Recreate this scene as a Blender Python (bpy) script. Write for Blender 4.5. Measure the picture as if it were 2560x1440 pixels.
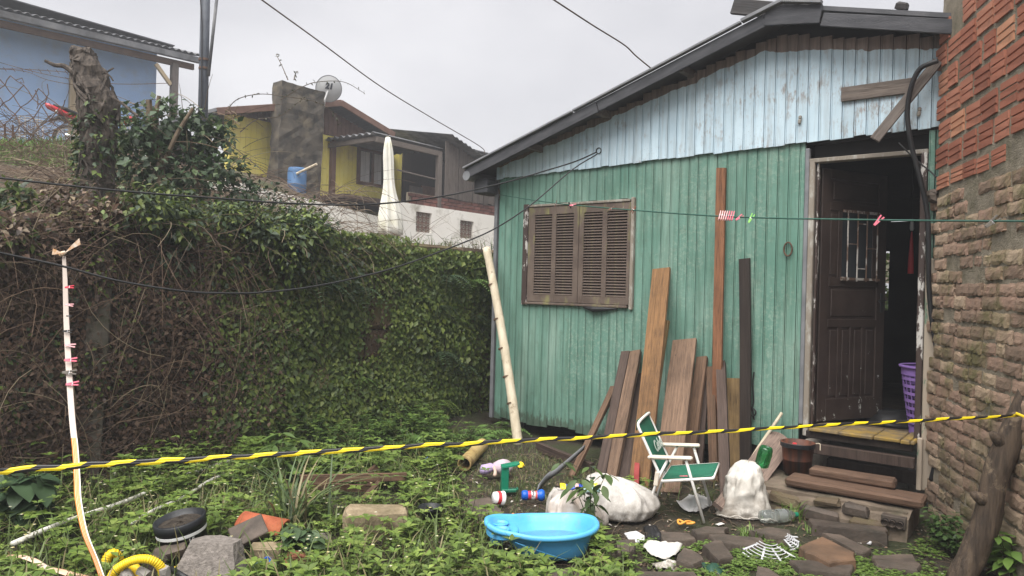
import bpy, bmesh, math, random
import numpy as np
from mathutils import Vector, Matrix, noise as mnoise
SC = bpy.context.scene
for o in list(bpy.data.objects): bpy.data.objects.remove(o)
random.seed(7); RNG = np.random.default_rng(7)
rad = math.radians
# ------------------------------------------------------------------ camera
F = 1800.0; ROLL = rad(1.5); EYE = 1.6          # focal length in pixels of a 2560-wide frame
cr, sr = math.cos(ROLL), math.sin(ROLL)
RIGHT = Vector((cr, 0, sr)); UP = Vector((-sr, 0, cr)); FWD = Vector((0, 1, 0)); CAM = Vector((0, 0, EYE))
cam = bpy.data.cameras.new('camera'); cam_o = bpy.data.objects.new('camera', cam)
SC.collection.objects.link(cam_o)
cam.sensor_width = 36; cam.lens = 36 * F / 2560; cam.clip_end = 2000; cam.clip_start = 0.05
cam_o.matrix_world = Matrix(((RIGHT.x, UP.x, 0, 0), (RIGHT.y, UP.y, -1, 0), (RIGHT.z, UP.z, 0, EYE), (0, 0, 0, 1)))
SC.camera = cam_o
# ------------------------------------------------------------------ world: overcast
SUN_EL, SUN_AZ = rad(62), rad(205)              # azimuth clockwise from +Y
w = bpy.data.worlds.new('World'); SC.world = w; w.use_nodes = True
nt = w.node_tree; nt.nodes.clear()
out = nt.nodes.new('ShaderNodeOutputWorld'); bg = nt.nodes.new('ShaderNodeBackground')
sky = nt.nodes.new('ShaderNodeTexSky'); sky.sky_type = 'NISHITA'; sky.sun_disc = False
sky.sun_elevation = SUN_EL; sky.sun_rotation = SUN_AZ; sky.dust_density = 4; sky.air_density = 1
tc = nt.nodes.new('ShaderNodeTexCoord'); mp = nt.nodes.new('ShaderNodeMapping'); mp.inputs['Scale'].default_value = (1.2, 1.2, 2.6)
nz = nt.nodes.new('ShaderNodeTexNoise'); nz.inputs['Scale'].default_value = 1.6; nz.inputs['Detail'].default_value = 5; nz.inputs['Roughness'].default_value = .5
rp = nt.nodes.new('ShaderNodeValToRGB')
rp.color_ramp.elements[0].position = .34; rp.color_ramp.elements[0].color = (2.55, 2.52, 2.62, 1)
rp.color_ramp.elements[1].position = .68; rp.color_ramp.elements[1].color = (3.6, 3.54, 3.6, 1)
mx = nt.nodes.new('ShaderNodeMix'); mx.data_type = 'RGBA'; mx.inputs['Factor'].default_value = .93
nt.links.new(tc.outputs['Generated'], mp.inputs['Vector']); nt.links.new(mp.outputs[0], nz.inputs['Vector'])
nt.links.new(nz.outputs['Fac'], rp.inputs['Fac'])
nt.links.new(sky.outputs[0], mx.inputs['A']); nt.links.new(rp.outputs[0], mx.inputs['B'])
nt.links.new(mx.outputs['Result'], bg.inputs['Color']); bg.inputs['Strength'].default_value = .052
nt.links.new(bg.outputs[0], out.inputs['Surface'])
sun = bpy.data.lights.new('sun', 'SUN'); sun.energy = 1.5; sun.angle = rad(60); sun.color = (1, .97, .93)
sun_o = bpy.data.objects.new('sun', sun); SC.collection.objects.link(sun_o)
sd = Vector((math.sin(SUN_AZ) * math.cos(SUN_EL), math.cos(SUN_AZ) * math.cos(SUN_EL), math.sin(SUN_EL)))
sun_o.rotation_euler = sd.to_track_quat('Z', 'Y').to_euler(); sun_o.location = (0, 0, 30)
SC.view_settings.view_transform = 'Standard'; SC.view_settings.look = 'None'
SC.view_settings.exposure = 2.32; SC.view_settings.gamma = 1; SC.view_settings.use_curve_mapping = False
SC.cycles.use_denoising = True; SC.cycles.max_bounces = 6; SC.cycles.transparent_max_bounces = 8
# ------------------------------------------------------------------ pixel helpers (photo pixels, 2560 x 1440)
def ray(px, py): return FWD + RIGHT * ((px - 1280) / F) + UP * ((720 - py) / F)
def at(px, py, Y): d = ray(px, py); return CAM + d * (Y / d.y)
def gp(px, py, z=0.0): d = ray(px, py); return CAM + d * ((z - EYE) / d.z)
def proj(p):
    v = Vector(p) - CAM; return (1280 + F * v.dot(RIGHT) / v.y, 720 - F * v.dot(UP) / v.y)
class Frame:
    """upright frame: local x along a wall, local -y towards the viewer, z up"""
    def __init__(s, o, th): s.o = Vector((o[0], o[1], 0)); s.th = th; s.d = Vector((math.cos(th), math.sin(th), 0)); s.n = Vector((math.sin(th), -math.cos(th), 0))
    def sz(s, px, py, off=0.0):
        r = ray(px, py); t = ((s.o + s.n * off - CAM).dot(s.n)) / r.dot(s.n); P = CAM + r * t
        return ((P - s.o).dot(s.d), P.z)
    def loc(s, px, py, off=0.0): a, z = s.sz(px, py, off); return Vector((a, -off, z))
    def w(s, x, y, z): return s.o + s.d * x - s.n * y + Vector((0, 0, z))
# ------------------------------------------------------------------ objects
COL = SC.collection
def link(o, parent=None, loc=None, rot=None, mtx=None):
    COL.objects.link(o)
    if parent is not None: o.parent = parent
    if loc is not None: o.location = loc
    if rot is not None: o.rotation_euler = rot
    if mtx is not None: o.matrix_world = mtx
    return o
def tag(o, label=None, cat=None, group=None, kind=None):
    if label: o['label'] = label
    if cat: o['category'] = cat
    if group: o['group'] = group
    if kind or label: o['kind'] = kind or 'thing'
    return o
def thing(name, label, cat, loc=(0, 0, 0), rz=0.0, group=None, mtx=None):
    o = bpy.data.objects.new(name, None); o.empty_display_size = .1
    link(o, None, loc, (0, 0, rz)) if mtx is None else link(o, mtx=mtx)
    return tag(o, label, cat, group)
def mesh(name, V, Fc, mat, smooth=False, uv=None, attr=None):
    me = bpy.data.meshes.new(name); me.from_pydata(V, [], Fc)
    for m in (mat if isinstance(mat, (list, tuple)) else [mat]): me.materials.append(m)
    if smooth: me.polygons.foreach_set('use_smooth', [True] * len(me.polygons))
    if uv is not None:
        l = me.uv_layers.new(name='UVMap'); idx = np.empty(len(me.loops), int); me.loops.foreach_get('vertex_index', idx)
        l.data.foreach_set('uv', np.asarray(uv, np.float32)[idx].ravel())
    if attr is not None:
        a = me.color_attributes.new('tint', 'FLOAT_COLOR', 'POINT'); a.data.foreach_set('color', np.asarray(attr, np.float32).ravel())
    me.update(); return me
def npmesh(name, V, Fc, mat, attr=None, smooth=False):
    """fast mesh from numpy (n,3) verts and (m,k) faces"""
    me = bpy.data.meshes.new(name); V = np.asarray(V, np.float32); Fc = np.asarray(Fc, np.int32); m, k = Fc.shape
    me.vertices.add(len(V)); me.vertices.foreach_set('co', V.ravel())
    me.loops.add(m * k); me.loops.foreach_set('vertex_index', Fc.ravel())
    me.polygons.add(m); me.polygons.foreach_set('loop_start', np.arange(0, m * k, k, dtype=np.int32))
    try: me.polygons.foreach_set('loop_total', np.full(m, k, np.int32))
    except Exception: pass
    if smooth: me.polygons.foreach_set('use_smooth', np.ones(m, bool))
    me.materials.append(mat)
    if attr is not None:
        a = me.color_attributes.new('tint', 'FLOAT_COLOR', 'POINT'); a.data.foreach_set('color', np.asarray(attr, np.float32).ravel())
    me.update(calc_edges=True); me.validate(); return me
class MB:
    def __init__(s): s.V = []; s.F = []; s.U = []
    def add(s, V, Fc):
        b = len(s.V); s.V += [tuple(v) for v in V]; s.F += [tuple(i + b for i in f) for f in Fc]; return s
    def box(s, c, size, R=None, ch=0.0):
        hx, hy, hz = [v / 2 for v in size]; c = Vector(c)
        if ch <= 0:
            V = [Vector((x, y, z)) for z in (-hz, hz) for y in (-hy, hy) for x in (-hx, hx)]
            Fc = [(0, 2, 3, 1), (4, 5, 7, 6), (0, 1, 5, 4), (2, 6, 7, 3), (0, 4, 6, 2), (1, 3, 7, 5)]
        else:
            k = min(ch, hx * .8, hy * .8, hz * .8); V = []; Fc = []; ix = {}
            for sx in (-1, 1):
                for sy in (-1, 1):
                    for sz in (-1, 1):
                        for ax, v in enumerate(((sx * hx, sy * (hy - k), sz * (hz - k)), (sx * (hx - k), sy * hy, sz * (hz - k)), (sx * (hx - k), sy * (hy - k), sz * hz))):
                            ix[(sx, sy, sz, ax)] = len(V); V.append(Vector(v))
            def f(*q): Fc.append(tuple(ix[i] for i in q))
            for a in (-1, 1):
                q = [(a, -1, -1, 0), (a, 1, -1, 0), (a, 1, 1, 0), (a, -1, 1, 0)]; f(*(q if a > 0 else q[::-1]))
                q = [(-1, a, -1, 1), (-1, a, 1, 1), (1, a, 1, 1), (1, a, -1, 1)]; f(*(q if a > 0 else q[::-1]))
                q = [(-1, -1, a, 2), (1, -1, a, 2), (1, 1, a, 2), (-1, 1, a, 2)]; f(*(q if a > 0 else q[::-1]))
            for a in (-1, 1):
                for b in (-1, 1):
                    f((a, b, -1, 0), (a, b, 1, 0), (a, b, 1, 1), (a, b, -1, 1)); f((a, -1, b, 0), (a, 1, b, 0), (a, 1, b, 2), (a, -1, b, 2)); f((-1, a, b, 1), (1, a, b, 1), (1, a, b, 2), (-1, a, b, 2))
            for k3 in [(x, y, z) for x in (-1, 1) for y in (-1, 1) for z in (-1, 1)]: f((*k3, 0), (*k3, 1), (*k3, 2))
        V = [c + (R @ v if R else v) for v in V]; return s.add(V, Fc)
    def tube(s, pts, r, n=8, cap=True, flat=1.0):
        pts = [Vector(p) for p in pts]; m = len(pts); rs = r if isinstance(r, (list, tuple)) else [r] * m
        V = []; prev = None
        for i, p in enumerate(pts):
            t = (pts[min(i + 1, m - 1)] - pts[max(i - 1, 0)]); t = t.normalized() if t.length > 1e-9 else Vector((0, 0, 1))
            if prev is None: a = t.orthogonal().normalized()
            else:
                a = prev - t * prev.dot(t); a = a.normalized() if a.length > 1e-6 else t.orthogonal().normalized()
            prev = a; b = t.cross(a)
            for k in range(n):
                q = 2 * math.pi * k / n; V.append(p + (a * math.cos(q) + b * math.sin(q) * flat) * rs[i])
        Fc = [(i * n + k, i * n + (k + 1) % n, (i + 1) * n + (k + 1) % n, (i + 1) * n + k) for i in range(m - 1) for k in range(n)]
        if cap: Fc += [tuple(range(n))[::-1], tuple((m - 1) * n + k for k in range(n))]
        return s.add(V, Fc)
    def lathe(s, prof, n=24, c=(0, 0, 0), R=None, cap=(True, True)):
        V = []; c = Vector(c)
        for r, z in prof:
            for k in range(n):
                q = 2 * math.pi * k / n; v = Vector((r * math.cos(q), r * math.sin(q), z)); V.append(c + (R @ v if R else v))
        m = len(prof); Fc = [(i * n + k, i * n + (k + 1) % n, (i + 1) * n + (k + 1) % n, (i + 1) * n + k) for i in range(m - 1) for k in range(n)]
        if cap[0]: Fc.append(tuple(range(n))[::-1])
        if cap[1]: Fc.append(tuple((m - 1) * n + k for k in range(n)))
        return s.add(V, Fc)
    def loft(s, rings, cap=(True, True)):
        n = len(rings[0]); V = [v for r in rings for v in r]; m = len(rings)
        Fc = [(i * n + k, i * n + (k + 1) % n, (i + 1) * n + (k + 1) % n, (i + 1) * n + k) for i in range(m - 1) for k in range(n)]
        if cap[0]: Fc.append(tuple(range(n))[::-1])
        if cap[1]: Fc.append(tuple((m - 1) * n + k for k in range(n)))
        return s.add(V, Fc)
    def prism(s, poly, z0, z1):
        """poly: list of (x,y); straight extrusion along z"""
        n = len(poly); V = [(x, y, z0) for x, y in poly] + [(x, y, z1) for x, y in poly]
        Fc = [(i, (i + 1) % n, n + (i + 1) % n, n + i) for i in range(n)] + [tuple(range(n))[::-1], tuple(range(n, 2 * n))]
        return s.add(V, Fc)
    def jitter(s, a, seed=0):
        r = random.Random(seed); s.V = [(x + r.uniform(-a, a), y + r.uniform(-a, a), z + r.uniform(-a, a)) for x, y, z in s.V]; return s
    def me(s, name, mat, smooth=False): return mesh(name, s.V, s.F, mat, smooth)
    def build(s, name, mat, parent=None, loc=None, rot=None, smooth=False, mtx=None):
        return link(bpy.data.objects.new(name, s.me(name, mat, smooth)), parent, loc, rot, mtx)
def inst(name, me, parent=None, loc=None, rot=None, scale=None):
    o = bpy.data.objects.new(name, me); link(o, parent, loc, rot)
    if scale is not None: o.scale = scale
    return o
def subsurf(o, lv=1):
    m = o.modifiers.new('sub', 'SUBSURF'); m.levels = lv; m.render_levels = lv; return o
def spline(pts, n=8):
    """Catmull-Rom through pts"""
    P = [Vector(p) for p in pts]; P = [P[0] * 2 - P[1]] + P + [P[-1] * 2 - P[-2]]; out = []
    for i in range(1, len(P) - 2):
        for k in range(n):
            t = k / n; a, b, c, d = P[i - 1:i + 3]
            out.append(.5 * ((2 * b) + (c - a) * t + (2 * a - 5 * b + 4 * c - d) * t * t + (3 * b - a - 3 * c + d) * t ** 3))
    return out + [P[-2]]
def sag(a, b, s, n=16):
    a, b = Vector(a), Vector(b); return [a.lerp(b, i / n) - Vector((0, 0, s * 4 * (i / n) * (1 - i / n))) for i in range(n + 1)]
# ------------------------------------------------------------------ materials
class NT:
    def __init__(s, name):
        s.m = bpy.data.materials.new(name); s.m.use_nodes = True; s.t = s.m.node_tree; s.b = s.t.nodes['Principled BSDF']; s._c = None
    def new(s, ty, **k):
        n = s.t.nodes.new('ShaderNode' + ty)
        for a, v in k.items(): setattr(n, a, v)
        return n
    def put(s, sock, v):
        if hasattr(v, 'is_output'): s.t.links.new(v, sock)
        elif isinstance(v, (tuple, list)) and len(v) == 3 and sock.type == 'RGBA': sock.default_value = (*v, 1)
        else: sock.default_value = v
    def co(s, kind='Object', scale=None, loc=None, rot=None):
        if s._c is None: s._c = s.new('TexCoord')
        v = s._c.outputs[kind]
        if scale or loc or rot:
            m = s.new('Mapping'); s.put(m.inputs['Vector'], v)
            if scale: m.inputs['Scale'].default_value = scale
            if loc: m.inputs['Location'].default_value = loc
            if rot: m.inputs['Rotation'].default_value = rot
            v = m.outputs[0]
        return v
    def noise(s, scale, vec=None, detail=4, rough=.55, dist=0.0):
        n = s.new('TexNoise'); s.put(n.inputs['Vector'], vec if vec is not None else s.co())
        n.inputs['Scale'].default_value = scale; n.inputs['Detail'].default_value = detail; n.inputs['Roughness'].default_value = rough; n.inputs['Distortion'].default_value = dist
        return n.outputs['Fac']
    def vor(s, scale, vec=None, out='Distance', feature='F1', rnd=1.0):
        n = s.new('TexVoronoi', feature=feature); s.put(n.inputs['Vector'], vec if vec is not None else s.co()); n.inputs['Scale'].default_value = scale; n.inputs['Randomness'].default_value = rnd
        return n.outputs[out]
    def wave(s, scale, vec=None, dist=2.0, axis='X', detail=2):
        n = s.new('TexWave', bands_direction=axis); s.put(n.inputs['Vector'], vec if vec is not None else s.co()); n.inputs['Scale'].default_value = scale; n.inputs['Distortion'].default_value = dist; n.inputs['Detail'].default_value = detail
        return n.outputs['Fac']
    def ramp(s, fac, stops, interp='LINEAR'):
        n = s.new('ValToRGB'); n.color_ramp.interpolation = interp; e = n.color_ramp.elements
        while len(e) < len(stops): e.new(.5)
        for x, (p, c) in zip(e, stops): x.position = p; x.color = (*c, 1) if isinstance(c, (tuple, list)) else (c, c, c, 1)
        s.put(n.inputs['Fac'], fac); return n.outputs['Color']
    def step(s, fac, a, b): return s.ramp(fac, [(a, 0.0), (b, 1.0)]) if a < b else s.ramp(fac, [(b, 1.0), (a, 0.0)])
    def mix(s, f, a, b, mode='MIX'):
        n = s.new('Mix', data_type='RGBA', blend_type=mode); s.put(n.inputs['Factor'], f); s.put(n.inputs['A'], a); s.put(n.inputs['B'], b); return n.outputs['Result']
    def math(s, op, a, b=0.0, clamp=False):
        n = s.new('Math', operation=op, use_clamp=clamp); s.put(n.inputs[0], a); s.put(n.inputs[1], b); return n.outputs[0]
    def sep(s, v=None):
        n = s.new('SeparateXYZ'); s.put(n.inputs[0], v if v is not None else s.co()); return n.outputs
    def rnd(s): return s.new('ObjectInfo').outputs['Random']
    def attr(s, name='tint'): n = s.new('Attribute', attribute_name=name); return n.outputs['Color']
    def bump(s, h, strength=.3, dist=.01):
        n = s.new('Bump'); n.inputs['Strength'].default_value = strength; n.inputs['Distance'].default_value = dist; s.put(n.inputs['Height'], h); s.put(s.b.inputs['Normal'], n.outputs[0])
    def fin(s, col, rough=.8, spec=.3, metal=0.0):
        s.put(s.b.inputs['Base Color'], col); s.put(s.b.inputs['Roughness'], rough); s.b.inputs['Specular IOR Level'].default_value = spec; s.b.inputs['Metallic'].default_value = metal
        return s.m
    def var(s, col, amt=.25):
        """per-object brightness variation"""
        v = s.math('ADD', s.math('MULTIPLY', s.rnd(), amt), 1 - amt / 2)
        n = s.new('VectorMath', operation='SCALE'); s.put(n.inputs[0], col); s.put(n.inputs['Scale'], v); return n.outputs[0]
def basic(name, c1, c2=None, scale=6.0, rough=.75, bump=.25, bscale=60.0, spec=.3, amt=0.0, stretch=None, metal=0.0, lo=.35, hi=.65, dirt=None, dscale=3.0, dlo=.5, dhi=.7):
    n = NT(name); v = n.co(scale=stretch) if stretch else None
    col = n.ramp(n.noise(scale, v), [(lo, c1), (hi, c2 or c1)])
    if dirt: col = n.mix(n.step(n.noise(dscale, n.co(loc=(3.1, 1.7, 5.2)), 6, .65), dlo, dhi), col, dirt)
    if amt: col = n.var(col, amt)
    if bump: n.bump(n.noise(bscale, v, 4), bump, .01)
    return n.fin(col, rough, spec, metal)
def woodmat(name, c1, c2, dark=(.03, .02, .015), amt=.25, rough=.8, stain=.5, ax='Z'):
    """sawn timber, grain along the given local axis, per-board offset"""
    n = NT(name); sc = {'Z': (22, 22, .8), 'X': (.8, 22, 22), 'Y': (22, .8, 22)}[ax]
    cb = n.new('VectorMath', operation='ADD'); n.put(cb.inputs[0], n.co()); k = n.new('CombineXYZ')
    for i in range(3): n.put(k.inputs[i], n.math('MULTIPLY', n.rnd(), 17.0 + i * 7))
    n.put(cb.inputs[1], k.outputs[0]); m = n.new('Mapping'); n.put(m.inputs['Vector'], cb.outputs[0]); m.inputs['Scale'].default_value = sc; v = m.outputs[0]
    g = n.noise(2.2, v, 6, .6, .6); fine = n.noise(9, v, 4, .6)
    col = n.ramp(g, [(.28, c1), (.5, tuple((a + b) / 2 for a, b in zip(c1, c2))), (.72, c2)])
    col = n.mix(n.math('MULTIPLY', n.step(fine, .5, .68), .7), col, dark)
    blot = n.noise(3.0, cb.outputs[0], 5, .6)
    col = n.mix(n.math('MULTIPLY', n.step(blot, .5, .72), stain), col, dark)
    sp = n.step(n.vor(5.5, cb.outputs[0]), .045, .02)
    col = n.mix(n.math('MULTIPLY', sp, .8), col, (.02, .013, .01))
    n.bump(n.math('ADD', fine, g), .6, .008)
    return n.fin(n.var(col, amt), rough, .25)
# ------------------------------------------------------------------ palette
def m_siding():
    n = NT('green_paint'); x0 = n.sep()[0]; base = n.ramp(n.noise(2.4, None, 5, .6), [(.3, (.092, .205, .158)), (.7, (.135, .265, .212))]); base = n.mix(n.math('MULTIPLY', n.step(n.math('ADD', x0, n.math('MULTIPLY', n.noise(1.3), 1.2)), 1.6, 3.2), .7), base, (.21, .325, .265))
    base = n.mix(n.step(n.noise(1.6, n.co(scale=(2.5, 1, .35)), 5, .6), .52, .75), base, (.24, .35, .29))
    x, y, z = n.sep()
    moss = n.math('MULTIPLY', n.step(n.noise(2.2, n.co(scale=(2.2, 2, .45), loc=(1.3, 0, .4)), 6, .65), .48, .66), n.step(x, 1.2, 2.2))
    base = n.mix(n.math('MULTIPLY', moss, .75), base, (.14, .165, .065)); fade = n.step(n.noise(.9, n.co(loc=(3, 1, 2)), 4, .6), .42, .62); base = n.mix(n.math('MULTIPLY', fade, .15), base, (.30, .38, .33))
    spots = n.math('MULTIPLY', n.math('MULTIPLY', n.step(n.vor(17), .36, .24), n.step(n.noise(2.1, n.co(loc=(5, 2, 7))), .46, .6)), n.step(x0, 1.2, 2.4))
    base = n.mix(n.math('MULTIPLY', spots, .5), base, (.36, .46, .385))
    small = n.math('MULTIPLY', n.math('MULTIPLY', n.step(n.noise(34, None, 6, .75), .50, .60), n.step(n.noise(2.7, n.co(scale=(1, 1, .6), loc=(1, 8, 3)), 5, .6), .42, .56)), n.step(x0, .8, 1.9))
    base = n.mix(n.math('MULTIPLY', small, .38), base, (.36, .42, .34)); rag = n.step(n.math('ADD', n.math('MULTIPLY', z, -1.0), n.math('MULTIPLY', n.noise(11, n.co(scale=(2, 1, .7)), 6, .7), .5)), -.02, .06); base = n.mix(n.math('MULTIPLY', rag, .8), base, (.06, .07, .05))
    drk = n.step(n.noise(24, n.co(scale=(1, 1, .35)), 7, .75), .54, .74)
    base = n.mix(n.math('MULTIPLY', drk, .6), base, (.085, .115, .085)); strk = n.math('MULTIPLY', n.step(n.noise(3.5, n.co(scale=(9, 1, .35), loc=(2, 0, 1)), 5, .6), .47, .66), .6); base = n.mix(strk, base, (.075, .14, .10))
    wet = n.math('MULTIPLY', n.step(z, .75, .12), n.step(n.noise(9, n.co(scale=(2.5, 1, .5)), 5), .35, .7))
    base = n.mix(n.math('MULTIPLY', wet, .55), base, (.035, .075, .045))
    chip = n.step(n.noise(15, n.co(scale=(1, 1, .6), loc=(9, 1, 2)), 7, .72), .70, .72)
    base = n.mix(chip, base, (.10, .085, .07))
    n.bump(n.math('ADD', n.noise(70, n.co(scale=(1, 1, .2))), n.math('MULTIPLY', drk, -.6)), .25, .004)
    return n.fin(n.var(base, .12), .62, .35)
def m_gable():
    n = NT('pale_blue_paint'); base = n.ramp(n.noise(3, None, 5, .6), [(.3, (.42, .55, .63)), (.7, (.55, .68, .755))])
    x, y, z = n.sep()
    line = n.math('MINIMUM', n.math('ADD', n.math('MULTIPLY', x, .262), 2.945), n.math('ADD', n.math('MULTIPLY', x, -.17), 4.245))
    edge = n.math('ADD', n.math('SUBTRACT', z, line), n.math('MULTIPLY', n.math('SUBTRACT', n.noise(7, None, 3), .5), .09))
    bare = n.step(edge, -.004, .004)
    wood = n.ramp(n.noise(3, n.co(scale=(14, 14, 1))), [(.3, (.15, .115, .10)), (.7, (.26, .20, .175))])
    wear = n.math('MULTIPLY', n.step(n.noise(24, n.co(scale=(1, 1, .3)), 8, .75), .50, .60), n.step(n.noise(1.9, n.co(loc=(4, 4, 1)), 4, .6), .46, .6))
    base = n.mix(n.math('MULTIPLY', wear, .9), base, (.27, .235, .22))
    patch = n.step(n.noise(1.2, n.co(loc=(2, 2, 9)), 3), .55, .7); base = n.mix(n.math('MULTIPLY', patch, .35), base, (.50, .60, .58))
    speck = n.math('MULTIPLY', n.step(n.vor(42), .16, .1), n.step(n.noise(3), .48, .58)); base = n.mix(n.math('MULTIPLY', speck, .6), base, (.12, .12, .12))
    st = n.math('MULTIPLY', n.step(n.noise(3.2, n.co(scale=(8, 1, .4), loc=(7, 0, 3)), 6, .65), .48, .68), .55); base = n.mix(st, base, (.31, .36, .38)); col = n.mix(bare, base, wood); n.bump(n.noise(60, n.co(scale=(1, 1, .25))), .2, .004)
    return n.fin(n.var(col, .12), .65, .3)
def m_peel(name, paint, under, lo=.63, hi=.66, sc=(1, 1, .35), rough=.55, s2=12, paint2=None):
    n = NT(name); p = n.ramp(n.noise(4), [(.35, paint), (.65, paint2 or paint)])
    ch = n.step(n.noise(s2, n.co(scale=sc), 8, .72), lo, hi)
    col = n.mix(ch, p, under); n.bump(n.math('ADD', n.noise(50, n.co(scale=sc)), n.math('MULTIPLY', ch, -.8)), .3, .004)
    return n.fin(n.var(col, .15), rough, .35)
def m_shutter():
    n = NT('brown_shutter_paint'); p = n.ramp(n.noise(5), [(.35, (.085, .062, .050)), (.65, (.135, .102, .082))])
    al = n.math('MULTIPLY', n.step(n.noise(3.2, n.co(scale=(2.4, 1, .8), loc=(.3, 0, 2.2)), 5, .6), .54, .68), .75); p = n.mix(al, p, (.24, .235, .085))
    wear = n.step(n.noise(22, n.co(scale=(1, 1, .7)), 7, .7), .66, .7); p = n.mix(n.math('MULTIPLY', wear, .6), p, (.30, .27, .23))
    n.bump(n.noise(60), .2, .003); return n.fin(p, .6, .3)
def m_door():
    n = NT('brown_door_paint'); p = n.ramp(n.noise(5), [(.35, (.030, .020, .017)), (.65, (.046, .032, .027))])
    x, y, z = n.sep(); low = n.step(z, .62, .05)
    f = n.math('ADD', n.noise(16, n.co(scale=(1, 1, .6)), 8, .75), n.math('MULTIPLY', low, .08))
    ch = n.step(f, .685, .70); p = n.mix(ch, p, (.42, .43, .40)); n.bump(n.math('ADD', n.noise(40), n.math('MULTIPLY', ch, -1)), .25, .003)
    return n.fin(p, .5, .35)
def m_brick(name, cols, moss=.0, rough=.9):
    n = NT(name); a, b, c = cols
    base = n.ramp(n.rnd(), [(0, a), (.5, b), (1, c)]); g = n.noise(14, None, 6, .7)
    base = n.mix(n.math('MULTIPLY', n.step(g, .5, .75), .55), base, (.20, .16, .125)); base = n.mix(n.math('MULTIPLY', n.step(g, .45, .25), .5), base, (.10, .055, .04))
    if moss:
        w = n.new('NewGeometry').outputs['Position']; ms = n.step(n.noise(2.1, w, 6, .7), .46, .62)
        base = n.mix(n.math('MULTIPLY', ms, moss), base, (.15, .135, .062))
        dm = n.step(n.sep(w)[2], .85, .1); base = n.mix(n.math('MULTIPLY', dm, .45), base, (.075, .062, .038))
    n.bump(n.math('ADD', n.noise(30, None, 6, .7), n.noise(130)), .6, .010); return n.fin(n.var(base, .3), rough, .2)
def m_hollow():
    n = NT('red_hollow_brick'); base = n.ramp(n.rnd(), [(0, (.28, .105, .068)), (.45, (.38, .145, .092)), (.8, (.43, .185, .12)), (.93, (.60, .31, .18)), (1, (.13, .07, .055))])
    base = n.mix(n.math('MULTIPLY', n.step(n.noise(9, None, 6, .7), .52, .75), .4), base, (.15, .085, .06))
    w = n.sep(n.new('NewGeometry').outputs['Position'])
    wet = n.math('MULTIPLY', n.step(n.math('ADD', w[2], n.math('MULTIPLY', n.noise(3), .5)), 3.55, 3.85), n.step(w[1], 4.55, 4.9))
    base = n.mix(n.math('MULTIPLY', wet, .8), base, (.045, .038, .036)); n.bump(n.noise(60, None, 5), .4, .006); return n.fin(base, .82, .2)
def m_mortar():
    n = NT('crumbling_mortar'); base = n.ramp(n.noise(7, None, 7, .7), [(.3, (.17, .15, .115)), (.55, (.29, .25, .19)), (.75, (.40, .355, .285))])
    z = n.sep()[2]; up = n.step(z, 2.2, 2.45); base = n.mix(n.math('MULTIPLY', up, .5), base, (.24, .225, .21))
    ms = n.step(n.noise(2.4, n.new('NewGeometry').outputs['Position'], 6, .7), .52, .66); base = n.mix(n.math('MULTIPLY', ms, .55), base, (.09, .085, .04))
    w = n.sep(n.new('NewGeometry').outputs['Position']); wet = n.math('MULTIPLY', n.step(n.math('ADD', w[2], n.math('MULTIPLY', n.noise(3), .5)), 3.55, 3.85), n.step(w[1], 4.55, 4.9))
    base = n.mix(n.math('MULTIPLY', wet, .85), base, (.05, .05, .052))
    n.bump(n.math('ADD', n.noise(22, None, 8, .75), n.noise(90)), .8, .02); return n.fin(base, .95, .15)
def m_leaf(name, rough=.52, trans=.22):
    n = NT(name); c = n.attr(); n.put(n.b.inputs['Base Color'], c); n.b.inputs['Roughness'].default_value = rough; n.b.inputs['Specular IOR Level'].default_value = .4
    t = n.new('BsdfTranslucent'); n.put(t.inputs['Color'], c); ms = n.new('MixShader'); ms.inputs[0].default_value = trans
    n.t.links.new(n.b.outputs[0], ms.inputs[1]); n.t.links.new(t.outputs[0], ms.inputs[2]); n.t.links.new(ms.outputs[0], n.t.nodes['Material Output'].inputs['Surface']); return n.m
def m_ground():
    n = NT('damp_soil'); base = n.ramp(n.noise(5, None, 8, .7), [(.3, (.022, .017, .012)), (.5, (.042, .033, .022)), (.72, (.075, .060, .042))])
    gr = n.step(n.noise(1.6, None, 6, .65), .44, .58); base = n.mix(n.math('MULTIPLY', gr, .7), base, (.036, .048, .016))
    n.bump(n.math('ADD', n.noise(16, None, 8, .7), n.noise(70, None, 4)), .9, .03)
    return n.fin(base, n.ramp(n.noise(3), [(.4, .65), (.6, .95)]), .3)
def m_metal(name, c, rough=.45, metal=0.0, c2=None, scale=6, bump=.1): return basic(name, c, c2, scale, rough, bump, 40, .4, metal=metal)
MAT = {}
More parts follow.
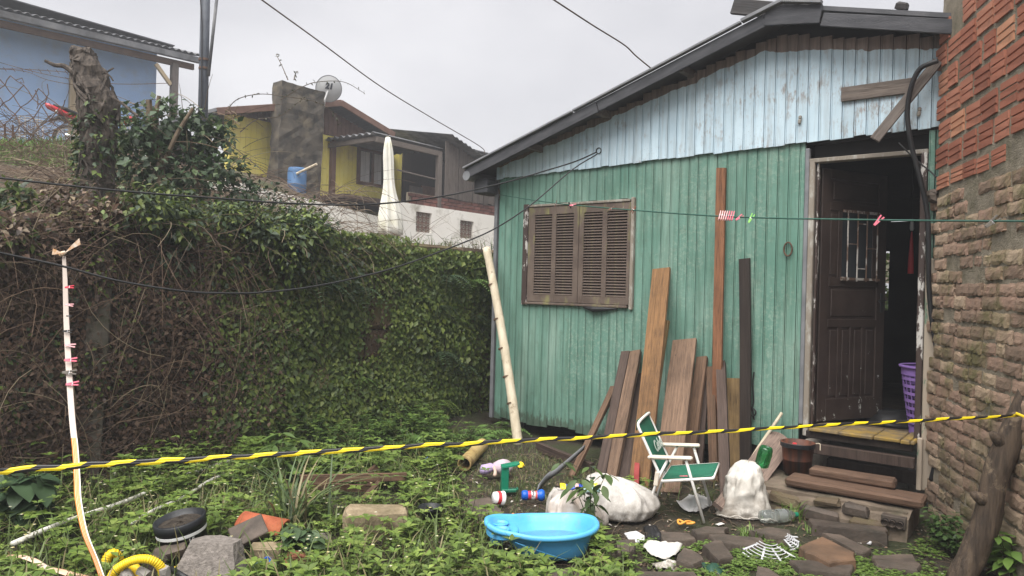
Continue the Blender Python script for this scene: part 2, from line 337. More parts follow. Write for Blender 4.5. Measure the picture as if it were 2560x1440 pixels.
def build_materials():
    M = MAT
    M['green'] = m_siding(); M['blue'] = m_gable(); M['shutter'] = m_shutter(); M['door'] = m_door()
    M['frame'] = m_peel('weathered_frame', (.075, .062, .052), (.40, .37, .32), .56, .66); M['pale_frame'] = m_peel('pale_frame_wood', (.22, .19, .155), (.42, .41, .37), .5, .66)
    M['jamb'] = m_peel('peeling_jamb', (.05, .033, .028), (.50, .48, .45), .55, .58); M['post'] = m_peel('peeling_post', (.36, .30, .235), (.12, .20, .135), .56, .60, s2=7)
    M['eave'] = basic('dark_roof_timber', (.045, .046, .052), (.075, .076, .083), 5, .8, .4, 30, stretch=(1, 6, 6)); M['roof'] = basic('roof_sheet', (.06, .062, .068), (.09, .09, .097), 6, .7)
    M['flash'] = basic('grey_flashing', (.13, .135, .145), (.2, .205, .215), 5, .5, .1)
    M['greywood'] = woodmat('grey_wood', (.10, .085, .075), (.20, .165, .14), ax='X', stain=.3); M['greywood_z'] = woodmat('grey_wood_upright', (.085, .075, .068), (.185, .155, .135), ax='Z', stain=.3)
    M['roofplank'] = woodmat('black_weathered_wood', (.035, .035, .037), (.085, .082, .082), ax='X', stain=.4)
    M['orangewood'] = woodmat('orange_brown_timber', (.13, .072, .032), (.29, .155, .068)); M['redwood'] = woodmat('red_brown_timber', (.14, .062, .032), (.29, .135, .070), stain=.35)
    M['brownwood'] = woodmat('brown_timber', (.075, .045, .028), (.175, .105, .066)); M['midwood'] = woodmat('mid_brown_timber', (.095, .060, .040), (.205, .132, .088), stain=.4)
    M['darkwood'] = woodmat('dark_timber', (.034, .024, .020), (.090, .062, .050)); M['blackwood'] = woodmat('blackish_timber', (.020, .016, .014), (.048, .036, .030), stain=.3)
    M['yellowwood'] = woodmat('yellow_brown_timber', (.14, .092, .040), (.24, .16, .075), stain=.35); M['redpaint'] = basic('red_paint', (.19, .022, .022), (.27, .05, .045), 8, .7, .3)
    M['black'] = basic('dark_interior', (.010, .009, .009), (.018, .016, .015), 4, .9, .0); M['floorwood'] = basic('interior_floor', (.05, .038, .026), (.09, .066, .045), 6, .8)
    M['rubber'] = basic('black_rubber', (.012, .012, .013), (.022, .022, .023), 6, .45, .05); M['wire'] = basic('dark_wire', (.02, .02, .022), None, 5, .6, 0)
    M['greenline'] = basic('green_line', (.02, .075, .055), (.035, .10, .075), 20, .5, 0); M['rust'] = basic('rusty_steel', (.055, .03, .02), (.12, .07, .045), 14, .8, .3)
    M['solid'] = m_brick('old_solid_brick', ((.26, .185, .135), (.36, .235, .175), (.38, .29, .205)), .95); M['hollow'] = m_hollow(); M['mortar'] = m_mortar()
    M['leaf'] = m_leaf('leaves'); M['dryleaf'] = m_leaf('dead_leaves', .8, .1); M['twig'] = m_leaf('stems', .85, .0)
    M['ground'] = m_ground(); M['stonewall'] = m_brick('retaining_stone', ((.085, .062, .044), (.12, .085, .058), (.16, .115, .078)), .7)
    M['concrete'] = basic('old_concrete', (.15, .135, .115), (.24, .215, .185), 8, .9, .6, 45, dirt=(.07, .065, .045), dscale=4)
    M['slate'] = basic('brown_slab_stone', (.062, .048, .039), (.115, .088, .070), 6, .7, .5, 40, amt=.35, dirt=(.04, .036, .028)); M['orangestone'] = basic('rust_brown_slab', (.085, .055, .036), (.16, .095, .058), 5, .7, .5, 30)
    M['granite'] = basic('grey_granite', (.13, .115, .102), (.22, .195, .175), 40, .9, .9, 75); M['sandstone'] = basic('tan_sandstone', (.20, .155, .095), (.34, .27, .18), 9, .9, .7, 40, dirt=(.11, .09, .05))
    M['sack'] = clothmat('white_woven_plastic', (.47, .445, .40), (.60, .575, .53), 5, .6, dirt=(.25, .22, .185), dscale=6, dlo=.46, dhi=.7); M['sackgrey'] = clothmat('grimy_woven_plastic', (.38, .36, .335), (.56, .535, .50), 9, .65, dirt=(.27, .25, .225), dscale=10, dlo=.46, dhi=.7)
    M['whiteplastic'] = clothmat('white_plastic_film', (.50, .475, .45), (.60, .585, .565), 5, .4, dirt=(.46, .385, .33), dscale=4, dlo=.46, dhi=.7); M['whitecloth'] = basic('white_cloth', (.54, .515, .475), (.66, .64, .60), 5, .9, .4, 150, dirt=(.33, .28, .22), dscale=5, dlo=.62, dhi=.7)
    M['tub'] = basic('sky_blue_plastic', (.070, .34, .66), (.10, .41, .72), 5, .42, .08, 30, .5, dirt=(.15, .28, .38), dscale=14, dlo=.54, dhi=.78); M['purple'] = basic('purple_plastic', (.21, .125, .36), (.25, .15, .41), 4, .4, 0)
    M['chairwhite'] = basic('chipped_white_enamel', (.66, .645, .61), (.72, .70, .67), 7, .45, .1, 40, dirt=(.26, .17, .11), dscale=26, dlo=.62, dhi=.66); M['chairgreen'] = basic('green_mesh_fabric', (.012, .105, .062), (.02, .14, .085), 9, .75, .5, 260)
    M['chairarm'] = basic('worn_cream_plastic', (.52, .455, .37), (.66, .60, .51), 12, .55, .3, 60); M['lettering'] = basic('faded_white_print', (.42, .47, .42), None, 4, .8, 0)
    M['greenplastic'] = basic('dark_green_plastic', (.008, .15, .085), (.012, .20, .115), 6, .35, .0); M['bluebottle'] = basic('blue_plastic', (.010, .085, .42), (.012, .11, .50), 6, .3, 0)
    M['pink'] = basic('pink_plastic', (.62, .12, .18), (.70, .17, .23), 9, .45, 0); M['palepink'] = basic('faded_pink_plastic', (.66, .33, .35), (.72, .42, .43), 9, .5, 0); M['redpin'] = basic('red_plastic', (.52, .03, .06), None, 9, .45, 0)
    M['limepin'] = basic('lime_green_plastic', (.20, .50, .10), (.27, .58, .15), 9, .45, 0); M['woodpin'] = basic('brown_wooden_pin', (.12, .055, .035), (.17, .085, .06), 20, .8, .2); M['greypin'] = basic('grey_wooden_pin', (.10, .09, .078), (.15, .135, .115), 20, .8, .2); M['blackpin'] = basic('black_plastic', (.015, .014, .014), None, 9, .5, 0)
    M['yellowhose'] = basic('yellow_hose_plastic', (.72, .49, .012), (.80, .56, .03), 6, .35, .05, dirt=(.40, .29, .06), dscale=18, dlo=.62, dhi=.75); M['greytape'] = basic('grey_tape', (.21, .195, .175), (.28, .26, .24), 14, .6, .5, 50)
    M['terracotta'] = basic('terracotta', (.36, .095, .045), (.45, .14, .065), 8, .75, .3); M['bamboo'] = basic('bleached_pole', (.46, .395, .285), (.60, .53, .405), 5, .7, .2, 30, stretch=(4, 4, .8), dirt=(.26, .20, .13), dscale=12, dlo=.58, dhi=.7)
    M['ochrepipe'] = basic('ochre_clay_pipe', (.32, .225, .085), (.46, .34, .155), 5, .7, .3, 30, dirt=(.16, .09, .04), dscale=7); M['pvc'] = basic('dirty_white_pipe', (.55, .53, .47), (.66, .64, .58), 8, .5, .1, dirt=(.25, .23, .16), dscale=9)
    M['bark'] = basic('wet_bark', (.040, .029, .022), (.105, .075, .052), 5, .75, .9, 16, stretch=(8, 8, .9), dirt=(.20, .15, .10), dscale=6, dlo=.56, dhi=.64); M['deadwood'] = basic('grey_dead_bark', (.035, .029, .025), (.11, .09, .074), 8, .9, 1.0, 22, stretch=(5, 5, 1))
    M['soil'] = basic('potting_soil', (.016, .012, .009), (.05, .04, .03), 30, .95, 1.0, 50); M['bucket'] = basic('black_bucket', (.010, .011, .013), (.022, .024, .027), 6, .4, .05); M['rustbucket'] = basic('rust_streaked_bucket', (.030, .022, .020), (.14, .048, .026), 4, .55, .2, 30, stretch=(5, 5, .4))
    M['wblue'] = basic('pale_blue_render', (.37, .55, .84), (.43, .61, .90), 1.5, .85, .1, 30, dirt=(.40, .50, .66), dscale=1.2); M['yellow'] = basic('yellow_board_paint', (.90, .77, .16), (.94, .83, .24), 2, .7, .1, 20, dirt=(.74, .62, .22), dscale=2, amt=.1)
    M['brownboard'] = basic('brown_gable_boards', (.12, .066, .048), (.18, .105, .078), 4, .8, .2, 20, amt=.2); M['chimney'] = basic('sooty_render', (.030, .027, .024), (.095, .082, .064), 3.0, .95, 1.0, 9, dirt=(.15, .125, .085), dscale=2.4)
    M['fibro'] = basic('grey_fibre_cement', (.10, .105, .115), (.19, .19, .195), 3, .85, .2, dirt=(.06, .06, .06), dscale=2); M['whitewall'] = basic('stained_whitewash', (.74, .72, .66), (.82, .80, .75), 1.3, .9, .3, 25, dirt=(.30, .28, .22), dscale=1.6, dlo=.55, dhi=.75)
    M['shedboard'] = woodmat('weathered_shed_board', (.065, .056, .05), (.15, .125, .108)); M['window'] = basic('window_glass', (.03, .035, .04), None, 3, .08, 0, spec=.6); M['curtain'] = basic('white_curtain', (.55, .54, .53), (.68, .67, .66), 3, .9, .0)
    M['dish'] = basic('grey_dish', (.42, .43, .44), (.50, .505, .51), 3, .5, 0); M['dishtext'] = basic('dark_numerals', (.05, .055, .07), None, 3, .6, 0); M['parasol'] = basic('cream_parasol', (.62, .61, .54), (.72, .71, .65), 4, .85, .15, dirt=(.60, .58, .40), dscale=2.5, dlo=.5, dhi=.75)
    M['redfairing'] = basic('red_fairing', (.42, .012, .022), None, 3, .25, 0, spec=.6); M['steel'] = basic('bright_steel', (.6, .6, .62), None, 4, .3, 0, metal=.7); M['seat'] = basic('black_vinyl', (.012, .012, .013), None, 5, .5, 0); M['white'] = basic('white_enamel', (.72, .72, .72), None, 4, .5, 0)
    M['tan'] = basic('tan_timber', (.37, .29, .18), (.47, .375, .245), 4, .8, .2, stretch=(6, 6, .5)); M['barrel'] = basic('blue_barrel', (.05, .12, .24), (.07, .15, .29), 4, .5, 0); M['polegrey'] = basic('dark_grey_pole', (.045, .052, .066), (.07, .08, .096), 6, .6, .1)
    M['mauve'] = basic('mauve_cloth', (.46, .36, .42), (.56, .46, .50), 7, .9, .4, 90, dirt=(.33, .27, .30)); M['lilac'] = basic('lilac_cloth', (.36, .28, .46), (.45, .36, .55), 9, .9, .4, 90); M['dollskin'] = basic('doll_skin', (.50, .36, .29), (.56, .42, .35), 9, .7, .1)
    M['greenbottle'] = glass('green_bottle_plastic', (.06, .42, .14), .12); M['clearbottle'] = glass('clear_bottle_plastic', (.86, .92, .90), .08); M['water'] = glass('tub_water', (.55, .82, .95), .02, 1.33); M['clearbag'] = glass('clear_plastic_wrap', (.9, .92, .95), .3, 1.2)
    M['grille'] = basic('grey_fan_plastic', (.42, .425, .44), (.50, .505, .52), 6, .45, 0); M['orange'] = basic('orange_strap', (.62, .20, .035), None, 5, .7, 0); M['yellowflower'] = basic('bright_yellow_plastic', (.80, .58, .02), None, 6, .6, 0); M['peel'] = basic('orange_rubber_band', (.62, .27, .045), (.68, .33, .07), 8, .6, .1)
    M['bluefilm'] = basic('blue_print_film', (.02, .05, .33), (.05, .13, .55), 30, .35, 0); M['teal'] = basic('teal_film', (.30, .45, .45), (.42, .55, .53), 30, .35, 0); M['red'] = basic('red_print', (.55, .04, .05), None, 6, .5, 0); M['dkgreenleafcup'] = basic('dark_green_cup', (.02, .06, .04), None, 5, .5, 0)
    M['footmat'] = basic('yellow_worn_boards', (.27, .175, .035), (.36, .24, .06), 5, .75, .3, dirt=(.15, .115, .07), dscale=5, dlo=.38, dhi=.56); M['plinth'] = basic('rough_plinth_render', (.085, .066, .048), (.18, .14, .105), 5, .95, 1.0, 18, dirt=(.06, .055, .035), dscale=3)
def clothmat(name, c1, c2, scale, rough, dirt, dscale, dlo, dhi):
    n = NT(name); col = n.ramp(n.noise(scale), [(.35, c1), (.65, c2)]); col = n.mix(n.step(n.noise(dscale, n.co(loc=(3.1, 1.7, 5.2)), 6, .65), dlo, dhi), col, dirt)
    col = n.mix(n.math('MULTIPLY', n.step(n.sep()[2], .16, .0), n.step(n.noise(30, None, 5, .7), .35, .6)), col, (.17, .145, .115))
    nv = n.new('TexNoise'); n.put(nv.inputs['Vector'], n.co()); nv.inputs['Scale'].default_value = 4; dv = n.new('VectorMath', operation='SCALE'); n.put(dv.inputs[0], nv.outputs['Color']); dv.inputs['Scale'].default_value = .22; av = n.new('VectorMath', operation='ADD'); n.put(av.inputs[0], n.co(scale=(1, 1, 1.7))); n.put(av.inputs[1], dv.outputs[0]); cr = n.math('ADD', n.noise(3.0, av.outputs[0], 1.0, .4, .6), n.math('MULTIPLY', n.vor(7, av.outputs[0]), .28)); n.bump(cr, .55, .035); return n.fin(col, rough, .35)
def glass(name, col, rough, ior=1.45):
    n = NT(name); n.b.inputs['Transmission Weight'].default_value = .9; n.b.inputs['IOR'].default_value = ior; return n.fin(col, rough, .5)
build_materials()
# ------------------------------------------------------------------ the green wooden house
PA = at(1240, 700, 8.2); PB = at(2350, 700, 5.5)
HF = Frame(PA, math.atan2(PB.y - PA.y, PB.x - PA.x)); HL = (PB - PA).xy.length
def house():
    M = MAT; R = random.Random(3)
    T = thing('wooden_house', 'green and pale blue board house with louvred window and open brown door', 'house', HF.o, HF.th)
    def roof_z(s): return 3.0 + .312 * s if s < 3.25 else 4.014 - .28 * (s - 3.25)
    # hidden carcass behind the boards (leaves the window and door openings free)
    def core(nm, x0, x1, z0, z1, y0=.014, y1=.06): MB().box(((x0 + x1) / 2, (y0 + y1) / 2, (z0 + z1) / 2), (x1 - x0, y1 - y0, z1 - z0)).build(nm, M['black'], T)
    core('wall_core', 0, .42, .2, 2.9); core('wall_core', .42, 1.75, .2, 1.44); core('wall_core', .42, 1.75, 2.5, 2.9); core('wall_core', 1.75, 3.37, .2, 2.9)
    core('wall_core', 4.3, 4.39, .2, 2.9)
    b = MB(); xs = [0, 1, 2, 3, 3.25, 3.8, 4.39]   # gable core follows the roof
    V = [(x, y, z) for x in xs for y in (.0, .05) for z in (2.88, roof_z(x) - .06)]
    Fc = []
    for i in range(len(xs) - 1):
        a = i * 4; c = a + 4; Fc += [(a, c, c + 1, a + 1), (a + 2, a + 3, c + 3, c + 2), (a, a + 2, c + 2, c), (a + 1, c + 1, c + 3, a + 3)]
    Fc += [(0, 1, 3, 2), (24, 26, 27, 25)]; b.add(V, Fc).build('gable_core', M['black'], T)
    # tongue-and-groove boards
    MW = .0915
    def prof(wd): return [(.0008, .008), (.0035, -.011), (.011, -.011), (.013, -.0045), (.015, -.011), (wd - .0035, -.011), (wd - .0008, .008)]
    def board(nm, s0, wd, zb, zt, mat, y=0.0, tilt=0.0):
        p = prof(wd); n = len(p); zl, zr = zb if isinstance(zb, tuple) else (zb, zb); tl, tr = zt if isinstance(zt, tuple) else (zt, zt)
        V = [(s0 + x, y + yy, zl + (zr - zl) * x / wd) for x, yy in p] + [(s0 + x + tilt, y + yy, tl + (tr - tl) * x / wd) for x, yy in p]
        Fc = [(i, i + 1, n + i + 1, n + i) for i in range(n - 1)] + [tuple(range(n))[::-1], tuple(range(n, 2 * n)), (n - 1, 0, n, 2 * n - 1)]
        MB().add(V, Fc).build(nm, mat, T)
    s = .03; k = 0
    while s < 3.33:
        wd = min(MW, 3.37 - s); zb = .125 + R.uniform(-.012, .012) + max(0, s - 1.6) * .10 + (.02 * math.sin(s * 9)); zt = 2.90; y = R.uniform(-.0015, .0015)
        if s + wd < .43 or s > 1.73: board('siding_board', s, wd, (zb, zb + R.uniform(-.008, .008)), zt, M['green'], y)
        else:
            board('siding_board', s, wd, zb, 1.435 + R.uniform(-.006, .004), M['green'], y); board('siding_board', s, wd, 2.515 + R.uniform(-.004, .008), zt, M['green'], y)
        s += MW
    board('siding_board', 4.283, .048, .60, 2.90, M['green']); board('siding_board', 4.333, .052, .60, 2.90, M['green'])
    s = .0
    while s < 4.36:
        zb = 2.832 + .0195 * s + R.uniform(-.010, .006); c = s + MW / 2
        zt = min(3.015 + .266 * c, 3.845 - .185 * (c - 3.1)) + R.uniform(-.022, .02); zt = min(zt, roof_z(c) - .03)
        board('gable_board', s, min(MW, 4.39 - s), (zb, zb + .004), zt, M['blue'], -.032 + R.uniform(-.0015, .0015)); s += MW
    # trims
    MB().box((-.012, 0, 1.48), (.045, .05, 2.72), ch=.006).build('corner_trim', M['flash'], T)
    MB().box((3.392, -.012, 1.68), (.034, .05, 2.33), ch=.004).build('door_trim', M['flash'], T)
    # left side wall
    b = MB(); b.box((.02, 2.1, 1.6), (.05, 4.1, 2.7)); b.build('side_wall', M['green'], T)
    # roof: two slopes with rafters, barge boards
    for (x0, x1) in ((-.24, 3.25), (3.25, 4.75)):
        za, zb = (3.0 + .312 * x0, roof_z(x1)) if x0 < 3 else (roof_z(x0), roof_z(x1)); n = 10; V = []
        for i in range(n + 1):
            x = x0 + (x1 - x0) * i / n; z = za + (zb - za) * i / n
            for y in (-.30, 4.4):
                V += [(x, y, z - .035), (x, y, z)]
        Fc = []
        for i in range(n):
            a = i * 4; c = a + 4; Fc += [(a + 1, c + 1, c + 3, a + 3), (a, a + 2, c + 2, c), (a, c, c + 1, a + 1), (a + 2, a + 3, c + 3, c + 2)]
        Fc += [(0, 1, 3, 2), (n * 4, n * 4 + 2, n * 4 + 3, n * 4 + 1)]
        MB().add(V, Fc).build('roof_sheet', M['roof'], T)
    def sbar(nm, x0, z0, x1, z1, y, hgt, th, mat, ch=.004):
        L = math.hypot(x1 - x0, z1 - z0); a = math.atan2(z1 - z0, x1 - x0); Rm = Matrix.Rotation(-a, 3, 'Y')
        return MB().box((0, 0, 0), (L, th, hgt), ch=ch).build(nm, mat, T, ((x0 + x1) / 2, y, (z0 + z1) / 2), Rm.to_euler())
    sbar('barge_board', -.22, 2.86, 1.48, 3.39, -.315, .105, .022, M['eave']); sbar('barge_board', 1.487, 3.395, 3.10, 3.90, -.312, .105, .022, M['eave'])
    sbar('barge_board', 3.10, 3.93, 3.55, 3.86, -.317, .15, .022, M['eave']); sbar('barge_board', 3.555, 3.815, 4.62, 3.53, -.306, .105, .022, M['eave'])
    sbar('flashing', -.24, 2.93, 1.2, 3.38, -.33, .022, .05, M['flash']); sbar('flashing', 1.21, 3.385, 2.90, 3.92, -.33, .022, .05, M['flash'])
    sbar('flashing', 2.91, 3.925, 3.24, 4.022, -.34, .03, .06, M['flash']); sbar('flashing', 3.245, 4.022, 3.56, 3.945, -.34, .03, .06, M['flash'])
    for x in (.62, 1.45, 2.33): # purlin ends under the soffit
        MB().box((x, -.14, roof_z(x) - .085), (.05, .30, .075), ch=.006).build('purlin_end', M['greywood'], T)
    MB().tube([(-.2, y, 2.845) for y in (-.33, 1, 2.5, 4.4)], .055, 10).build('gutter', M['flash'], T)
    MB().box((-.09, -.06, 2.735), (.20, .30, .16), ch=.01).build('eave_box', M['eave'], T)
    # plank laid along the roof ridge with two loose blocks
    a = HF.loc(1832, 16, .1); c = HF.loc(2420, 70, .1); a, c = HF.w(*a), HF.w(*c); ax = (c - a).normalized(); up = (Vector((0, 0, 1)) - ax * ax.z).normalized(); yy = up.cross(ax)
    mt = Matrix((ax, yy, up)).transposed().to_4x4(); mt.translation = (a + c) / 2
    tag(MB().box((0, 0, 0), ((c - a).length, .04, .135), ch=.006).build('roof_plank', M['roofplank'], mtx=mt), 'long blackened plank laid on edge along the house roof', 'plank')
    p2 = HF.w(*HF.loc(2255, 16, .1)); tag(MB().box((0, 0, 0), (.085, .06, .06), ch=.01).jitter(.006, 4).build('wood_block', M['roofplank'], loc=p2, rot=(.2, .3, HF.th)), 'small dark block sitting on the roof plank', 'block')
    # window: casing, frame and two louvred shutters
    W = lambda px, py, off=0.0: HF.sz(px, py, off)
    wl, wr, wb, wt = .40, 1.765, 1.43, 2.512
    MB().box((wl + .03, -.02, (wb + wt) / 2), (.065, .05, wt - wb + .02), ch=.006).build('window_casing', M['jamb'], T); MB().box((wr - .018, -.02, (wb + wt) / 2), (.036, .05, wt - wb + .03), ch=.006).build('window_casing', M['pale_frame'], T)
    MB().box(((wl + wr) / 2, -.02, wt - .012), (wr - wl - .105, .045, .026), ch=.005).build('window_head', M['pale_frame'], T); MB().box(((wl + wr) / 2, -.024, wb + .012), (wr - wl - .105, .055, .026), ch=.005).build('window_sill', M['shutter'], T)
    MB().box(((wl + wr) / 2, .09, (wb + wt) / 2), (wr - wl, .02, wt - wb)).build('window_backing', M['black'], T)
    x0, x1 = wl + .068, wr - .042; xm = W(1450, 630)[0]
    cols = [[(1340, 1382), (1393, 1436)], [(1462, 1508), (1520, 1570)]]
    zb, zt = 1.535, 2.40; NS = 30; lr = .0
    slat_me = {}
    for i, (a, c) in enumerate(((x0, xm - .003), (xm + .003, x1))):
        b = MB(); zc = (wb + wt) / 2; h = wt - wb - .062; yb = -.018
        cs = [(W(p, 640)[0], W(q, 640)[0]) for p, q in cols[i]]; th = .032
        edges = [(a, cs[0][0]), (cs[0][1], cs[1][0]), (cs[1][1], c)]
        for e0, e1 in edges: b.box(((e0 + e1) / 2, yb, zc), (e1 - e0, th, h), ch=.003)
        z_lo, z_hi = zc - h / 2, zc + h / 2
        for q0, q1 in cs:
            b.box(((q0 + q1) / 2, yb, (z_lo + zb) / 2), (q1 - q0 + .001, th - .004, zb - z_lo)); b.box(((q0 + q1) / 2, yb, (zt + z_hi) / 2), (q1 - q0 + .001, th - .004, z_hi - zt))
        S = b.build('shutter', M['shutter'], T, rot=(0, 0, 0))
        for j, (q0, q1) in enumerate(cs):
            key = round(q1 - q0, 3)
            me = MB().box((0, 0, 0), (q1 - q0, .034, .006), ch=.0015).me('slat', M['shutter'])
            for k in range(NS): inst('slat', me, S, ((q0 + q1) / 2, yb, zb + (k + .5) * (zt - zb) / NS), (rad(38) + R.uniform(-.05, .05), 0, R.uniform(-.004, .004)))
    b = MB().tube([(1.2, -.03, 1.425), (1.33, -.05, 1.405), (1.45, -.045, 1.412), (1.6, -.03, 1.42)], [.012, .03, .022, .008], 8).build('window_gasket', M['rubber'], T)
    # door frame, threshold, beams
    dl, dr, db, dt = 3.42, 4.272, .50, 2.735
    MB().box((dl + .012, .01, (dt + .42) / 2 + .0), (.045, .09, dt - .42), ch=.006).build('door_jamb', M['pale_frame'], T); MB().box((dr - .012, .01, (dt + .5) / 2), (.045, .09, dt - .5), ch=.006).build('door_jamb', M['jamb'], T)
    MB().box((dl + .05, .03, (dt + .5) / 2), (.02, .06, dt - .52), ch=.004).build('door_stop', M['jamb'], T)
    MB().box(((dl + dr) / 2, .008, dt + .002), (dr - dl + .03, .085, .036), ch=.005).build('door_head', M['pale_frame'], T)
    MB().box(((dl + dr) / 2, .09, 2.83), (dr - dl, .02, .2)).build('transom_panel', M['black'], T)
    MB().box((4.335, -.022, 1.02), (.092, .034, 1.78), ch=.008).build('door_post', M['post'], T)
    MB().box((4.286, -.062, .335), (.036, .04, .40), ch=.006).build('stair_stringer', M['post'], T)
    for i, (a, c) in enumerate(((3.50, 3.73), (3.735, 3.98), (3.985, 4.17), (4.175, 4.235), (4.24, 4.268))): MB().box(((a + c) / 2, .02, .508), (c - a, .42 + .02 * (i % 2), .028), ch=.006).jitter(.002, i).build('threshold_board', M['footmat'], T)
    MB().box((3.86, -.13, .462), (.78, .05, .06), ch=.006).build('threshold_joist', M['blackwood'], T)
    MB().box((3.84, -.16, .355), (.86, .05, .085), ch=.006).build('step_riser', M['darkwood'], T)
    MB().box((3.5, .05, .20), (.17, .18, .40), ch=.02).jitter(.01, 5).build('foundation_pier', M['concrete'], T)
    for (x, y) in ((.12, .12), (1.6, .12), (2.7, .12), (4.25, .3), (.12, 2), (2, 2)): MB().box((x, y + .1, .1), (.2, .2, .22), ch=.02).jitter(.01, int(x * 10)).build('foundation_pier', M['concrete'], T)
    MB().box((2.2, .10, .19), (4.3, .08, .10), ch=.006).build('floor_beam', M['blackwood'], T)
    # interior shell
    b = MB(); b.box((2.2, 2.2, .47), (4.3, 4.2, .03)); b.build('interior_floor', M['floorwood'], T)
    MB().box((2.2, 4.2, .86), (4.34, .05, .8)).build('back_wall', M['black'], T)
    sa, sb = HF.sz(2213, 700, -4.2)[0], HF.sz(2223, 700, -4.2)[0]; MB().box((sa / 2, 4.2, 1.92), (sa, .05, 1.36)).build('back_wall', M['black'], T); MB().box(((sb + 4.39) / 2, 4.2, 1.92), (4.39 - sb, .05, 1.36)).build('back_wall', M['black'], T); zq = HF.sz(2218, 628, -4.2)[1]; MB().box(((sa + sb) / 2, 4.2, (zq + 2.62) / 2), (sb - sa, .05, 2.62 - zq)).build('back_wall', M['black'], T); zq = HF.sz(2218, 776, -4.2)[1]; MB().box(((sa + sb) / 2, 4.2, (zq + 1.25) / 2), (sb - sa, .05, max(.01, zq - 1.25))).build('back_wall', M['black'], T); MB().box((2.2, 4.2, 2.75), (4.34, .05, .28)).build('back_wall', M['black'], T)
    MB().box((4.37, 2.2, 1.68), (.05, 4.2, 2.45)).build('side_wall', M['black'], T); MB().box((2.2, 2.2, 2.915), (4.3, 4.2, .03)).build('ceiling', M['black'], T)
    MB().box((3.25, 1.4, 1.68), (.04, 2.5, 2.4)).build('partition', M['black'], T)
    # door leaf, hinged at the left and standing ajar
    best = None
    hx, hy, LW = dl + .062, .065, .80
    for a in range(8, 80):
        q = rad(a); p = proj(HF.w(hx + LW * math.cos(q), hy + LW * math.sin(q), 1.6))
        if best is None or abs(p[0] - 2209) < best[0]: best = (abs(p[0] - 2209), q)
    q = best[1]; LF = Frame(HF.w(hx, hy, 0), HF.th + q); z0 = .535; LHt = 2.15
    D = MB(); th = .036
    D.box((LW / 2, 0, LHt / 2), (LW, .014, LHt))
    L = lambda px, py: (LF.sz(px, py)[0], LF.sz(px, py)[1] - z0)
    gx0, gz0 = L(2106, 700); gx1, gz1 = L(2178, 540)
    rails = [(0, .105), (.50, .60), (.83, .93)]
    D2 = MB()
    D2.box((.05, 0, LHt / 2), (.10, th, LHt), ch=.004); D2.box((LW - .055, 0, LHt / 2), (.11, th, LHt), ch=.004)
    for a, c in ((0, .19), (.80, .87), (1.15, 1.225), (1.80, 1.87), (2.07, LHt)): D2.box((LW / 2, 0, (a + c) / 2), (LW - .2, th - .002, c - a), ch=.004)
    for i in range(1, 4): D2.box((.10 + (LW - .21) * i / 4, 0, .495), (.045, th - .004, .61), ch=.004)
    D2.box((gx0 - .055, 0, 1.512), (.05, th - .004, .575), ch=.004); D2.box((gx1 + .03, 0, 1.512), (.05, th - .004, .575), ch=.004)
    D2.F = D2.F; D.add(D2.V, D2.F)
    DO = D.build('door', M['door'], T, (hx, hy, z0), (0, 0, q))
    for i in range(4): x = .10 + (LW - .21) * (i + .5) / 4; MB().box((x, -.010, .495), (.082, .012, .56), ch=.006).build('door_panel', M['door'], DO)
    MB().box((LW / 2 - .003, -.010, 1.01), (LW - .28, .012, .23), ch=.006).build('door_panel', M['door'], DO); MB().box(((.10 + gx0 - .08) / 2, -.010, 1.512), (max(.04, gx0 - .08 - .12), .012, .52), ch=.006).build('door_panel', M['door'], DO); MB().box((LW / 2 - .003, -.010, 1.97), (LW - .28, .012, .15), ch=.006).build('door_panel', M['door'], DO)
    MB().box(((gx0 + gx1) / 2 - .02, -.009, 1.512), (gx1 - gx0 + .05, .006, .57)).build('door_pane', M['window'], DO)
    g = MB(); gz0, gz1 = 1.20, 1.80
    for i, x in enumerate((gx0, gx0 + (gx1 - gx0) * .36, gx0 + (gx1 - gx0) * .7, gx1 + .03)): g.tube([(x, -.045, gz0), (x, -.045, gz1)], .0065, 6)
    g.box(((gx0 + gx1) / 2, -.045, gz1), (gx1 - gx0 + .12, .012, .022)); g.box(((gx0 + gx1) / 2, -.045, gz0 + .02), (gx1 - gx0 + .14, .012, .02)); g.box((gx0 - .03, -.03, gz0 + .02), (.03, .04, .03))
    for i, (a, c, z) in enumerate(((0, .36, 1.52), (.36, .7, 1.70), (.36, .7, 1.31), (.7, 1.1, 1.49))): g.tube([(gx0 + (gx1 - gx0) * a, -.045, z), (gx0 + (gx1 - gx0) * c, -.045, z)], .005, 6)
    g.build('grille', m_peel('rusty_white_bar', (.11, .07, .05), (.42, .40, .37), .5, .56), DO)
    h = MB(); h.box((LW - .05, -.022, 1.02), (.035, .012, .17), ch=.004); h.tube([(LW - .05, -.03, 1.04), (LW - .05, -.06, 1.04), (LW - .13, -.06, 1.035)], .008, 6); h.build('door_handle', M['rubber'], DO)
    # odds fixed on the facade
    sx, z = HF.sz(1497, 377, .045); MB().lathe([(.028, -.02), (.034, .004), (.026, .006), (.022, -.018)], 14, R=Matrix.Rotation(rad(90), 3, 'X'), cap=(True, False)).build('cable_hole', M['rubber'], T, (sx, -.047, z))
    for px, py in ((2000, 298), (2298, 278)): sx, z = HF.sz(px, py, .06); MB().lathe([(.008, -.04), (.014, -.03), (.014, -.006), (.009, 0), (.014, .008), (.014, .024), (.006, .03)], 10).build('insulator', M['pale_frame'], T, (sx, -.062, z), (.1, .15, 0))
    a = HF.sz(2104, 238, .05); c = HF.sz(2290, 213, .05); sbar('nailed_board', a[0], a[1], c[0], c[1], -.06, .118, .024, M['greywood'])
    return T
HOUSE = house()
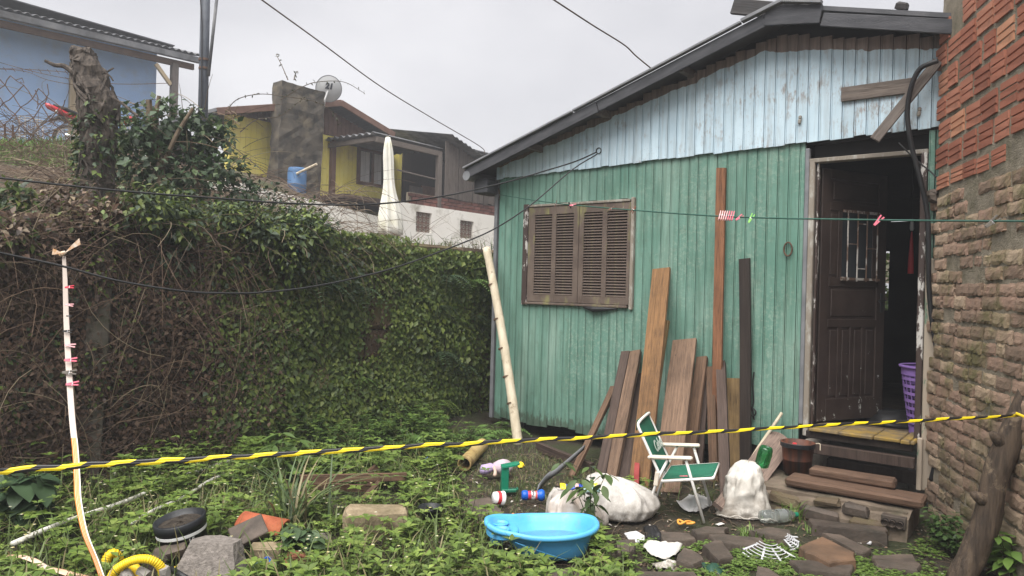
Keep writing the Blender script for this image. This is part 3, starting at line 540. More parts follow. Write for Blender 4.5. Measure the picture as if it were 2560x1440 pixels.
def on_facade():
    M = MAT
    # broken board hanging across the door corner
    a = HF.w(*HF.loc(2346, 152, .16)); c = HF.w(*HF.loc(2186, 350, .20)); ax = (a - c).normalized(); wd = ax.cross(HF.n).normalized(); yy = ax.cross(wd)
    mt = Matrix((wd, yy, ax)).transposed().to_4x4(); mt.translation = c
    b = MB(); L = (a - c).length; b.box((0, 0, L / 2), (.078, .026, L), ch=.005).jitter(.004, 2)
    tag(b.build('broken_board', M['greywood_z'], mtx=mt), 'dark grey board hanging diagonally over the top of the doorway', 'board')
    r = MB(); n = 20; r.tube([(.034 * math.cos(2 * math.pi * i / n), 0, .058 * math.sin(2 * math.pi * i / n)) for i in range(n + 1)], .007, 6, cap=False)
    s, z = HF.sz(1970, 623, .03); tag(r.build('oval_ring', M['rust'], loc=HF.w(s, -.03, z), rot=(0, 0, HF.th)), 'small rusty oval ring hung on the green boards beside the door', 'ring')
    pts = [HF.w(*HF.loc(x, y, .03)) for x, y in ((1885, 930), (1882, 960), (1884, 1000), (1880, 1022), (1876, 1036), (1884, 1040), (1890, 1030), (1882, 1022), (1886, 1050))]
    tag(MB().tube(spline(pts, 4), .006, 6).build('knotted_string', M['rubber'], loc=(0, 0, 0)), 'short black knotted cord hanging on the green boards', 'cord')
    # black hose running down the right of the doorway
    hp = [HF.w(*HF.loc(x, y, o)) for x, y, o in ((2346, 152, .26), (2322, 160, .26), (2300, 172, .25), (2284, 200, .24), (2272, 245, .22), (2269, 300, .2), (2280, 370, .18), (2300, 445, .16), (2318, 530, .14), (2322, 620, .13), (2322, 710, .12), (2330, 800, .12), (2345, 890, .14), (2357, 960, .18), (2358, 1040, .2), (2350, 1100, .2), (2338, 1160, .18), (2328, 1200, .16))]
    tag(MB().tube(spline(hp, 5), .019, 8).build('black_hose', M['rubber'], smooth=True), 'thick black hose running down the right side of the doorway', 'hose')
    hp = [HF.w(*HF.loc(x, y, o)) for x, y, o in ((2246, 357, .12), (2290, 400, .11), (2325, 428, .1), (2362, 462, .1))]
    tag(MB().tube(hp, .006, 6).build('thin_rod', M['rubber']), 'thin dark rod crossing the top right corner of the doorway', 'rod')
on_facade()
# ------------------------------------------------------------------ things inside the doorway
def interior_things():
    M = MAT
    # perforated purple basket
    c = HF.w(4.29, .46, 0); T = thing('laundry_basket', 'tall purple perforated plastic laundry basket inside the doorway', 'basket', (c.x, c.y, .486), 0)
    H = .56; R0, R1 = .155, .235; n = 26; rows = 8
    b = MB()
    def rz(t): return R0 + (R1 - R0) * t ** .8
    for k in range(n):
        a = 2 * math.pi * k / n; w = .16
        for t0, t1 in [(0, 1)]:
            V = []
            for t in np.linspace(.02, .95, 12):
                for da in (-w * .28, w * .28): r = rz(t); V.append((r * math.cos(a + da * .45), r * math.sin(a + da * .45), t * H))
            b.add(V, [(2 * i, 2 * i + 1, 2 * i + 3, 2 * i + 2) for i in range(11)])
    for j in range(rows + 1):
        t = .06 + .86 * j / rows; hh = .012 if 0 < j < rows else .03
        b.lathe([(rz(t) + .001, t * H - hh), (rz(t) + .0015, t * H + hh)], n * 2, cap=(False, False))
    o = b.build('basket_wall', M['purple'], T); md = o.modifiers.new('solid', 'SOLIDIFY'); md.thickness = .004
    MB().lathe([(R1 - .01, H - .02), (R1 + .012, H - .018), (R1 + .016, H), (R1 + .002, H + .006), (R1 - .008, H - .004)], 40, cap=(False, False)).build('basket_rim', M['purple'], T, smooth=True)
    MB().lathe([(.0, .004), (R0, .004), (R0 + .006, .03), (R0, .03), (0.0, .012)], 30, cap=(False, False)).build('basket_base', M['purple'], T)
    c = HF.w(3.98, .75, .49); b = MB(); r = random.Random(2)
    rings = [[Vector((math.cos(a) * (.30 - .04 * i) * (1 + .15 * math.sin(3 * a + i)), math.sin(a) * (.22 - .03 * i), .03 * i + .012 * math.sin(5 * a + i))) for a in np.linspace(0, 2 * math.pi, 16, endpoint=False)] for i in range(5)]
    b.loft(rings); tag(b.build('black_bag', M['seat'], loc=c, smooth=True), 'crumpled black plastic bag on the dark floor behind the door', 'bag')
    c = HF.w(3.99, 1.2, 2.05); T = thing('hanging_lamp', 'small bulb on a cord with a red tassel hanging in the dark doorway', 'lamp', c)
    MB().tube([(0, 0, .85), (0, 0, .28)], .004, 6).build('cord', M['wire'], T); MB().lathe([(.012, .18), (.018, .2), (.016, .25), (.008, .28)], 10).build('lamp_holder', M['white'], T); MB().lathe([(.026, -.22), (.024, -.1), (.012, .1), (.006, .17)], 10).build('red_tassel', M['red'], T)
interior_things()
# ------------------------------------------------------------------ ground, hillside
WQ = Vector((-3.25, 5.45, 0)); WE = Vector((-.40, 8.60, 0)); WF = Frame(WQ, math.atan2(WE.y - WQ.y, WE.x - WQ.x))   # retaining wall face
def fbm(x, y, s=1.0, o=4): return mnoise.fractal(Vector((x * s, y * s, 3.7)), 1.0, 2.0, o)
def ground_z(x, y):
    a = .022 * fbm(x, y, 1.3) + .012 * fbm(x + 9, y, 5)
    q = (Vector((x, y, 0)) - WQ).dot(WF.n)          # rise a little along the foot of the retaining wall
    return a + .16 * max(0.0, 1 - max(q, 0) / 1.1) ** 2 - .02
def grid(name, xs, ys, fz, mat):
    V = [(x, y, fz(x, y)) for y in ys for x in xs]; n = len(xs)
    Fc = [(j * n + i, j * n + i + 1, (j + 1) * n + i + 1, (j + 1) * n + i) for j in range(len(ys) - 1) for i in range(n - 1)]
    return link(bpy.data.objects.new(name, mesh(name, V, Fc, mat, True)))
def ground():
    xs = [-90, -40, -20, -10] + list(np.linspace(-6, 6, 150)) + [10, 20, 40, 90]; ys = [-60, -20, -5, 0] + list(np.linspace(1.5, 11, 130)) + [14, 20, 40, 90]
    tag(grid('ground', xs, ys, lambda x, y: ground_z(x, y) if abs(x) < 8 and 0 < y < 13 else -.03, MAT['ground']), kind='structure')
ground()
CP = [(225, 640, 5.75), (0, 620, 5.2), (600, 640, 6.7), (900, 645, 7.5), (1200, 640, 9.0), (50, 600, 6.2), (50, 490, 8), (120, 425, 10), (150, 368, 10.8), (10, 366, 10.5), (-300, 360, 10), (150, 374, 13), (-300, 330, 15), (300, 366, 14.3), (400, 322, 20), (-200, 300, 25),
      (300, 520, 8.5), (1000, 640, 10), (1100, 645, 11), (1210, 640, 13), (1300, 640, 11), (950, 625, 9), (900, 615, 15), (1000, 610, 18), (1100, 620, 22), (1000, 600, 30), (800, 560, 30), (600, 500, 30), (1200, 640, 40), (450, 500, 9.5), (480, 470, 13), (560, 470, 18), (620, 545, 16.5), (700, 570, 15.0), (700, 595, 10), (850, 600, 12), (850, 625, 9), (1000, 605, 12), (1100, 628, 16), (1220, 640, 18), (1300, 640, 20), (1500, 640, 14), (2000, 640, 30), (900, 620, 22), (1300, 640, 60), (0, 330, 60), (700, 400, 40)]
CPW = [at(*c) for c in CP]; CPA = np.array([(p.x, p.y, p.z) for p in CPW])
def hill_z(x, y):
    d2 = (CPA[:, 0] - x) ** 2 + (CPA[:, 1] - y) ** 2 + .02; wt = 1 / d2 ** 1.6
    return float((wt * CPA[:, 2]).sum() / wt.sum()) + .05 * fbm(x, y, .9)
def hillside():
    ts = list(np.linspace(-14, -4, 12)) + list(np.linspace(-3.6, 9, 80)) + list(np.linspace(10, 60, 18)); qs = [-.02, .1] + list(np.linspace(.25, 8, 40)) + list(np.linspace(8.6, 70, 30))
    V = []
    for q in qs:
        for t in ts:
            p = WF.w(t, q, 0); z = hill_z(p.x, p.y); z = min(z, 2.05 + q * 1.2) if q < 1.2 else z; V.append((p.x, p.y, z))
    n = len(ts); Fc = [(j * n + i, j * n + i + 1, (j + 1) * n + i + 1, (j + 1) * n + i) for j in range(len(qs) - 1) for i in range(n - 1)]
    m = basic('dry_bank_earth', (.050, .036, .025), (.12, .088, .06), 6, .95, 1.0, 14, dirt=(.055, .06, .025), dscale=1.2, dlo=.5, dhi=.62)
    tag(link(bpy.data.objects.new('hillside', mesh('hillside', V, Fc, m, True))), kind='structure')
hillside()
# ------------------------------------------------------------------ retaining wall of stone blocks
def retaining_wall():
    R = random.Random(11); T = thing('retaining_wall', 'mossy stone retaining wall overgrown with creepers behind the yard', 'wall', WF.o, WF.th)
    MB().box((3.2, .30, .98), (12.4, .5, 2.0)).build('wall_fill', MAT['soil'], T)
    z = -.05
    while z < 1.98:
        h = R.uniform(.27, .36); h = min(h, 2.06 - z); x = -3 + R.uniform(-.3, 0)
        while x < 9.3:
            l = R.uniform(.42, .85); b = MB().box((l / 2, .1, h / 2), (l - .02, .24, h - .02), ch=.025).jitter(.012, R.random())
            b.build('stone_block', MAT['stonewall'], T, (x, R.uniform(-.03, .02), z)); x += l
        z += h
retaining_wall()
# ------------------------------------------------------------------ brick wall on the right
BF = Frame(at(2352, 720, 5.35), rad(-103.1))
def brick_wall():
    R = random.Random(5); T = thing('brick_wall', 'old brick wall of mossy solid bricks topped with red hollow bricks', 'wall', BF.o, BF.th)
    # mortar face with relief, closed behind
    xs = np.linspace(-.12, 3.2, 130); zs = np.linspace(-.05, 4.1, 150); V = []
    for z in zs:
        for x in xs:
            q = mnoise.fractal(Vector((x * 5, z * 5, 1.3)), 1, 2, 5); e = .03 * max(0, (x < -.05)); V.append((x + .03 * mnoise.noise(Vector((z * 3, 1, 7))) * (1 if x < 0 else 0), -.006 * q - .020 + e, z))
    n = len(xs); Fc = [(j * n + i, j * n + i + 1, (j + 1) * n + i + 1, (j + 1) * n + i) for j in range(len(zs) - 1) for i in range(n - 1)]
    b = MB().add(V, Fc); b.box((1.54, .15, 2.02), (3.30, .24, 4.1)); b.build('mortar', MAT['mortar'], T, smooth=False)
    # old solid bricks
    def rough_brick(l, h, seed):
        r = random.Random(seed); nx, nz = 7, 4; V = []; 
        for j in range(nz + 1):
            for i in range(nx + 1):
                x = l * i / nx; z = h * j / nz; ed = min(i, nx - i) == 0 or min(j, nz - j) == 0
                V.append((x + r.uniform(-.006, .006), (.006 if ed else 0) + r.uniform(-.002, .002), z + r.uniform(-.006, .006)))
        Fc = [(j * (nx + 1) + i, j * (nx + 1) + i + 1, (j + 1) * (nx + 1) + i + 1, (j + 1) * (nx + 1) + i) for j in range(nz) for i in range(nx)]
        m = (nx + 1); N = len(V)
        ring = [i for i in range(m)] + [j * m + nx for j in range(1, nz + 1)] + [nz * m + i for i in range(nx - 1, -1, -1)] + [j * m for j in range(nz - 1, 0, -1)]
        for i in ring: V.append((V[i][0], .07, V[i][2]))
        for k in range(len(ring)): a, c = ring[k], ring[(k + 1) % len(ring)]; Fc.append((c, a, N + k, N + (k + 1) % len(ring)))
        return MB().add(V, Fc)
    lib = [(l, rough_brick(l, .076, i).me('brick', MAT['solid'])) for i, l in enumerate((.23, .21, .25, .17, .24, .12, .22, .19))]
    z = -.02; row = 0
    while z < 2.36:
        h = .092 + R.uniform(-.006, .008); x = -.10 + (row % 2) * -.06 + R.uniform(-.05, .05)
        while x < 1.75:
            l, me = R.choice(lib)
            if R.random() < .93:
                o = inst('brick', me, T, (x, -.034 + R.uniform(-.007, .007), z + R.uniform(-.006, .006)), (R.uniform(-.025, .025), R.uniform(-.03, .03), R.uniform(-.02, .02)), (1, 1, R.uniform(.92, 1.08)))
            x += l + R.uniform(.008, .022)
        z += h; row += 1
    # hollow red bricks with ribbed faces
    def ribbed(l, h, k):
        g = .006; pr = [(.07, 0), (.0, .0)]; zz = 0
        for i in range(k):
            a = h * (i + 1) / k
            if i < k - 1: pr += [(0, a - g), (.008, a - g * .6), (.008, a + g * .6), (0, a + g)]
        pr += [(0, h), (.07, h)]; m = len(pr); V = [(0, y, z) for y, z in pr] + [(l, y, z) for y, z in pr]
        Fc = [(i + 1, i, m + i, m + i + 1) for i in range(m - 1)] + [tuple(range(m)), tuple(range(m, 2 * m))[::-1]]
        return MB().add(V, Fc)
    hb = [(l, h, ribbed(l, h, k).jitter(.0025, i).me('hollow_brick', MAT['hollow'])) for i, (l, h, k) in enumerate(((.21, .15, 3), (.23, .15, 3), (.19, .15, 3), (.22, .15, 3), (.15, .15, 3), (.17, .15, 3)))]
    z = 2.425; row = 0
    while z < 4.0:
        x = -.06 + (row % 2) * -.05 + R.uniform(-.02, .03)
        h0 = .10 if row == 0 else .15
        while x < 1.75:
            l, h, me = R.choice(hb)
            if not (z > 3.62 and x < .35) and R.random() < .96: inst('hollow_brick', me, T, (x, -.032 + R.uniform(-.005, .005), z + R.uniform(-.010, .010)), (R.uniform(-.015, .015), R.uniform(-.035, .035), R.uniform(-.012, .012)), (1, 1, h0 / .15))
            x += l + R.uniform(.028, .055)
        z += h0 + R.uniform(.03, .048); row += 1
    st = MB(); rr = random.Random(3); st.lathe([(.0, -.06), (.045, -.05), (.06, -.01), (.05, .035), (.0, .05)], 9).jitter(.01, 3); st.build('corner_stone', MAT['slate'], T, (-.10, -.03, 2.385), (0, 1.4, 0))
brick_wall()
# ------------------------------------------------------------------ vegetation generators
GREEN = [(.065, .115, .022), (.085, .14, .028), (.050, .095, .020), (.11, .165, .036), (.070, .12, .036)]
IVY = [(.075, .112, .022), (.105, .148, .030), (.055, .088, .020), (.150, .190, .045), (.075, .108, .036), (.12, .15, .03)]
DARKG = [(.022, .042, .018), (.030, .055, .022), (.040, .066, .030), (.052, .075, .042)]
DEAD = [(.060, .036, .024), (.090, .055, .036), (.040, .025, .018), (.120, .080, .055), (.075, .042, .026)]
STRAW = [(.19, .145, .095), (.13, .095, .062), (.24, .19, .125), (.085, .06, .042), (.16, .105, .07)]
def unit(a): return a / (np.linalg.norm(a, axis=1, keepdims=True) + 1e-9)
def pick(pal, n, jit=.25):
    p = np.array(pal); c = p[RNG.integers(0, len(p), n)] * (1 + RNG.uniform(-jit, jit, (n, 1))); return np.hstack([c, np.ones((n, 1))])
class Leaves:
    """collects leaves (5-vert folded blades), stems and grass into meshes"""
    def __init__(s): s.P = []; s.D = []; s.N = []; s.L = []; s.W = []; s.C = []; s.SV = []; s.SF = []; s.SC = []; s.sn = 0; s.GV = []; s.GF = []; s.GC = []; s.gn = 0; s.BIG = []
    def leaf(s, P, D, N, L, W, C):
        P = np.atleast_2d(P); n = len(P); b = lambda a: np.broadcast_to(np.asarray(a, float), (n,)).copy()
        s.P.append(P); s.D.append(np.atleast_2d(D)); s.N.append(np.atleast_2d(N)); s.L.append(b(L)); s.W.append(b(W)); s.C.append(C)
    def stem(s, pts, r, col):
        pts = np.asarray(pts, float); m = len(pts); t = unit(np.gradient(pts, axis=0)); a = unit(np.cross(t, [.31, .22, .92])); b = np.cross(t, a); rr = np.linspace(r, r * .5, m)[:, None]
        V = np.concatenate([pts + a * rr, pts + (-.5 * a + .87 * b) * rr, pts + (-.5 * a - .87 * b) * rr]); i = np.arange(m - 1); Fc = []
        for k in range(3): q = (k + 1) % 3; Fc.append(np.stack([k * m + i, q * m + i, q * m + i + 1, k * m + i + 1], 1))
        s.SV.append(V); s.SF.append(np.concatenate(Fc) + s.sn); s.sn += len(V); s.SC.append(np.tile(np.array([*col, 1.0]), (len(V), 1)))
    def blades(s, P, az, H, W, bend, C, seg=4):
        P = np.asarray(P, float); n = len(P); b = lambda a: np.broadcast_to(np.asarray(a, float), (n,)); H, W, bend, az = b(H), b(W), b(bend), b(az)
        d = np.stack([np.cos(az), np.sin(az), 0 * az], 1); sd = np.stack([-np.sin(az), np.cos(az), 0 * az], 1); V = []
        for k in range(seg + 1):
            t = k / seg; c = P + d * (bend * H * t ** 1.8)[:, None] + np.array([0, 0, 1.0]) * (H * (t - .45 * np.clip(bend, 0, 1.6) * t ** 2.4))[:, None]; wd = (W * (1 - t ** 2) * .5 + .0006)[:, None]
            V += [c - sd * wd, c + sd * wd]
        V = np.stack(V, 1).reshape(-1, 3); k = 2 * (seg + 1); base = (np.arange(n) * k)[:, None]; Fc = np.concatenate([base + np.array([[2 * j, 2 * j + 1, 2 * j + 3, 2 * j + 2]]) for j in range(seg)])
        s.GV.append(V); s.GF.append(Fc + s.gn); s.gn += len(V); s.GC.append(np.repeat(C, k, 0))
    def big(s, P, D, N, L, W, C, heart=False):
        """one broad leaf with a rounded outline"""
        P = np.array(P, float); D = np.array(D, float); D /= np.linalg.norm(D); S = np.cross(D, N); S /= np.linalg.norm(S); N = np.cross(S, D)
        prof = [(0, .05), (-.10, .55), (.0, .85), (.2, 1.0), (.42, .92), (.65, .66), (.85, .32), (1, .0)] if heart else [(0, .04), (.1, .45), (.25, .82), (.42, 1.0), (.6, .9), (.78, .58), (.92, .2), (1, 0)]
        V = []; n = len(prof)
        for i, (t, w) in enumerate(prof):
            tc = i / (n - 1); c = P + D * L * tc - N * L * .18 * tc * tc; e = P + D * L * t - N * L * .18 * max(t, 0) ** 2 + N * W * .10 * w
            V += [c, e - S * W * .5 * w, e + S * W * .5 * w]
        F = []
        for i in range(n - 1): a = 3 * i; F += [(a, a + 1, a + 4, a + 3), (a + 2, a, a + 3, a + 5)]
        if L > .065: s.BIG.append((np.array(V), np.array(F), np.repeat(C, len(V), 0))); return
        s.GV.append(np.array(V)); s.GF.append(np.array(F) + s.gn); s.gn += len(V); s.GC.append(np.repeat(C, len(V), 0))
    def leaf_arrays(s):
        P, D, N = np.concatenate(s.P), unit(np.concatenate(s.D)), np.concatenate(s.N); L, W, C = np.concatenate(s.L)[:, None], np.concatenate(s.W)[:, None], np.concatenate(s.C)
        S = unit(np.cross(D, N)); N = np.cross(S, D); V = np.stack([P, P + D * L * .42 - S * W / 2 + N * W * .12, P + D * L * .5 - N * W * .06, P + D * L * .42 + S * W / 2 + N * W * .12, P + D * L - N * L * .14], 1).reshape(-1, 3)
        b = (np.arange(len(P)) * 5)[:, None]; Fc = np.concatenate([b + np.array([[0, 2, 1]]), b + np.array([[0, 3, 2]]), b + np.array([[1, 2, 4]]), b + np.array([[2, 3, 4]])])
        C5 = np.repeat(C, 5, 0); return V, Fc, C5
    def build(s, name, leafmat, stemmat=None, parent=None, loc=(0, 0, 0), names=('leaves', 'stems', 'blades'), single=False):
        """single: one top-level object; otherwise parts under parent"""
        out = []; V = []; Fc = []; C = []; n = 0
        if s.P: v, f, c = s.leaf_arrays(); V.append(v); Fc.append(f); C.append(c); n += len(v)
        for vv, ff, cc, on in ((s.SV, s.SF, s.SC, s.sn), (s.GV, s.GF, s.GC, s.gn)):
            if on:
                v = np.concatenate(vv); f = np.concatenate(ff) + n; f = np.concatenate([f[:, [0, 1, 2]], f[:, [0, 2, 3]]]); V.append(v); Fc.append(f); C.append(np.concatenate(cc)); n += len(v)
        me = npmesh(name, np.concatenate(V) - np.array(loc), np.concatenate(Fc), leafmat, np.concatenate(C), True)
        return link(bpy.data.objects.new(name, me), parent, loc)
    def parts(s, T):
        if s.P: v, f, c = s.leaf_arrays(); link(bpy.data.objects.new('leaves', npmesh('leaves', v, f, MAT['leaf'], c, True)), T)['kind'] = 'stuff'
        for v, f, c in s.BIG: link(bpy.data.objects.new('leaf', npmesh('leaf', v, f, MAT['leaf'], c, True)), T)
        for nm, vv, ff, cc, on, mt in (('stem', s.SV, s.SF, s.SC, s.sn, 'twig'), ('leaf_blades', s.GV, s.GF, s.GC, s.gn, 'leaf')):
            if on: link(bpy.data.objects.new(nm, npmesh(nm, np.concatenate(vv), np.concatenate(ff), MAT[mt], np.concatenate(cc), True)), T)['kind'] = 'stuff'
def weed(K, x, y, z, h, pal, lsz=.045, nst=4, rnd=None):
    """bushy herb: several stems with opposite leaf pairs"""
    r = rnd or random
    for _ in range(nst):
        az = r.uniform(0, 6.28); lean = r.uniform(.1, .55); hh = h * r.uniform(.6, 1.1); m = max(3, int(hh / .045)); t = np.linspace(0, 1, m)
        pts = np.stack([x + np.cos(az) * lean * hh * t ** 1.5 + r.uniform(-.02, .02), y + np.sin(az) * lean * hh * t ** 1.5 + r.uniform(-.02, .02), z + hh * t], 1); K.stem(pts[[0, m // 2, m - 1]], .0022, (.05, .07, .025))
        for i in range(1, m):
            a0 = r.uniform(0, 6.28) + i * 1.57; sz = lsz * (1.15 - .5 * abs(i / m - .4)) * r.uniform(.75, 1.2); k = 2 if i < m - 1 else 4
            A = a0 + np.arange(k) * 2 * math.pi / k; D = np.stack([np.cos(A), np.sin(A), np.full(k, r.uniform(-.1, .55))], 1); N = np.stack([-np.cos(A) * .25, -np.sin(A) * .25, np.ones(k)], 1)
            K.leaf(np.repeat(pts[i:i + 1], k, 0), D, N, sz, sz * r.uniform(.5, .62), pick(pal, k))
def fern_frond(K, p0, az, L, arch, pal, width=.3, droop=0.0):
    n = 16; t = np.linspace(0, 1, n); d = np.array([math.cos(az), math.sin(az), 0]); pts = np.array(p0) + np.outer(t * L * .9, d) + np.outer(L * (arch * t - (arch * 1.05 + droop) * t ** 2.1), [0, 0, 1]); K.stem(pts, .0025, (.06, .06, .02))
    sd = np.array([-math.sin(az), math.cos(az), 0])
    for s_ in (-1, 1):
        i = np.arange(2, n); w = L * width * np.sin(np.clip(t[i] * 1.05, 0, 1) * math.pi * .86 + .42); P = pts[i]; D = sd * s_ + d * .35 + np.array([0, 0, -.15]); D = np.tile(D, (len(i), 1)); N = np.tile([0, 0, 1.0], (len(i), 1)) + RNG.normal(0, .15, (len(i), 3))
        K.leaf(P, D, N, w, L * .06, pick(pal, len(i), .2))
def fern(name, label, p, n, L, pal, up=.75, az0=0, spread=6.28, wall=False):
    K = Leaves(); r = random.Random(int(p[0] * 1000))
    for i in range(n): fern_frond(K, (0, 0, 0), az0 + spread * (i + r.uniform(-.3, .3)) / n, L * r.uniform(.75, 1.15), up * r.uniform(.6, 1.15), pal, .24, .75 * r.uniform(.6, 1.2) if wall else 0)
    T = thing(name, label, 'fern', p); K.parts(T); return T
# ------------------------------------------------------------------ creepers on the retaining wall
def wpos(t, off, z): return np.array(WF.o) + np.outer(t, WF.d) + np.outer(off, WF.n) + np.outer(z, [0, 0, 1.0])
WN = np.array(WF.n); WD = np.array(WF.d)
def lump(t, z): return np.array([.5 + .5 * mnoise.noise(Vector((a * 1.7, b * 1.9, 2.2))) for a, b in zip(t, z)])
def dens(t, z, s=1.3, k=5.0): return np.array([.5 + .9 * mnoise.noise(Vector((a * s, b * s * 1.3, k))) for a, b in zip(t, z)])
def wall_leaves(K, n, t0, t1, z0, z1, size, pal, thr=None, depth=.16, k=5.0, fade=None, base=.03):
    t = RNG.uniform(t0, t1, n); z = RNG.uniform(z0, z1, n); d = dens(t, z, 1.3, k); keep = np.ones(n, bool)
    if thr is not None: keep &= d + RNG.normal(0, .10, n) > thr
    if fade is not None: keep &= RNG.uniform(0, 1, n) < fade(t, z)
    t, z = t[keep], z[keep]; n = len(t); off = base + depth * lump(t, z) * RNG.uniform(.3, 1, n)
    P = wpos(t, off, z); a = RNG.uniform(-1.25, 1.25, n); D = np.outer(np.sin(a), WD) + np.outer(-np.cos(a), [0, 0, 1.0]) + np.outer(RNG.uniform(.0, .6, n), WN); N = np.tile(WN * 1.0 + np.array([0, 0, .7]), (n, 1)) + RNG.normal(0, .38, (n, 3))
    L = size * RNG.uniform(.6, 1.25, n); K.leaf(P, D, N, L, L * RNG.uniform(.55, .8, n), pick(pal, n, .3))
def creepers():
    sm = lambda x, a, b: np.clip((x - a) / (b - a), 0, 1)
    K = Leaves()   # living creeper
    wall_leaves(K, 34000, .75, 4.7, .02, 2.02, .050, IVY, .08, .20, fade=lambda t, z: sm(t, .75, 1.35) * (1 - .75 * sm(t, 3.7, 4.25) * sm(1.3 - z, 0, .5)))
    wall_leaves(K, 5000, 3.1, 4.6, 1.45, 1.93, .055, [(.075, .115, .028), (.10, .14, .036), (.06, .095, .026)], .40, .2)
    wall_leaves(K, 2200, .9, 4.5, .05, 1.9, .072, IVY + [(.13, .17, .05)], .50, .26); wall_leaves(K, 3600, -1.2, 1.2, .02, 2.0, .050, IVY + DARKG, .62, .22)
    wall_leaves(K, 2500, 1.0, 3.2, 1.95, 2.12, .05, IVY, .35, .25)
    o = K.build('creeper_leaves', MAT['leaf'], loc=tuple(WF.w(2.5, -.1, .2))); tag(o, 'green creeper leaves matted over the retaining wall', 'creeper', kind='stuff')
    K = Leaves()   # dead brown creeper
    wall_leaves(K, 17000, -1.4, 1.75, .02, 2.05, .042, DEAD, .22, .24, fade=lambda t, z: 1 - sm(t, .85, 1.75))
    wall_leaves(K, 9000, 1.0, 4.5, .02, 2.0, .036, DEAD, .35, .08, k=9.0)
    R = np.random.default_rng(4)
    for i in range(620):
        t = R.uniform(-1.4, 1.5); z = R.uniform(.1, 2.1); L = R.uniform(.25, .9); a = R.uniform(0, 6.28); q = np.linspace(0, 1, 7); cv = R.normal(0, .6)
        tt = t + L * (np.cos(a + cv * q)) * q; zz = np.clip(z + L * np.sin(a + cv * q) * q - .1 * q * q, .02, 2.3); off = .08 + R.uniform(0, .25) + .05 * np.sin(q * 4)
        K.stem(wpos(tt, off, zz), R.uniform(.0015, .004), DEAD[R.integers(0, 5)] if R.random() < .7 else STRAW[R.integers(0, 5)])
    o = K.build('dead_creeper', MAT['dryleaf'], loc=tuple(WF.w(0, -.1, .2))); tag(o, 'dry brown creeper and tangled stems on the left of the wall', 'dry creeper', kind='stuff')
creepers()
def ball(K, c, r, n, size, pal, shell=.55, droop=.3):
    """leaf clump filling an uneven ellipsoid"""
    u = unit(RNG.normal(0, 1, (n, 3))); rr = (shell + (1 - shell) * RNG.uniform(0, 1, n)) * (1 + .28 * np.array([mnoise.noise(Vector(v) * 2.3 + Vector((c[0], c[1], c[2]))) for v in u])); P = np.array(c) + u * rr[:, None] * np.array(r)
    D = u + RNG.normal(0, .7, (n, 3)); D[:, 2] -= droop; N = u * .6 + np.array([0, 0, .9]) + RNG.normal(0, .4, (n, 3)); L = size * RNG.uniform(.6, 1.25, n); K.leaf(P, D, N, L, L * RNG.uniform(.48, .7, n), pick(pal, n, .3))
def arcs(K, n, box, L, rr, pals, seed, up=.8, droop=.9, hill=True, zoff=0.0):
    R = np.random.default_rng(seed)
    for i in range(n):
        if box[0] == 'tq': t, q = R.uniform(*box[1]), R.uniform(*box[2]); p = WF.w(t, q, 0)
        z = hill_z(p.x, p.y) + zoff + (R.uniform(0, box[3]) if len(box) > 3 else 0); a = R.uniform(0, 6.28); l = R.uniform(*L); s = np.linspace(0, 1, 8); cv = R.normal(0, .7)
        pts = np.stack([p.x + l * s * np.cos(a + cv * s), p.y + l * s * np.sin(a + cv * s), z + l * (up * R.uniform(.4, 1.2) * s - droop * R.uniform(.5, 1.2) * s * s)], 1); K.stem(pts, R.uniform(*rr), pals[R.integers(0, len(pals))])
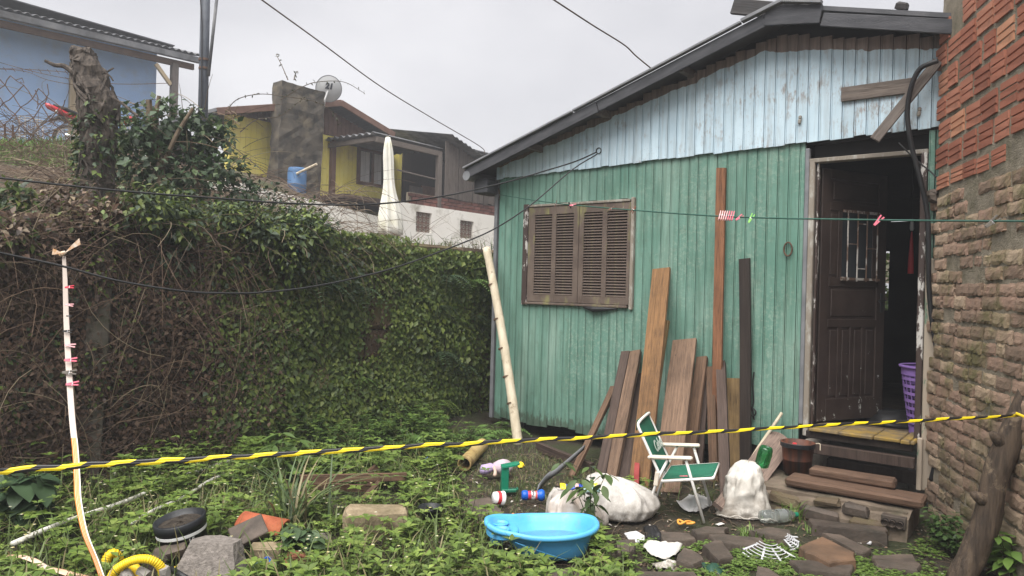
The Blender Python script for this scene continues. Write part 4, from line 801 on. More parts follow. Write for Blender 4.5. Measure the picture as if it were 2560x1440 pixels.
def bank():
    K = Leaves()
    arcs(K, 900, ('tq', (-2.2, .4), (.05, 2.6), .06), (.2, .6), (.0015, .004), STRAW + DEAD, 1, .4, .55); arcs(K, 900, ('tq', (.3, 2.6), (.1, 3.0), .2), (.4, 1.2), (.0015, .0042), STRAW + DEAD, 2, .65, .75)
    arcs(K, 160, ('tq', (-3.5, .5), (2.4, 4), .03), (.15, .4), (.002, .004), STRAW, 3, .2, .4); arcs(K, 380, ('tq', (.2, 4), (2.5, 9), .35), (.5, 1.7), (.003, .006), STRAW + DEAD, 4, .9, .8); arcs(K, 380, ('tq', (.2, 2.2), (.8, 4), .5), (.5, 1.3), (.002, .0045), STRAW + DEAD, 14, .8, .8)
    arcs(K, 160, ('tq', (3.0, 5.5), (.1, 6)), (.2, .8), (.0015, .004), STRAW + DEAD, 5, 1.0, .35); arcs(K, 420, ('tq', (-1.5, 2.2), (-.2, .4), .12), (.25, .8), (.0012, .003), DEAD + STRAW[3:], 6, .35, 1.3); arcs(K, 260, ('tq', (.5, 2.6), (-.1, 1.0), .3), (.4, 1.0), (.0015, .004), STRAW, 16, .8, 1.0)
    R = np.random.default_rng(77)
    for i in range(150):
        p = np.array(at(R.uniform(580, 900), R.uniform(470, 540), R.uniform(14.6, 15.6))); a = R.uniform(0, 6.28); l = R.uniform(.4, 1.5); s = np.linspace(0, 1, 8); cv = R.normal(0, .6); K.stem(np.stack([p[0] + l * s * np.cos(a + cv * s), p[1] + .4 * l * s * np.sin(a + cv * s), p[2] + l * (R.uniform(.2, .9) * s - R.uniform(.5, 1.0) * s * s)], 1), R.uniform(.004, .009), (STRAW + DEAD)[R.integers(0, 10)])
    o = K.build('dry_brush', MAT['twig'], loc=tuple(WF.w(1, 1, 2.2))); tag(o, 'tangle of dry brown stems on the bank above the wall', 'brush', kind='stuff')
    # grass on the upper terrace edge and small herbs on the bank
    K = Leaves(); n = 6500; P = []
    for i in range(n):
        px = RNG.uniform(-60, 330); Y = RNG.uniform(9.6, 12); p = at(px, 400, Y); P.append((p.x, p.y, hill_z(p.x, p.y) - .02))
    K.blades(P, RNG.uniform(0, 6.28, n), RNG.uniform(.06, .22, n), .014, RNG.uniform(.2, .9, n), pick([(.12, .20, .035), (.155, .25, .05), (.095, .16, .032)], n))
    o = K.build('terrace_grass', MAT['leaf'], loc=tuple(at(150, 340, 11))); tag(o, 'bright grass along the terrace edge below the red motorcycle', 'grass', kind='stuff')
    K = Leaves(); r = random.Random(8)
    for i in range(120):
        p = WF.w(r.uniform(-2, 5.2), r.uniform(.1, 2.5), 0); weed(K, p.x, p.y, hill_z(p.x, p.y), r.uniform(.08, .22), GREEN + IVY, .04, 3, r)
    n = 500; P = []
    for i in range(n): p = WF.w(RNG.uniform(3.0, 5.5), RNG.uniform(.05, 3), 0); P.append((p.x, p.y, hill_z(p.x, p.y)))
    K.blades(P, RNG.uniform(0, 6.28, n), RNG.uniform(.08, .3, n), .009, RNG.uniform(.2, .9, n), pick(GREEN + STRAW, n))
    o = K.build('bank_weeds', MAT['leaf'], loc=tuple(WF.w(2, 1, 2.2))); tag(o, 'small green weeds scattered over the bank above the wall', 'weeds', kind='stuff')
bank()
def overhang():
    K = Leaves()
    for px, py, Y, r, n, pal in ((640, 590, 6.7, (.32, .25, .24), 620, DARKG), (730, 590, 7.0, (.34, .26, .22), 760, DARKG + IVY), (830, 630, 7.3, (.28, .22, .22), 600, DARKG), (700, 680, 6.75, (.34, .2, .22), 560, DARKG + IVY), (820, 690, 7.1, (.3, .2, .2), 420, DARKG), (560, 660, 6.4, (.26, .2, .25), 420, DARKG + IVY), (880, 640, 7.5, (.18, .16, .14), 160, IVY), (480, 600, 6.3, (.3, .2, .22), 380, DARKG), (330, 560, 6.1, (.3, .22, .2), 420, DARKG + IVY), (400, 640, 5.95, (.25, .14, .16), 200, DARKG), (140, 600, 5.5, (.25, .12, .12), 130, IVY), (110, 530, 6, (.2, .12, .08), 70, IVY), (640, 500, 7.6, (.3, .3, .2), 240, DARKG), (560, 540, 7.2, (.3, .25, .2), 300, DARKG), (480, 520, 7.0, (.3, .25, .25), 300, DARKG), (700, 540, 7.8, (.2, .2, .12), 110, DARKG + IVY)):
        ball(K, at(px, py, Y - .12), tuple(q * 1.12 for q in r), n, .066, pal, .45, .5)
    R = random.Random(5)
    for i in range(46):   # ragged clumps breaking the wall's top edge
        t = R.uniform(-1.3, 1.9); c = np.array(WF.w(t, R.uniform(-.22, .25), 2.0 + R.uniform(-.22, .22))); rr = R.uniform(.10, .26); ball(K, c, (rr, rr * .8, rr * R.uniform(.6, 1.0)), int(380 * rr / .2), R.uniform(.04, .075), (DEAD + STRAW + IVY[:2]) if t < .6 and R.random() < .6 else DARKG + IVY, .35, .7)
    o = K.build('vine_mat', MAT['leaf'], loc=tuple(at(720, 600, 7))); tag(o, 'dark green vines spilling over the top of the retaining wall', 'vines', kind='stuff')
overhang()
def shrub():
    R = random.Random(21); base = at(430, 520, 7.3); T = thing('shrub', 'dark leafy shrub with sawn stems on top of the bank', 'shrub', base)
    K = Leaves(); b = Vector(base)
    for px, py, Y, r, n in ((330, 330, 7.0, (.36, .3, .24), 420), (420, 310, 7.2, (.34, .3, .26), 420), (500, 340, 7.4, (.36, .3, .26), 430), (550, 330, 7.5, (.2, .2, .14), 110), (360, 420, 7.0, (.4, .32, .3), 520), (470, 430, 7.2, (.42, .32, .28), 520), (560, 420, 7.4, (.3, .25, .22), 260), (620, 480, 7.5, (.2, .2, .12), 80)):
        ball(K, at(px, py, Y) - b, r, n, .085, [(.036, .066, .028), (.050, .085, .038), (.062, .092, .052), (.042, .070, .034), (.10, .145, .06)], .3, .35)
    K.parts(T); tr = MB()
    def limb(pts, r0, r1): P = spline([Vector(p) - b for p in pts], 4); tr.tube(P, [r0 + (r1 - r0) * i / (len(P) - 1) for i in range(len(P))], 7)
    limb([at(400, 560, 6.9), at(402, 420, 7.0), at(378, 330, 7.1), at(372, 250, 7.1)], .045, .03); limb([at(402, 430, 7.0), at(440, 340, 7.0), at(483, 270, 7.0)], .026, .016); limb([at(402, 400, 7.05), at(390, 300, 7.1), at(398, 240, 7.1)], .03, .02)
    limb([at(500, 560, 7.2), at(490, 460, 7.2), at(480, 350, 7.3)], .035, .02); limb([at(405, 640, 6.45), at(408, 570, 6.7), at(412, 510, 6.9)], .035, .03); limb([at(402, 640, 6.4), at(395, 560, 6.6)], .03, .03); limb([at(530, 620, 6.6), at(528, 560, 6.9), at(532, 480, 7.1)], .02, .016)
    tr.build('trunk', basic('sawn_stem_bark', (.085, .062, .042), (.17, .13, .09), 9, .9, .6, 30), T)
    K = Leaves()
    for i in range(70):
        p = at(R.uniform(300, 620), R.uniform(260, 470), R.uniform(6.9, 7.6)) - b; a = R.uniform(0, 6.28); l = R.uniform(.2, .6); s = np.linspace(0, 1, 5); K.stem(np.array(p) + np.stack([l * s * math.cos(a), l * s * math.sin(a), l * (R.uniform(.2, .9) * s - .3 * s * s)], 1), .004, STRAW[R.randrange(5)])
    K.parts(T)
shrub()
def stump():
    base = at(235, 600, 6.1); b = Vector(base); T = thing('tree_stump', 'tall dead stump wrapped in old roots and ivy on the bank', 'tree stump', base)
    ax = [at(x, y, 6.1) - b for x, y in ((232, 640), (236, 560), (240, 470), (246, 400), (250, 330), (245, 260), (228, 200), (212, 150), (208, 122))]; rr = [.14, .14, .135, .125, .13, .14, .125, .105, .075]
    m = MB(); P = spline(ax, 5); n = 22
    Rr = np.interp(np.linspace(0, 8, len(P)), range(9), rr); rings = []
    for i, p in enumerate(P):
        rings.append([p + Vector((math.cos(a), math.sin(a), .15 * math.sin(3 * a + i))) * (Rr[i] * (1 + .35 * mnoise.noise(Vector((math.cos(a) * 1.6, math.sin(a) * 1.6, i * .35))) + .12 * mnoise.noise(Vector((math.cos(a) * 6, math.sin(a) * 6, i * .9))))) for a in np.linspace(0, 2 * math.pi, n, endpoint=False)])
    m.loft(rings); m.build('trunk', MAT['deadwood'], T)
    r = MB(); rg = random.Random(4)
    for k in range(34):  # strangling roots
        a = rg.uniform(0, 6.28); i0 = rg.randrange(10, len(P) - 12); L = rg.randrange(5, 12); tw = rg.uniform(-.25, .25); pts = [P[i] + Vector((math.cos(a + tw * (i - i0)), math.sin(a + tw * (i - i0)), 0)) * (Rr[i] * rg.uniform(1.0, 1.16)) for i in range(i0, min(i0 + L, len(P)))]
        r.tube(pts, rg.uniform(.006, .016), 5)
    r.tube(spline([at(205, 200, 6.05) - b, at(185, 182, 6.0) - b, at(160, 165, 6.0) - b, at(138, 163, 6.0) - b, at(113, 152, 6.0) - b], 4), [.03 - .0011 * i for i in range(17)], 7)
    r.tube(spline([at(255, 185, 6.05) - b, at(270, 178, 6.0) - b, at(284, 170, 6.0) - b], 4), .008, 6); r.tube(spline([at(262, 180, 6.0) - b, at(275, 190, 6.0) - b, at(283, 202, 6.0) - b], 4), .007, 6); r.tube(spline([at(275, 240, 6.0) - b, at(310, 262, 6.0) - b, at(330, 280, 6.0) - b, at(345, 290, 6) - b], 4), .012, 6)
    r.build('aerial_root', MAT['deadwood'], T)
    K = Leaves()
    for px, py, r_, n in ((238, 300, (.18, .16, .2), 240), (245, 350, (.2, .18, .24), 330), (232, 420, (.18, .18, .24), 300), (225, 500, (.17, .18, .24), 280), (215, 570, (.22, .18, .18), 240)): ball(K, at(px, py, 6.08) - b, r_, n, .055, DARKG + IVY[:2], .7, .6)
    K.parts(T)
stump()
# ------------------------------------------------------------------ ferns and single plants
def plants():
    FG = [(.10, .18, .04), (.13, .215, .055), (.08, .145, .034)]; FD = [(.045, .08, .036), (.06, .095, .045), (.035, .062, .03)]
    wallf = WF.th - math.pi / 2
    for i, (px, py, L, n, pal, lab) in enumerate(((800, 705, .42, 6, FD, 'drooping fern hanging from the vines near the left of the wall'), (905, 720, .34, 5, FD, 'grey green fern hanging just right of the vine mat'), (1125, 690, .34, 6, FD, 'fern growing high on the wall near the pole'), (1185, 700, .36, 6, FG, 'fern at the upper right corner of the retaining wall'), (1105, 765, .28, 5, FD, 'small dull fern below the high wall fern'), (1105, 880, .36, 7, FD, 'broad fern halfway up the right part of the wall'), (1160, 915, .30, 5, FD, 'narrow fern low on the wall beside the house corner'), (1100, 1000, .28, 6, [(.14, .20, .04), (.11, .17, .04)], 'yellow green fern low on the dark wall foot'), (905, 945, .2, 4, FG, 'tiny bright fern in the middle of the creeper wall'), (1195, 790, .25, 5, FD, 'little fern on the wall edge by the leaning pole'))):
        s, z = WF.sz(px, py, .12); fern('wall_fern', lab, WF.w(s, -.10, z), n, L, pal, .35, wallf - 1.4, 2.8, True)
    for i, (px, py, L, n, lab) in enumerate(((1010, 1122, .60, 10, 'large light green fern at the foot of the wall'), (1085, 1116, .52, 9, 'fern between the large fern and the house corner'), (1200, 1102, .44, 8, 'fern in the dark gap left of the leaning pole'), (1245, 1094, .46, 8, 'fern just behind the foot of the leaning pole'), (920, 1116, .46, 8, 'small fern among weeds under the creeper wall'))):
        p = gp(px, py); fern('ground_fern', lab, (p.x, p.y, ground_z(p.x, p.y)), n, L, FG, .95)
    # long grass clump in front of the broken frame
    K = Leaves(); p = gp(730, 1330); n = 46; az = RNG.uniform(0, 6.28, n); K.blades(np.stack([RNG.normal(0, .07, n), RNG.normal(0, .05, n), np.zeros(n)], 1), az, RNG.uniform(.35, .72, n), .017, RNG.uniform(.25, 1.15, n), pick([(.085, .13, .05), (.11, .15, .06), (.20, .17, .09), (.07, .11, .045)], n), 8)
    T = thing('grass_clump', 'clump of long arching grass blades in front of the broken wooden frame', 'grass clump', (p.x, p.y, 0)); K.parts(T)
    for px, py, h, n, lab in ((1975, 1300, .2, 30, 'small grass tuft beside the clear bottle at the plinth'), (1870, 1345, .10, 40, 'low grass tuft between the paving stones'), (2030, 1330, .09, 26, 'tiny grass tuft in front of the long step stone'), (2245, 1290, .16, 22, 'thin grass tuft under the hollow brick by the steps')):
        p = gp(px, py); K = Leaves(); K.blades(np.stack([RNG.normal(0, .04, n), RNG.normal(0, .035, n), np.zeros(n)], 1), RNG.uniform(0, 6.28, n), RNG.uniform(.5, 1.1, n) * h, .009, RNG.uniform(.2, .9, n), pick([(.10, .17, .03), (.13, .2, .045)], n)); T = thing('grass_tuft', lab, 'grass tuft', (p.x, p.y, 0)); K.parts(T)
    # broad-leaved plants
    def broad(name, lab, p, h, stems, lsz, pal, ratio, seed, droop=.1):
        r = random.Random(seed); K = Leaves()
        for _ in range(stems):
            a = r.uniform(0, 6.28); ln = r.uniform(.15, .5); hh = h * r.uniform(.65, 1.05); m = 7; t = np.linspace(0, 1, m); pts = np.stack([ln * hh * t ** 1.4 * math.cos(a), ln * hh * t ** 1.4 * math.sin(a), hh * t], 1); K.stem(pts, .004, (.06, .07, .03))
            for i in range(2, m):
                for s in range(2 if i < m - 1 else 4):
                    b = a + r.uniform(-.5, .5) + s * math.pi * (1 if i < m - 1 else .5) + i * 1.2; sz = lsz * r.uniform(.7, 1.15); D = np.array([[math.cos(b), math.sin(b), r.uniform(-.3, .3) - droop]]); K.big(pts[i] + D[0] * .02, D[0], np.array([0, 0, 1.0]) + RNG.normal(0, .25, 3), sz, sz * ratio, pick(pal, 1, .15), ratio > .8)
        T = thing(name, lab, 'plant', p); K.parts(T)
    p = gp(1478, 1345); broad('pepper_plant', 'upright plant with drooping leaves growing behind the blue tub', (p.x, p.y + .1, 0), .52, 5, .11, [(.06, .10, .028), (.075, .12, .03), (.05, .085, .028)], .42, 4, .45)
    p = gp(2500, 1440); broad('leafy_plant', 'bright lobed leafy plant at the foot of the brick wall', (p.x, p.y - .1, 0), .30, 8, .10, [(.12, .20, .04), (.10, .175, .035)], .5, 6); p = gp(2445, 1425); broad('leafy_plant', 'smaller bright leafy plant beside the leaning log', (p.x, p.y, 0), .2, 6, .08, [(.12, .20, .04), (.10, .175, .035)], .5, 9)
    p = gp(2350, 1370); broad('low_bush', 'small dense dark bush between the steps and the log', (p.x, p.y, 0), .22, 16, .045, [(.05, .095, .025), (.065, .115, .03)], .7, 12); p = gp(2395, 1395); broad('low_bush', 'second dark bush beside the foot of the log', (p.x, p.y + .05, 0), .18, 12, .04, [(.05, .095, .025), (.065, .115, .03)], .7, 13)
    p = gp(60, 1330); broad('heart_leaf_vine', 'vine with large heart shaped leaves at the left edge', (p.x, p.y, 0), .34, 6, .15, [(.035, .068, .03), (.045, .08, .035)], .85, 15, .35); p = gp(560, 1420, .05); broad('ivy_patch', 'ivy with lobed leaves creeping beside the terracotta tile', (gp(760, 1400).x, gp(760, 1400).y, 0), .18, 7, .085, [(.05, .09, .035), (.06, .10, .04)], .9, 17, .2)
    p = gp(720, 1215); broad('tall_weed', 'tall narrow leaved weed below the barrier tape', (p.x, p.y, 0), .42, 6, .16, [(.07, .12, .03), (.085, .14, .035)], .28, 19, .2)
plants()
# ------------------------------------------------------------------ ground cover in the yard
EXCL = []
def inpoly(px, py, poly):
    c = False; j = len(poly) - 1
    for i in range(len(poly)):
        xi, yi = poly[i]; xj, yj = poly[j]
        if (yi > py) != (yj > py) and px < (xj - xi) * (py - yi) / (yj - yi) + xi: c = not c
        j = i
    return c
TALL = [(-200, 1150), (300, 1120), (620, 1100), (900, 1085), (1100, 1085), (1190, 1110), (1140, 1150), (1130, 1210), (1170, 1300), (1210, 1340), (1250, 1390), (1330, 1430), (1560, 1440), (1620, 1600), (-600, 1600)]
CLUMP = [(1500, 1330), (1580, 1350), (1600, 1440), (1480, 1470), (1460, 1400)]
LOW = [(1590, 1350), (1750, 1330), (2000, 1370), (2240, 1380), (2330, 1330), (2440, 1400), (2460, 1600), (1560, 1600)]
MOSS = [(1150, 1090), (1330, 1110), (1480, 1150), (1560, 1230), (1380, 1250), (1330, 1290), (1180, 1300), (1120, 1200)]
BOARDFOOT = [(1560, 1190), (1800, 1170), (1800, 1260), (1700, 1250), (1560, 1235)]
def cover(holes):
    r = random.Random(31)
    def ok(x, y): return all((x - a) ** 2 + (y - b) ** 2 > c * c for a, b, c in holes)
    K = Leaves()
    for i in range(3300):
        x, y = r.uniform(-3.4, 1.1), r.uniform(3.2, 8.2); px, py = proj((x, y, 0))
        if (WQ - Vector((x, y, 0))).dot(WF.n) > -.05 or not ok(x, y): continue
        tall = inpoly(px, py, TALL); cl = inpoly(px, py, CLUMP); bf = inpoly(px, py, BOARDFOOT)
        if not (tall or cl or bf): continue
        d = fbm(x * 1.1, y * 1.1, 1) + .25
        if r.random() > .45 + .7 * d: continue
        h = r.uniform(.09, .22) * (1 if py < 1330 else .85) * (.75 if bf else 1); near_wall = py < 1160
        q_ = r.random()
        if q_ > .95 and not bf:
            weed(K, x, y, ground_z(x, y), r.uniform(.28, .42), [(.12, .18, .035), (.10, .155, .032)], r.uniform(.05, .08), 2, r); continue
        if q_ < .42:
            weed(K, x, y, ground_z(x, y), h * r.uniform(.5, .9), [(.12, .18, .035), (.15, .215, .045), (.10, .155, .032)], r.uniform(.018, .030), r.randint(4, 7), r); continue
        weed(K, x, y, ground_z(x, y), h * (1.5 if near_wall else 1), [(.125, .19, .032), (.165, .235, .044), (.098, .16, .03), (.20, .265, .06), (.14, .20, .052)] if not near_wall else GREEN, r.uniform(.040, .070), r.randint(3, 5), r)
    o = K.build('yard_weeds', MAT['leaf'], loc=(-1, 5, 0)); tag(o, 'low leafy green weeds covering the left of the yard', 'weeds', kind='stuff')
    K = Leaves(); P = []; H = []
    for i in range(46000):
        x, y = r.uniform(-3.3, 3.0), r.uniform(3.2, 8.2); px, py = proj((x, y, 0))
        if not ok(x, y) or (WQ - Vector((x, y, 0))).dot(WF.n) > 0: continue
        f = fbm(x, y, 1.5)
        if inpoly(px, py, MOSS) and r.random() < .75 + .5 * f: P.append((x, y, ground_z(x, y))); H.append(r.uniform(.02, .07))
        elif inpoly(px, py, TALL) and px < 640 and py < 1320 and r.random() < .55: P.append((x, y, ground_z(x, y))); H.append(r.uniform(.08, .26))
        elif inpoly(px, py, LOW) and f > .1 and r.random() < .45: P.append((x, y, ground_z(x, y))); H.append(r.uniform(.02, .07))
        elif inpoly(px, py, BOARDFOOT) and r.random() < .2: P.append((x, y, ground_z(x, y))); H.append(r.uniform(.04, .16))
        elif inpoly(px, py, TALL) and r.random() < .30: P.append((x, y, ground_z(x, y))); H.append(r.uniform(.1, .3))
    n = len(P); K.blades(P, RNG.uniform(0, 6.28, n), H, np.clip(np.array(H) * .06, .003, .010), RNG.uniform(.2, 1.0, n), pick([(.095, .135, .034), (.12, .16, .042), (.08, .115, .03), (.19, .165, .08)], n), 3)
    o = K.build('yard_grass', MAT['leaf'], loc=(0, 6, 0)); tag(o, 'short damp grass scattered over the yard', 'grass', kind='stuff')
    K = Leaves(); P = []
    for i in range(26000):
        x, y = r.uniform(.6, 3.1), r.uniform(3.2, 5.6); px, py = proj((x, y, 0))
        if ok(x, y) and inpoly(px, py, LOW) and fbm(x, y, 1.4) + r.uniform(-.25, .25) > -.12: P.append((x, y, ground_z(x, y) + r.uniform(.005, .035)))
    P = np.array(P); n = len(P); A = RNG.uniform(0, 6.28, n)
    for k in range(3): a = A + k * 2.09; K.leaf(P, np.stack([np.cos(a), np.sin(a), np.full(n, .25)], 1), np.stack([RNG.normal(0, .25, n), RNG.normal(0, .25, n), np.ones(n)], 1), RNG.uniform(.012, .022, n), .016, pick([(.10, .165, .030), (.125, .19, .04), (.085, .14, .028)], n))
    o = K.build('clover_cover', MAT['leaf'], loc=(1.8, 4.3, 0)); tag(o, 'bright green clover between the paving stones', 'clover', kind='stuff')
    # straw, dead leaves and pale bits on the mud
    K = Leaves()
    for i in range(950):
        x, y = r.uniform(-.6, 3.0), r.uniform(3.9, 7); px, py = proj((x, y, 0))
        if not ok(x, y): continue
        a = r.uniform(0, 6.28); l = r.uniform(.04, .32); s = np.linspace(0, 1, 4); z = ground_z(x, y) + .012; K.stem(np.stack([x + l * s * math.cos(a), y + l * s * math.sin(a), z + .03 * np.sin(s * 3)], 1), .0014, STRAW[r.randrange(5)])
    n = 2400; P = np.stack([RNG.uniform(-.6, 3.0, n), RNG.uniform(3.9, 6.6, n), np.zeros(n)], 1); P[:, 2] = [ground_z(a, b) + .008 for a, b, _ in P]; K.leaf(P, RNG.normal(0, 1, (n, 3)) * [1, 1, .15], RNG.normal(0, .25, (n, 3)) + [0, 0, 1], RNG.uniform(.01, .05, n), RNG.uniform(.008, .03, n), pick(DEAD + STRAW + [(.45, .42, .38)], n))
    o = K.build('ground_litter', MAT['dryleaf'], loc=(1.2, 5, 0)); tag(o, 'dead leaves, straw and pale crumbs on the damp soil', 'litter', kind='stuff')
    # pale daisy-like weed flowers
    K = Leaves()
    for i in range(170):
        x, y = r.uniform(-3, .2), r.uniform(3.7, 5.6); px, py = proj((x, y, 0))
        if not inpoly(px, py, TALL) or not ok(x, y): continue
        z = ground_z(x, y) + r.uniform(.14, .26); k = 5; a = np.arange(k) * 2 * math.pi / k; K.leaf(np.tile([x, y, z], (k, 1)), np.stack([np.cos(a), np.sin(a), np.full(k, .3)], 1), np.tile([0, 0, 1.0], (k, 1)), .011, .009, pick([(.6, .6, .5), (.62, .55, .25)], k))
    o = K.build('weed_flowers', MAT['leaf'], loc=(-1, 4.5, .2)); tag(o, 'tiny whitish flowers among the yard weeds', 'flowers', kind='stuff')
# ------------------------------------------------------------------ yard objects
def P3(v, z=0.0): return Vector((v.x, v.y, z))
def oriented(c, ax, wdir):
    """matrix with local z = ax, local x = wdir (made square to ax), origin c"""
    ax = ax.normalized(); wd = (wdir - ax * wdir.dot(ax)).normalized(); yy = ax.cross(wd); m = Matrix((wd, yy, ax)).transposed().to_4x4(); m.translation = c; return m
def plank_mesh(w, th, L, seed, rag=.012, bow=0.0, round_top=False):
    r = random.Random(seed); n = 8; V = []; ring = []
    for i in range(n + 1):
        z = L * i / n; f = 1.0
        dx = bow * math.sin(math.pi * i / n) + r.uniform(-.0015, .0015); c = .004
        for sx, sy in ((-1, -1), (1, -1), (1, 1), (-1, 1)):
            zz = z + (r.uniform(-rag, rag) if i in (0, n) else 0); V.append((sx * w / 2 * f + dx, sy * th / 2 + r.uniform(-.001, .001), zz))
    Fc = [(i * 4 + k, i * 4 + (k + 1) % 4, (i + 1) * 4 + (k + 1) % 4, (i + 1) * 4 + k) for i in range(n) for k in range(4)] + [(3, 2, 1, 0), (n * 4, n * 4 + 1, n * 4 + 2, n * 4 + 3)]
    return MB().add(V, Fc)
def lean_boards():
    M = MAT
    L = [ # top px, off, bottom px, width, thickness, material, label
        ((1654, 673), .03, (1597, 1212), .175, .03, 'orangewood', 'wide orange brown plank leaning right of the window, taller than its neighbours'),
        ((1666, 802), .03, (1612, 1190), .06, .03, 'yellowwood', 'narrow plank half hidden behind the wide orange brown plank'),
        ((1533, 968), .04, (1428, 1190), .055, .035, 'brownwood', 'leftmost brown lath leaning at a steep slant'),
        ((1524, 1000), .03, (1440, 1165), .05, .03, 'darkwood', 'dark lath behind the leftmost slanting lath'),
        ((1565, 880), .05, (1500, 1204), .085, .04, 'darkwood', 'dark brown post leaning just left of the pale brown post'),
        ((1590, 879), .05, (1524, 1206), .105, .045, 'midwood', 'pale brown sawn post leaning below the window corner'),
        ((1600, 935), .06, (1562, 1205), .13, .03, 'darkwood', 'dark wet plank behind the red lath'),
        ((1603, 1022), .30, (1590, 1228), .042, .025, 'redpaint', 'short lath painted dull red'),
        ((1712, 851), .05, (1666, 1228), .225, .028, 'midwood', 'wide flat brown board leaning behind the beach chair'),
        ((1756, 893), .04, (1716, 1200), .10, .04, 'brownwood', 'rough brown plank leaning right of the wide flat board'),
        ((1765, 935), .04, (1742, 1196), .075, .03, 'darkwood', 'short dark lath with a ring nail beside the rough brown plank'),
        ((1777, 917), .05, (1786, 1200), .075, .04, 'brownwood', 'upright brown lath under the tall red brown board'),
        ((1802, 907), .06, (1816, 1262), .08, .045, 'darkwood', 'dark square post standing right of the upright brown lath'),
        ((1836, 945), .05, (1836, 1190), .165, .03, 'yellowwood', 'broad yellow brown board with a pale chip'),
        ((1804, 420), .03, (1791, 1185), .085, .03, 'redwood', 'tallest red brown knotty board leaning up to the blue boards'),
        ((1861, 646), .03, (1864, 1165), .095, .03, 'blackwood', 'tall blackish board leaning left of the hanging cord')]
    for i, (t, off, b, w, th, mt, lab) in enumerate(L):
        top = HF.w(*HF.loc(*t, off)); bot = gp(*b)
        if (bot - HF.o).dot(HF.n) < .13: bot = HF.w(HF.sz(*b, .13)[0], -.13, 0)
        bot.z = ground_z(bot.x, bot.y) - .004
        ln = (top - bot).length; m = oriented(bot, top - bot, HF.d)
        tag(plank_mesh(w, th, ln, i, .008 if w > .1 else .006, random.Random(i).uniform(-.008, .008)).build('leaning_board', M[mt], mtx=m), lab, 'board', 'boards leaning on the house wall')
    # rounded plank and broom stick
    top = HF.w(*HF.loc(1958, 1092, .10)); bot = gp(1812, 1292); bot.z = .03; ax = top - bot; m = oriented(bot, ax, Vector((.6, .3, 1)).cross(ax).cross(ax) * -1)
    n = 16; ln = ax.length; w = .20; poly = [(-w / 2, 0), (w / 2, 0), (w / 2, ln - w / 2)] + [(w / 2 * math.cos(a), ln - w / 2 + w / 2 * math.sin(a)) for a in np.linspace(.15, math.pi - .15, 10)] + [(-w / 2, ln - w / 2)]
    b = MB(); b.prism(poly, -.018, .018); b.V = [(x, z, y) for x, y, z in b.V]; b.F = [f[::-1] for f in b.F]
    m = oriented(bot, ax, ax.cross(CAM - bot)); tag(b.build('round_ended_plank', woodmat('grey_pink_plank', (.17, .12, .10), (.28, .21, .17), stain=.3), mtx=m), 'reddish grey plank with a rounded end propped behind the white sack', 'plank')
    a = HF.w(*HF.loc(1955, 1032, .14)); c = gp(1840, 1215) + Vector((0, 0, .02)); tag(MB().tube([c, c.lerp(a, .5) + Vector((0, 0, .01)), a], [.016, .015, .013], 8).build('wooden_stick', M['bamboo']), 'pale round stick leaning across the rounded plank', 'stick')
    a = gp(1345, 1124); c = gp(1480, 1178); a.z = .03; c.z = .03; tag(plank_mesh(.08, .05, (c - a).length, 77).build('fallen_beam', M['darkwood'], mtx=oriented(a, c - a, Vector((0, 0, 1)))), 'dark beam lying on the grass under the house edge', 'beam')
    # bent metal strip
    pts = [gp(1344, 1229) + Vector((0, 0, .01)), at(1368, 1195, 5.95), at(1400, 1172, 6.05), at(1435, 1142, 6.2), at(1462, 1118, 6.35)]; pts = spline(pts, 5); wd = Vector((.25, .25, .9)).normalized(); b = MB(); V = []
    for i, p in enumerate(pts): h = .045 * (1 - .5 * i / len(pts)); V += [p - wd * h, p + wd * h]
    b.add(V, [(2 * i, 2 * i + 2, 2 * i + 3, 2 * i + 1) for i in range(len(pts) - 1)]); o = b.build('metal_strip', M['flash'], smooth=True); sm = o.modifiers.new('s', 'SOLIDIFY'); sm.thickness = .006; tag(o, 'bent grey metal strip rising from the blue bottle to the boards', 'metal strip')
    # bleached pole and clay pipe
    a = gp(1296, 1108); c = at(1216, 620, 8.05); a = P3(a, -.02); N = 34; P = []; R = []
    for i in range(N + 1):
        t = i / N; P.append(a.lerp(c, t) + Vector((.02 * math.sin(t * 3.1), 0, 0))); k = min(abs(t - q) for q in (.02, .20, .33, .47, .62, .80, .97)); R.append((.052 - .008 * t) * (1 + .10 * max(0, 1 - k / .012)))
    T = thing('bamboo_pole', 'thick bleached bamboo pole leaning on the left house corner', 'pole', a); o = MB().tube([p - a for p in P], R, 12).build('pole', M['bamboo'], T, smooth=True)
    for q in (.20, .33, .47, .62, .80): p = a.lerp(c, q) - a; MB().tube([p - (c - a).normalized() * .008, p + (c - a).normalized() * .008], .0535 - .008 * q, 12).build('node_ring', M['brownwood'], T)
    a = gp(1160, 1178) + Vector((0, 0, .062)); c = gp(1205, 1128) + Vector((0, 0, .062)); ax = c - a; L_ = ax.length
    b = MB().lathe([(.062, 0), (.062, L_), (.050, L_), (.050, 0), (.062, 0)], 22, cap=(False, False)); tag(b.build('clay_pipe', M['ochrepipe'], mtx=oriented(a, ax, Vector((1, 0, 0))), smooth=False), 'short ochre pipe lying open end forward among the weeds', 'pipe')
lean_boards()
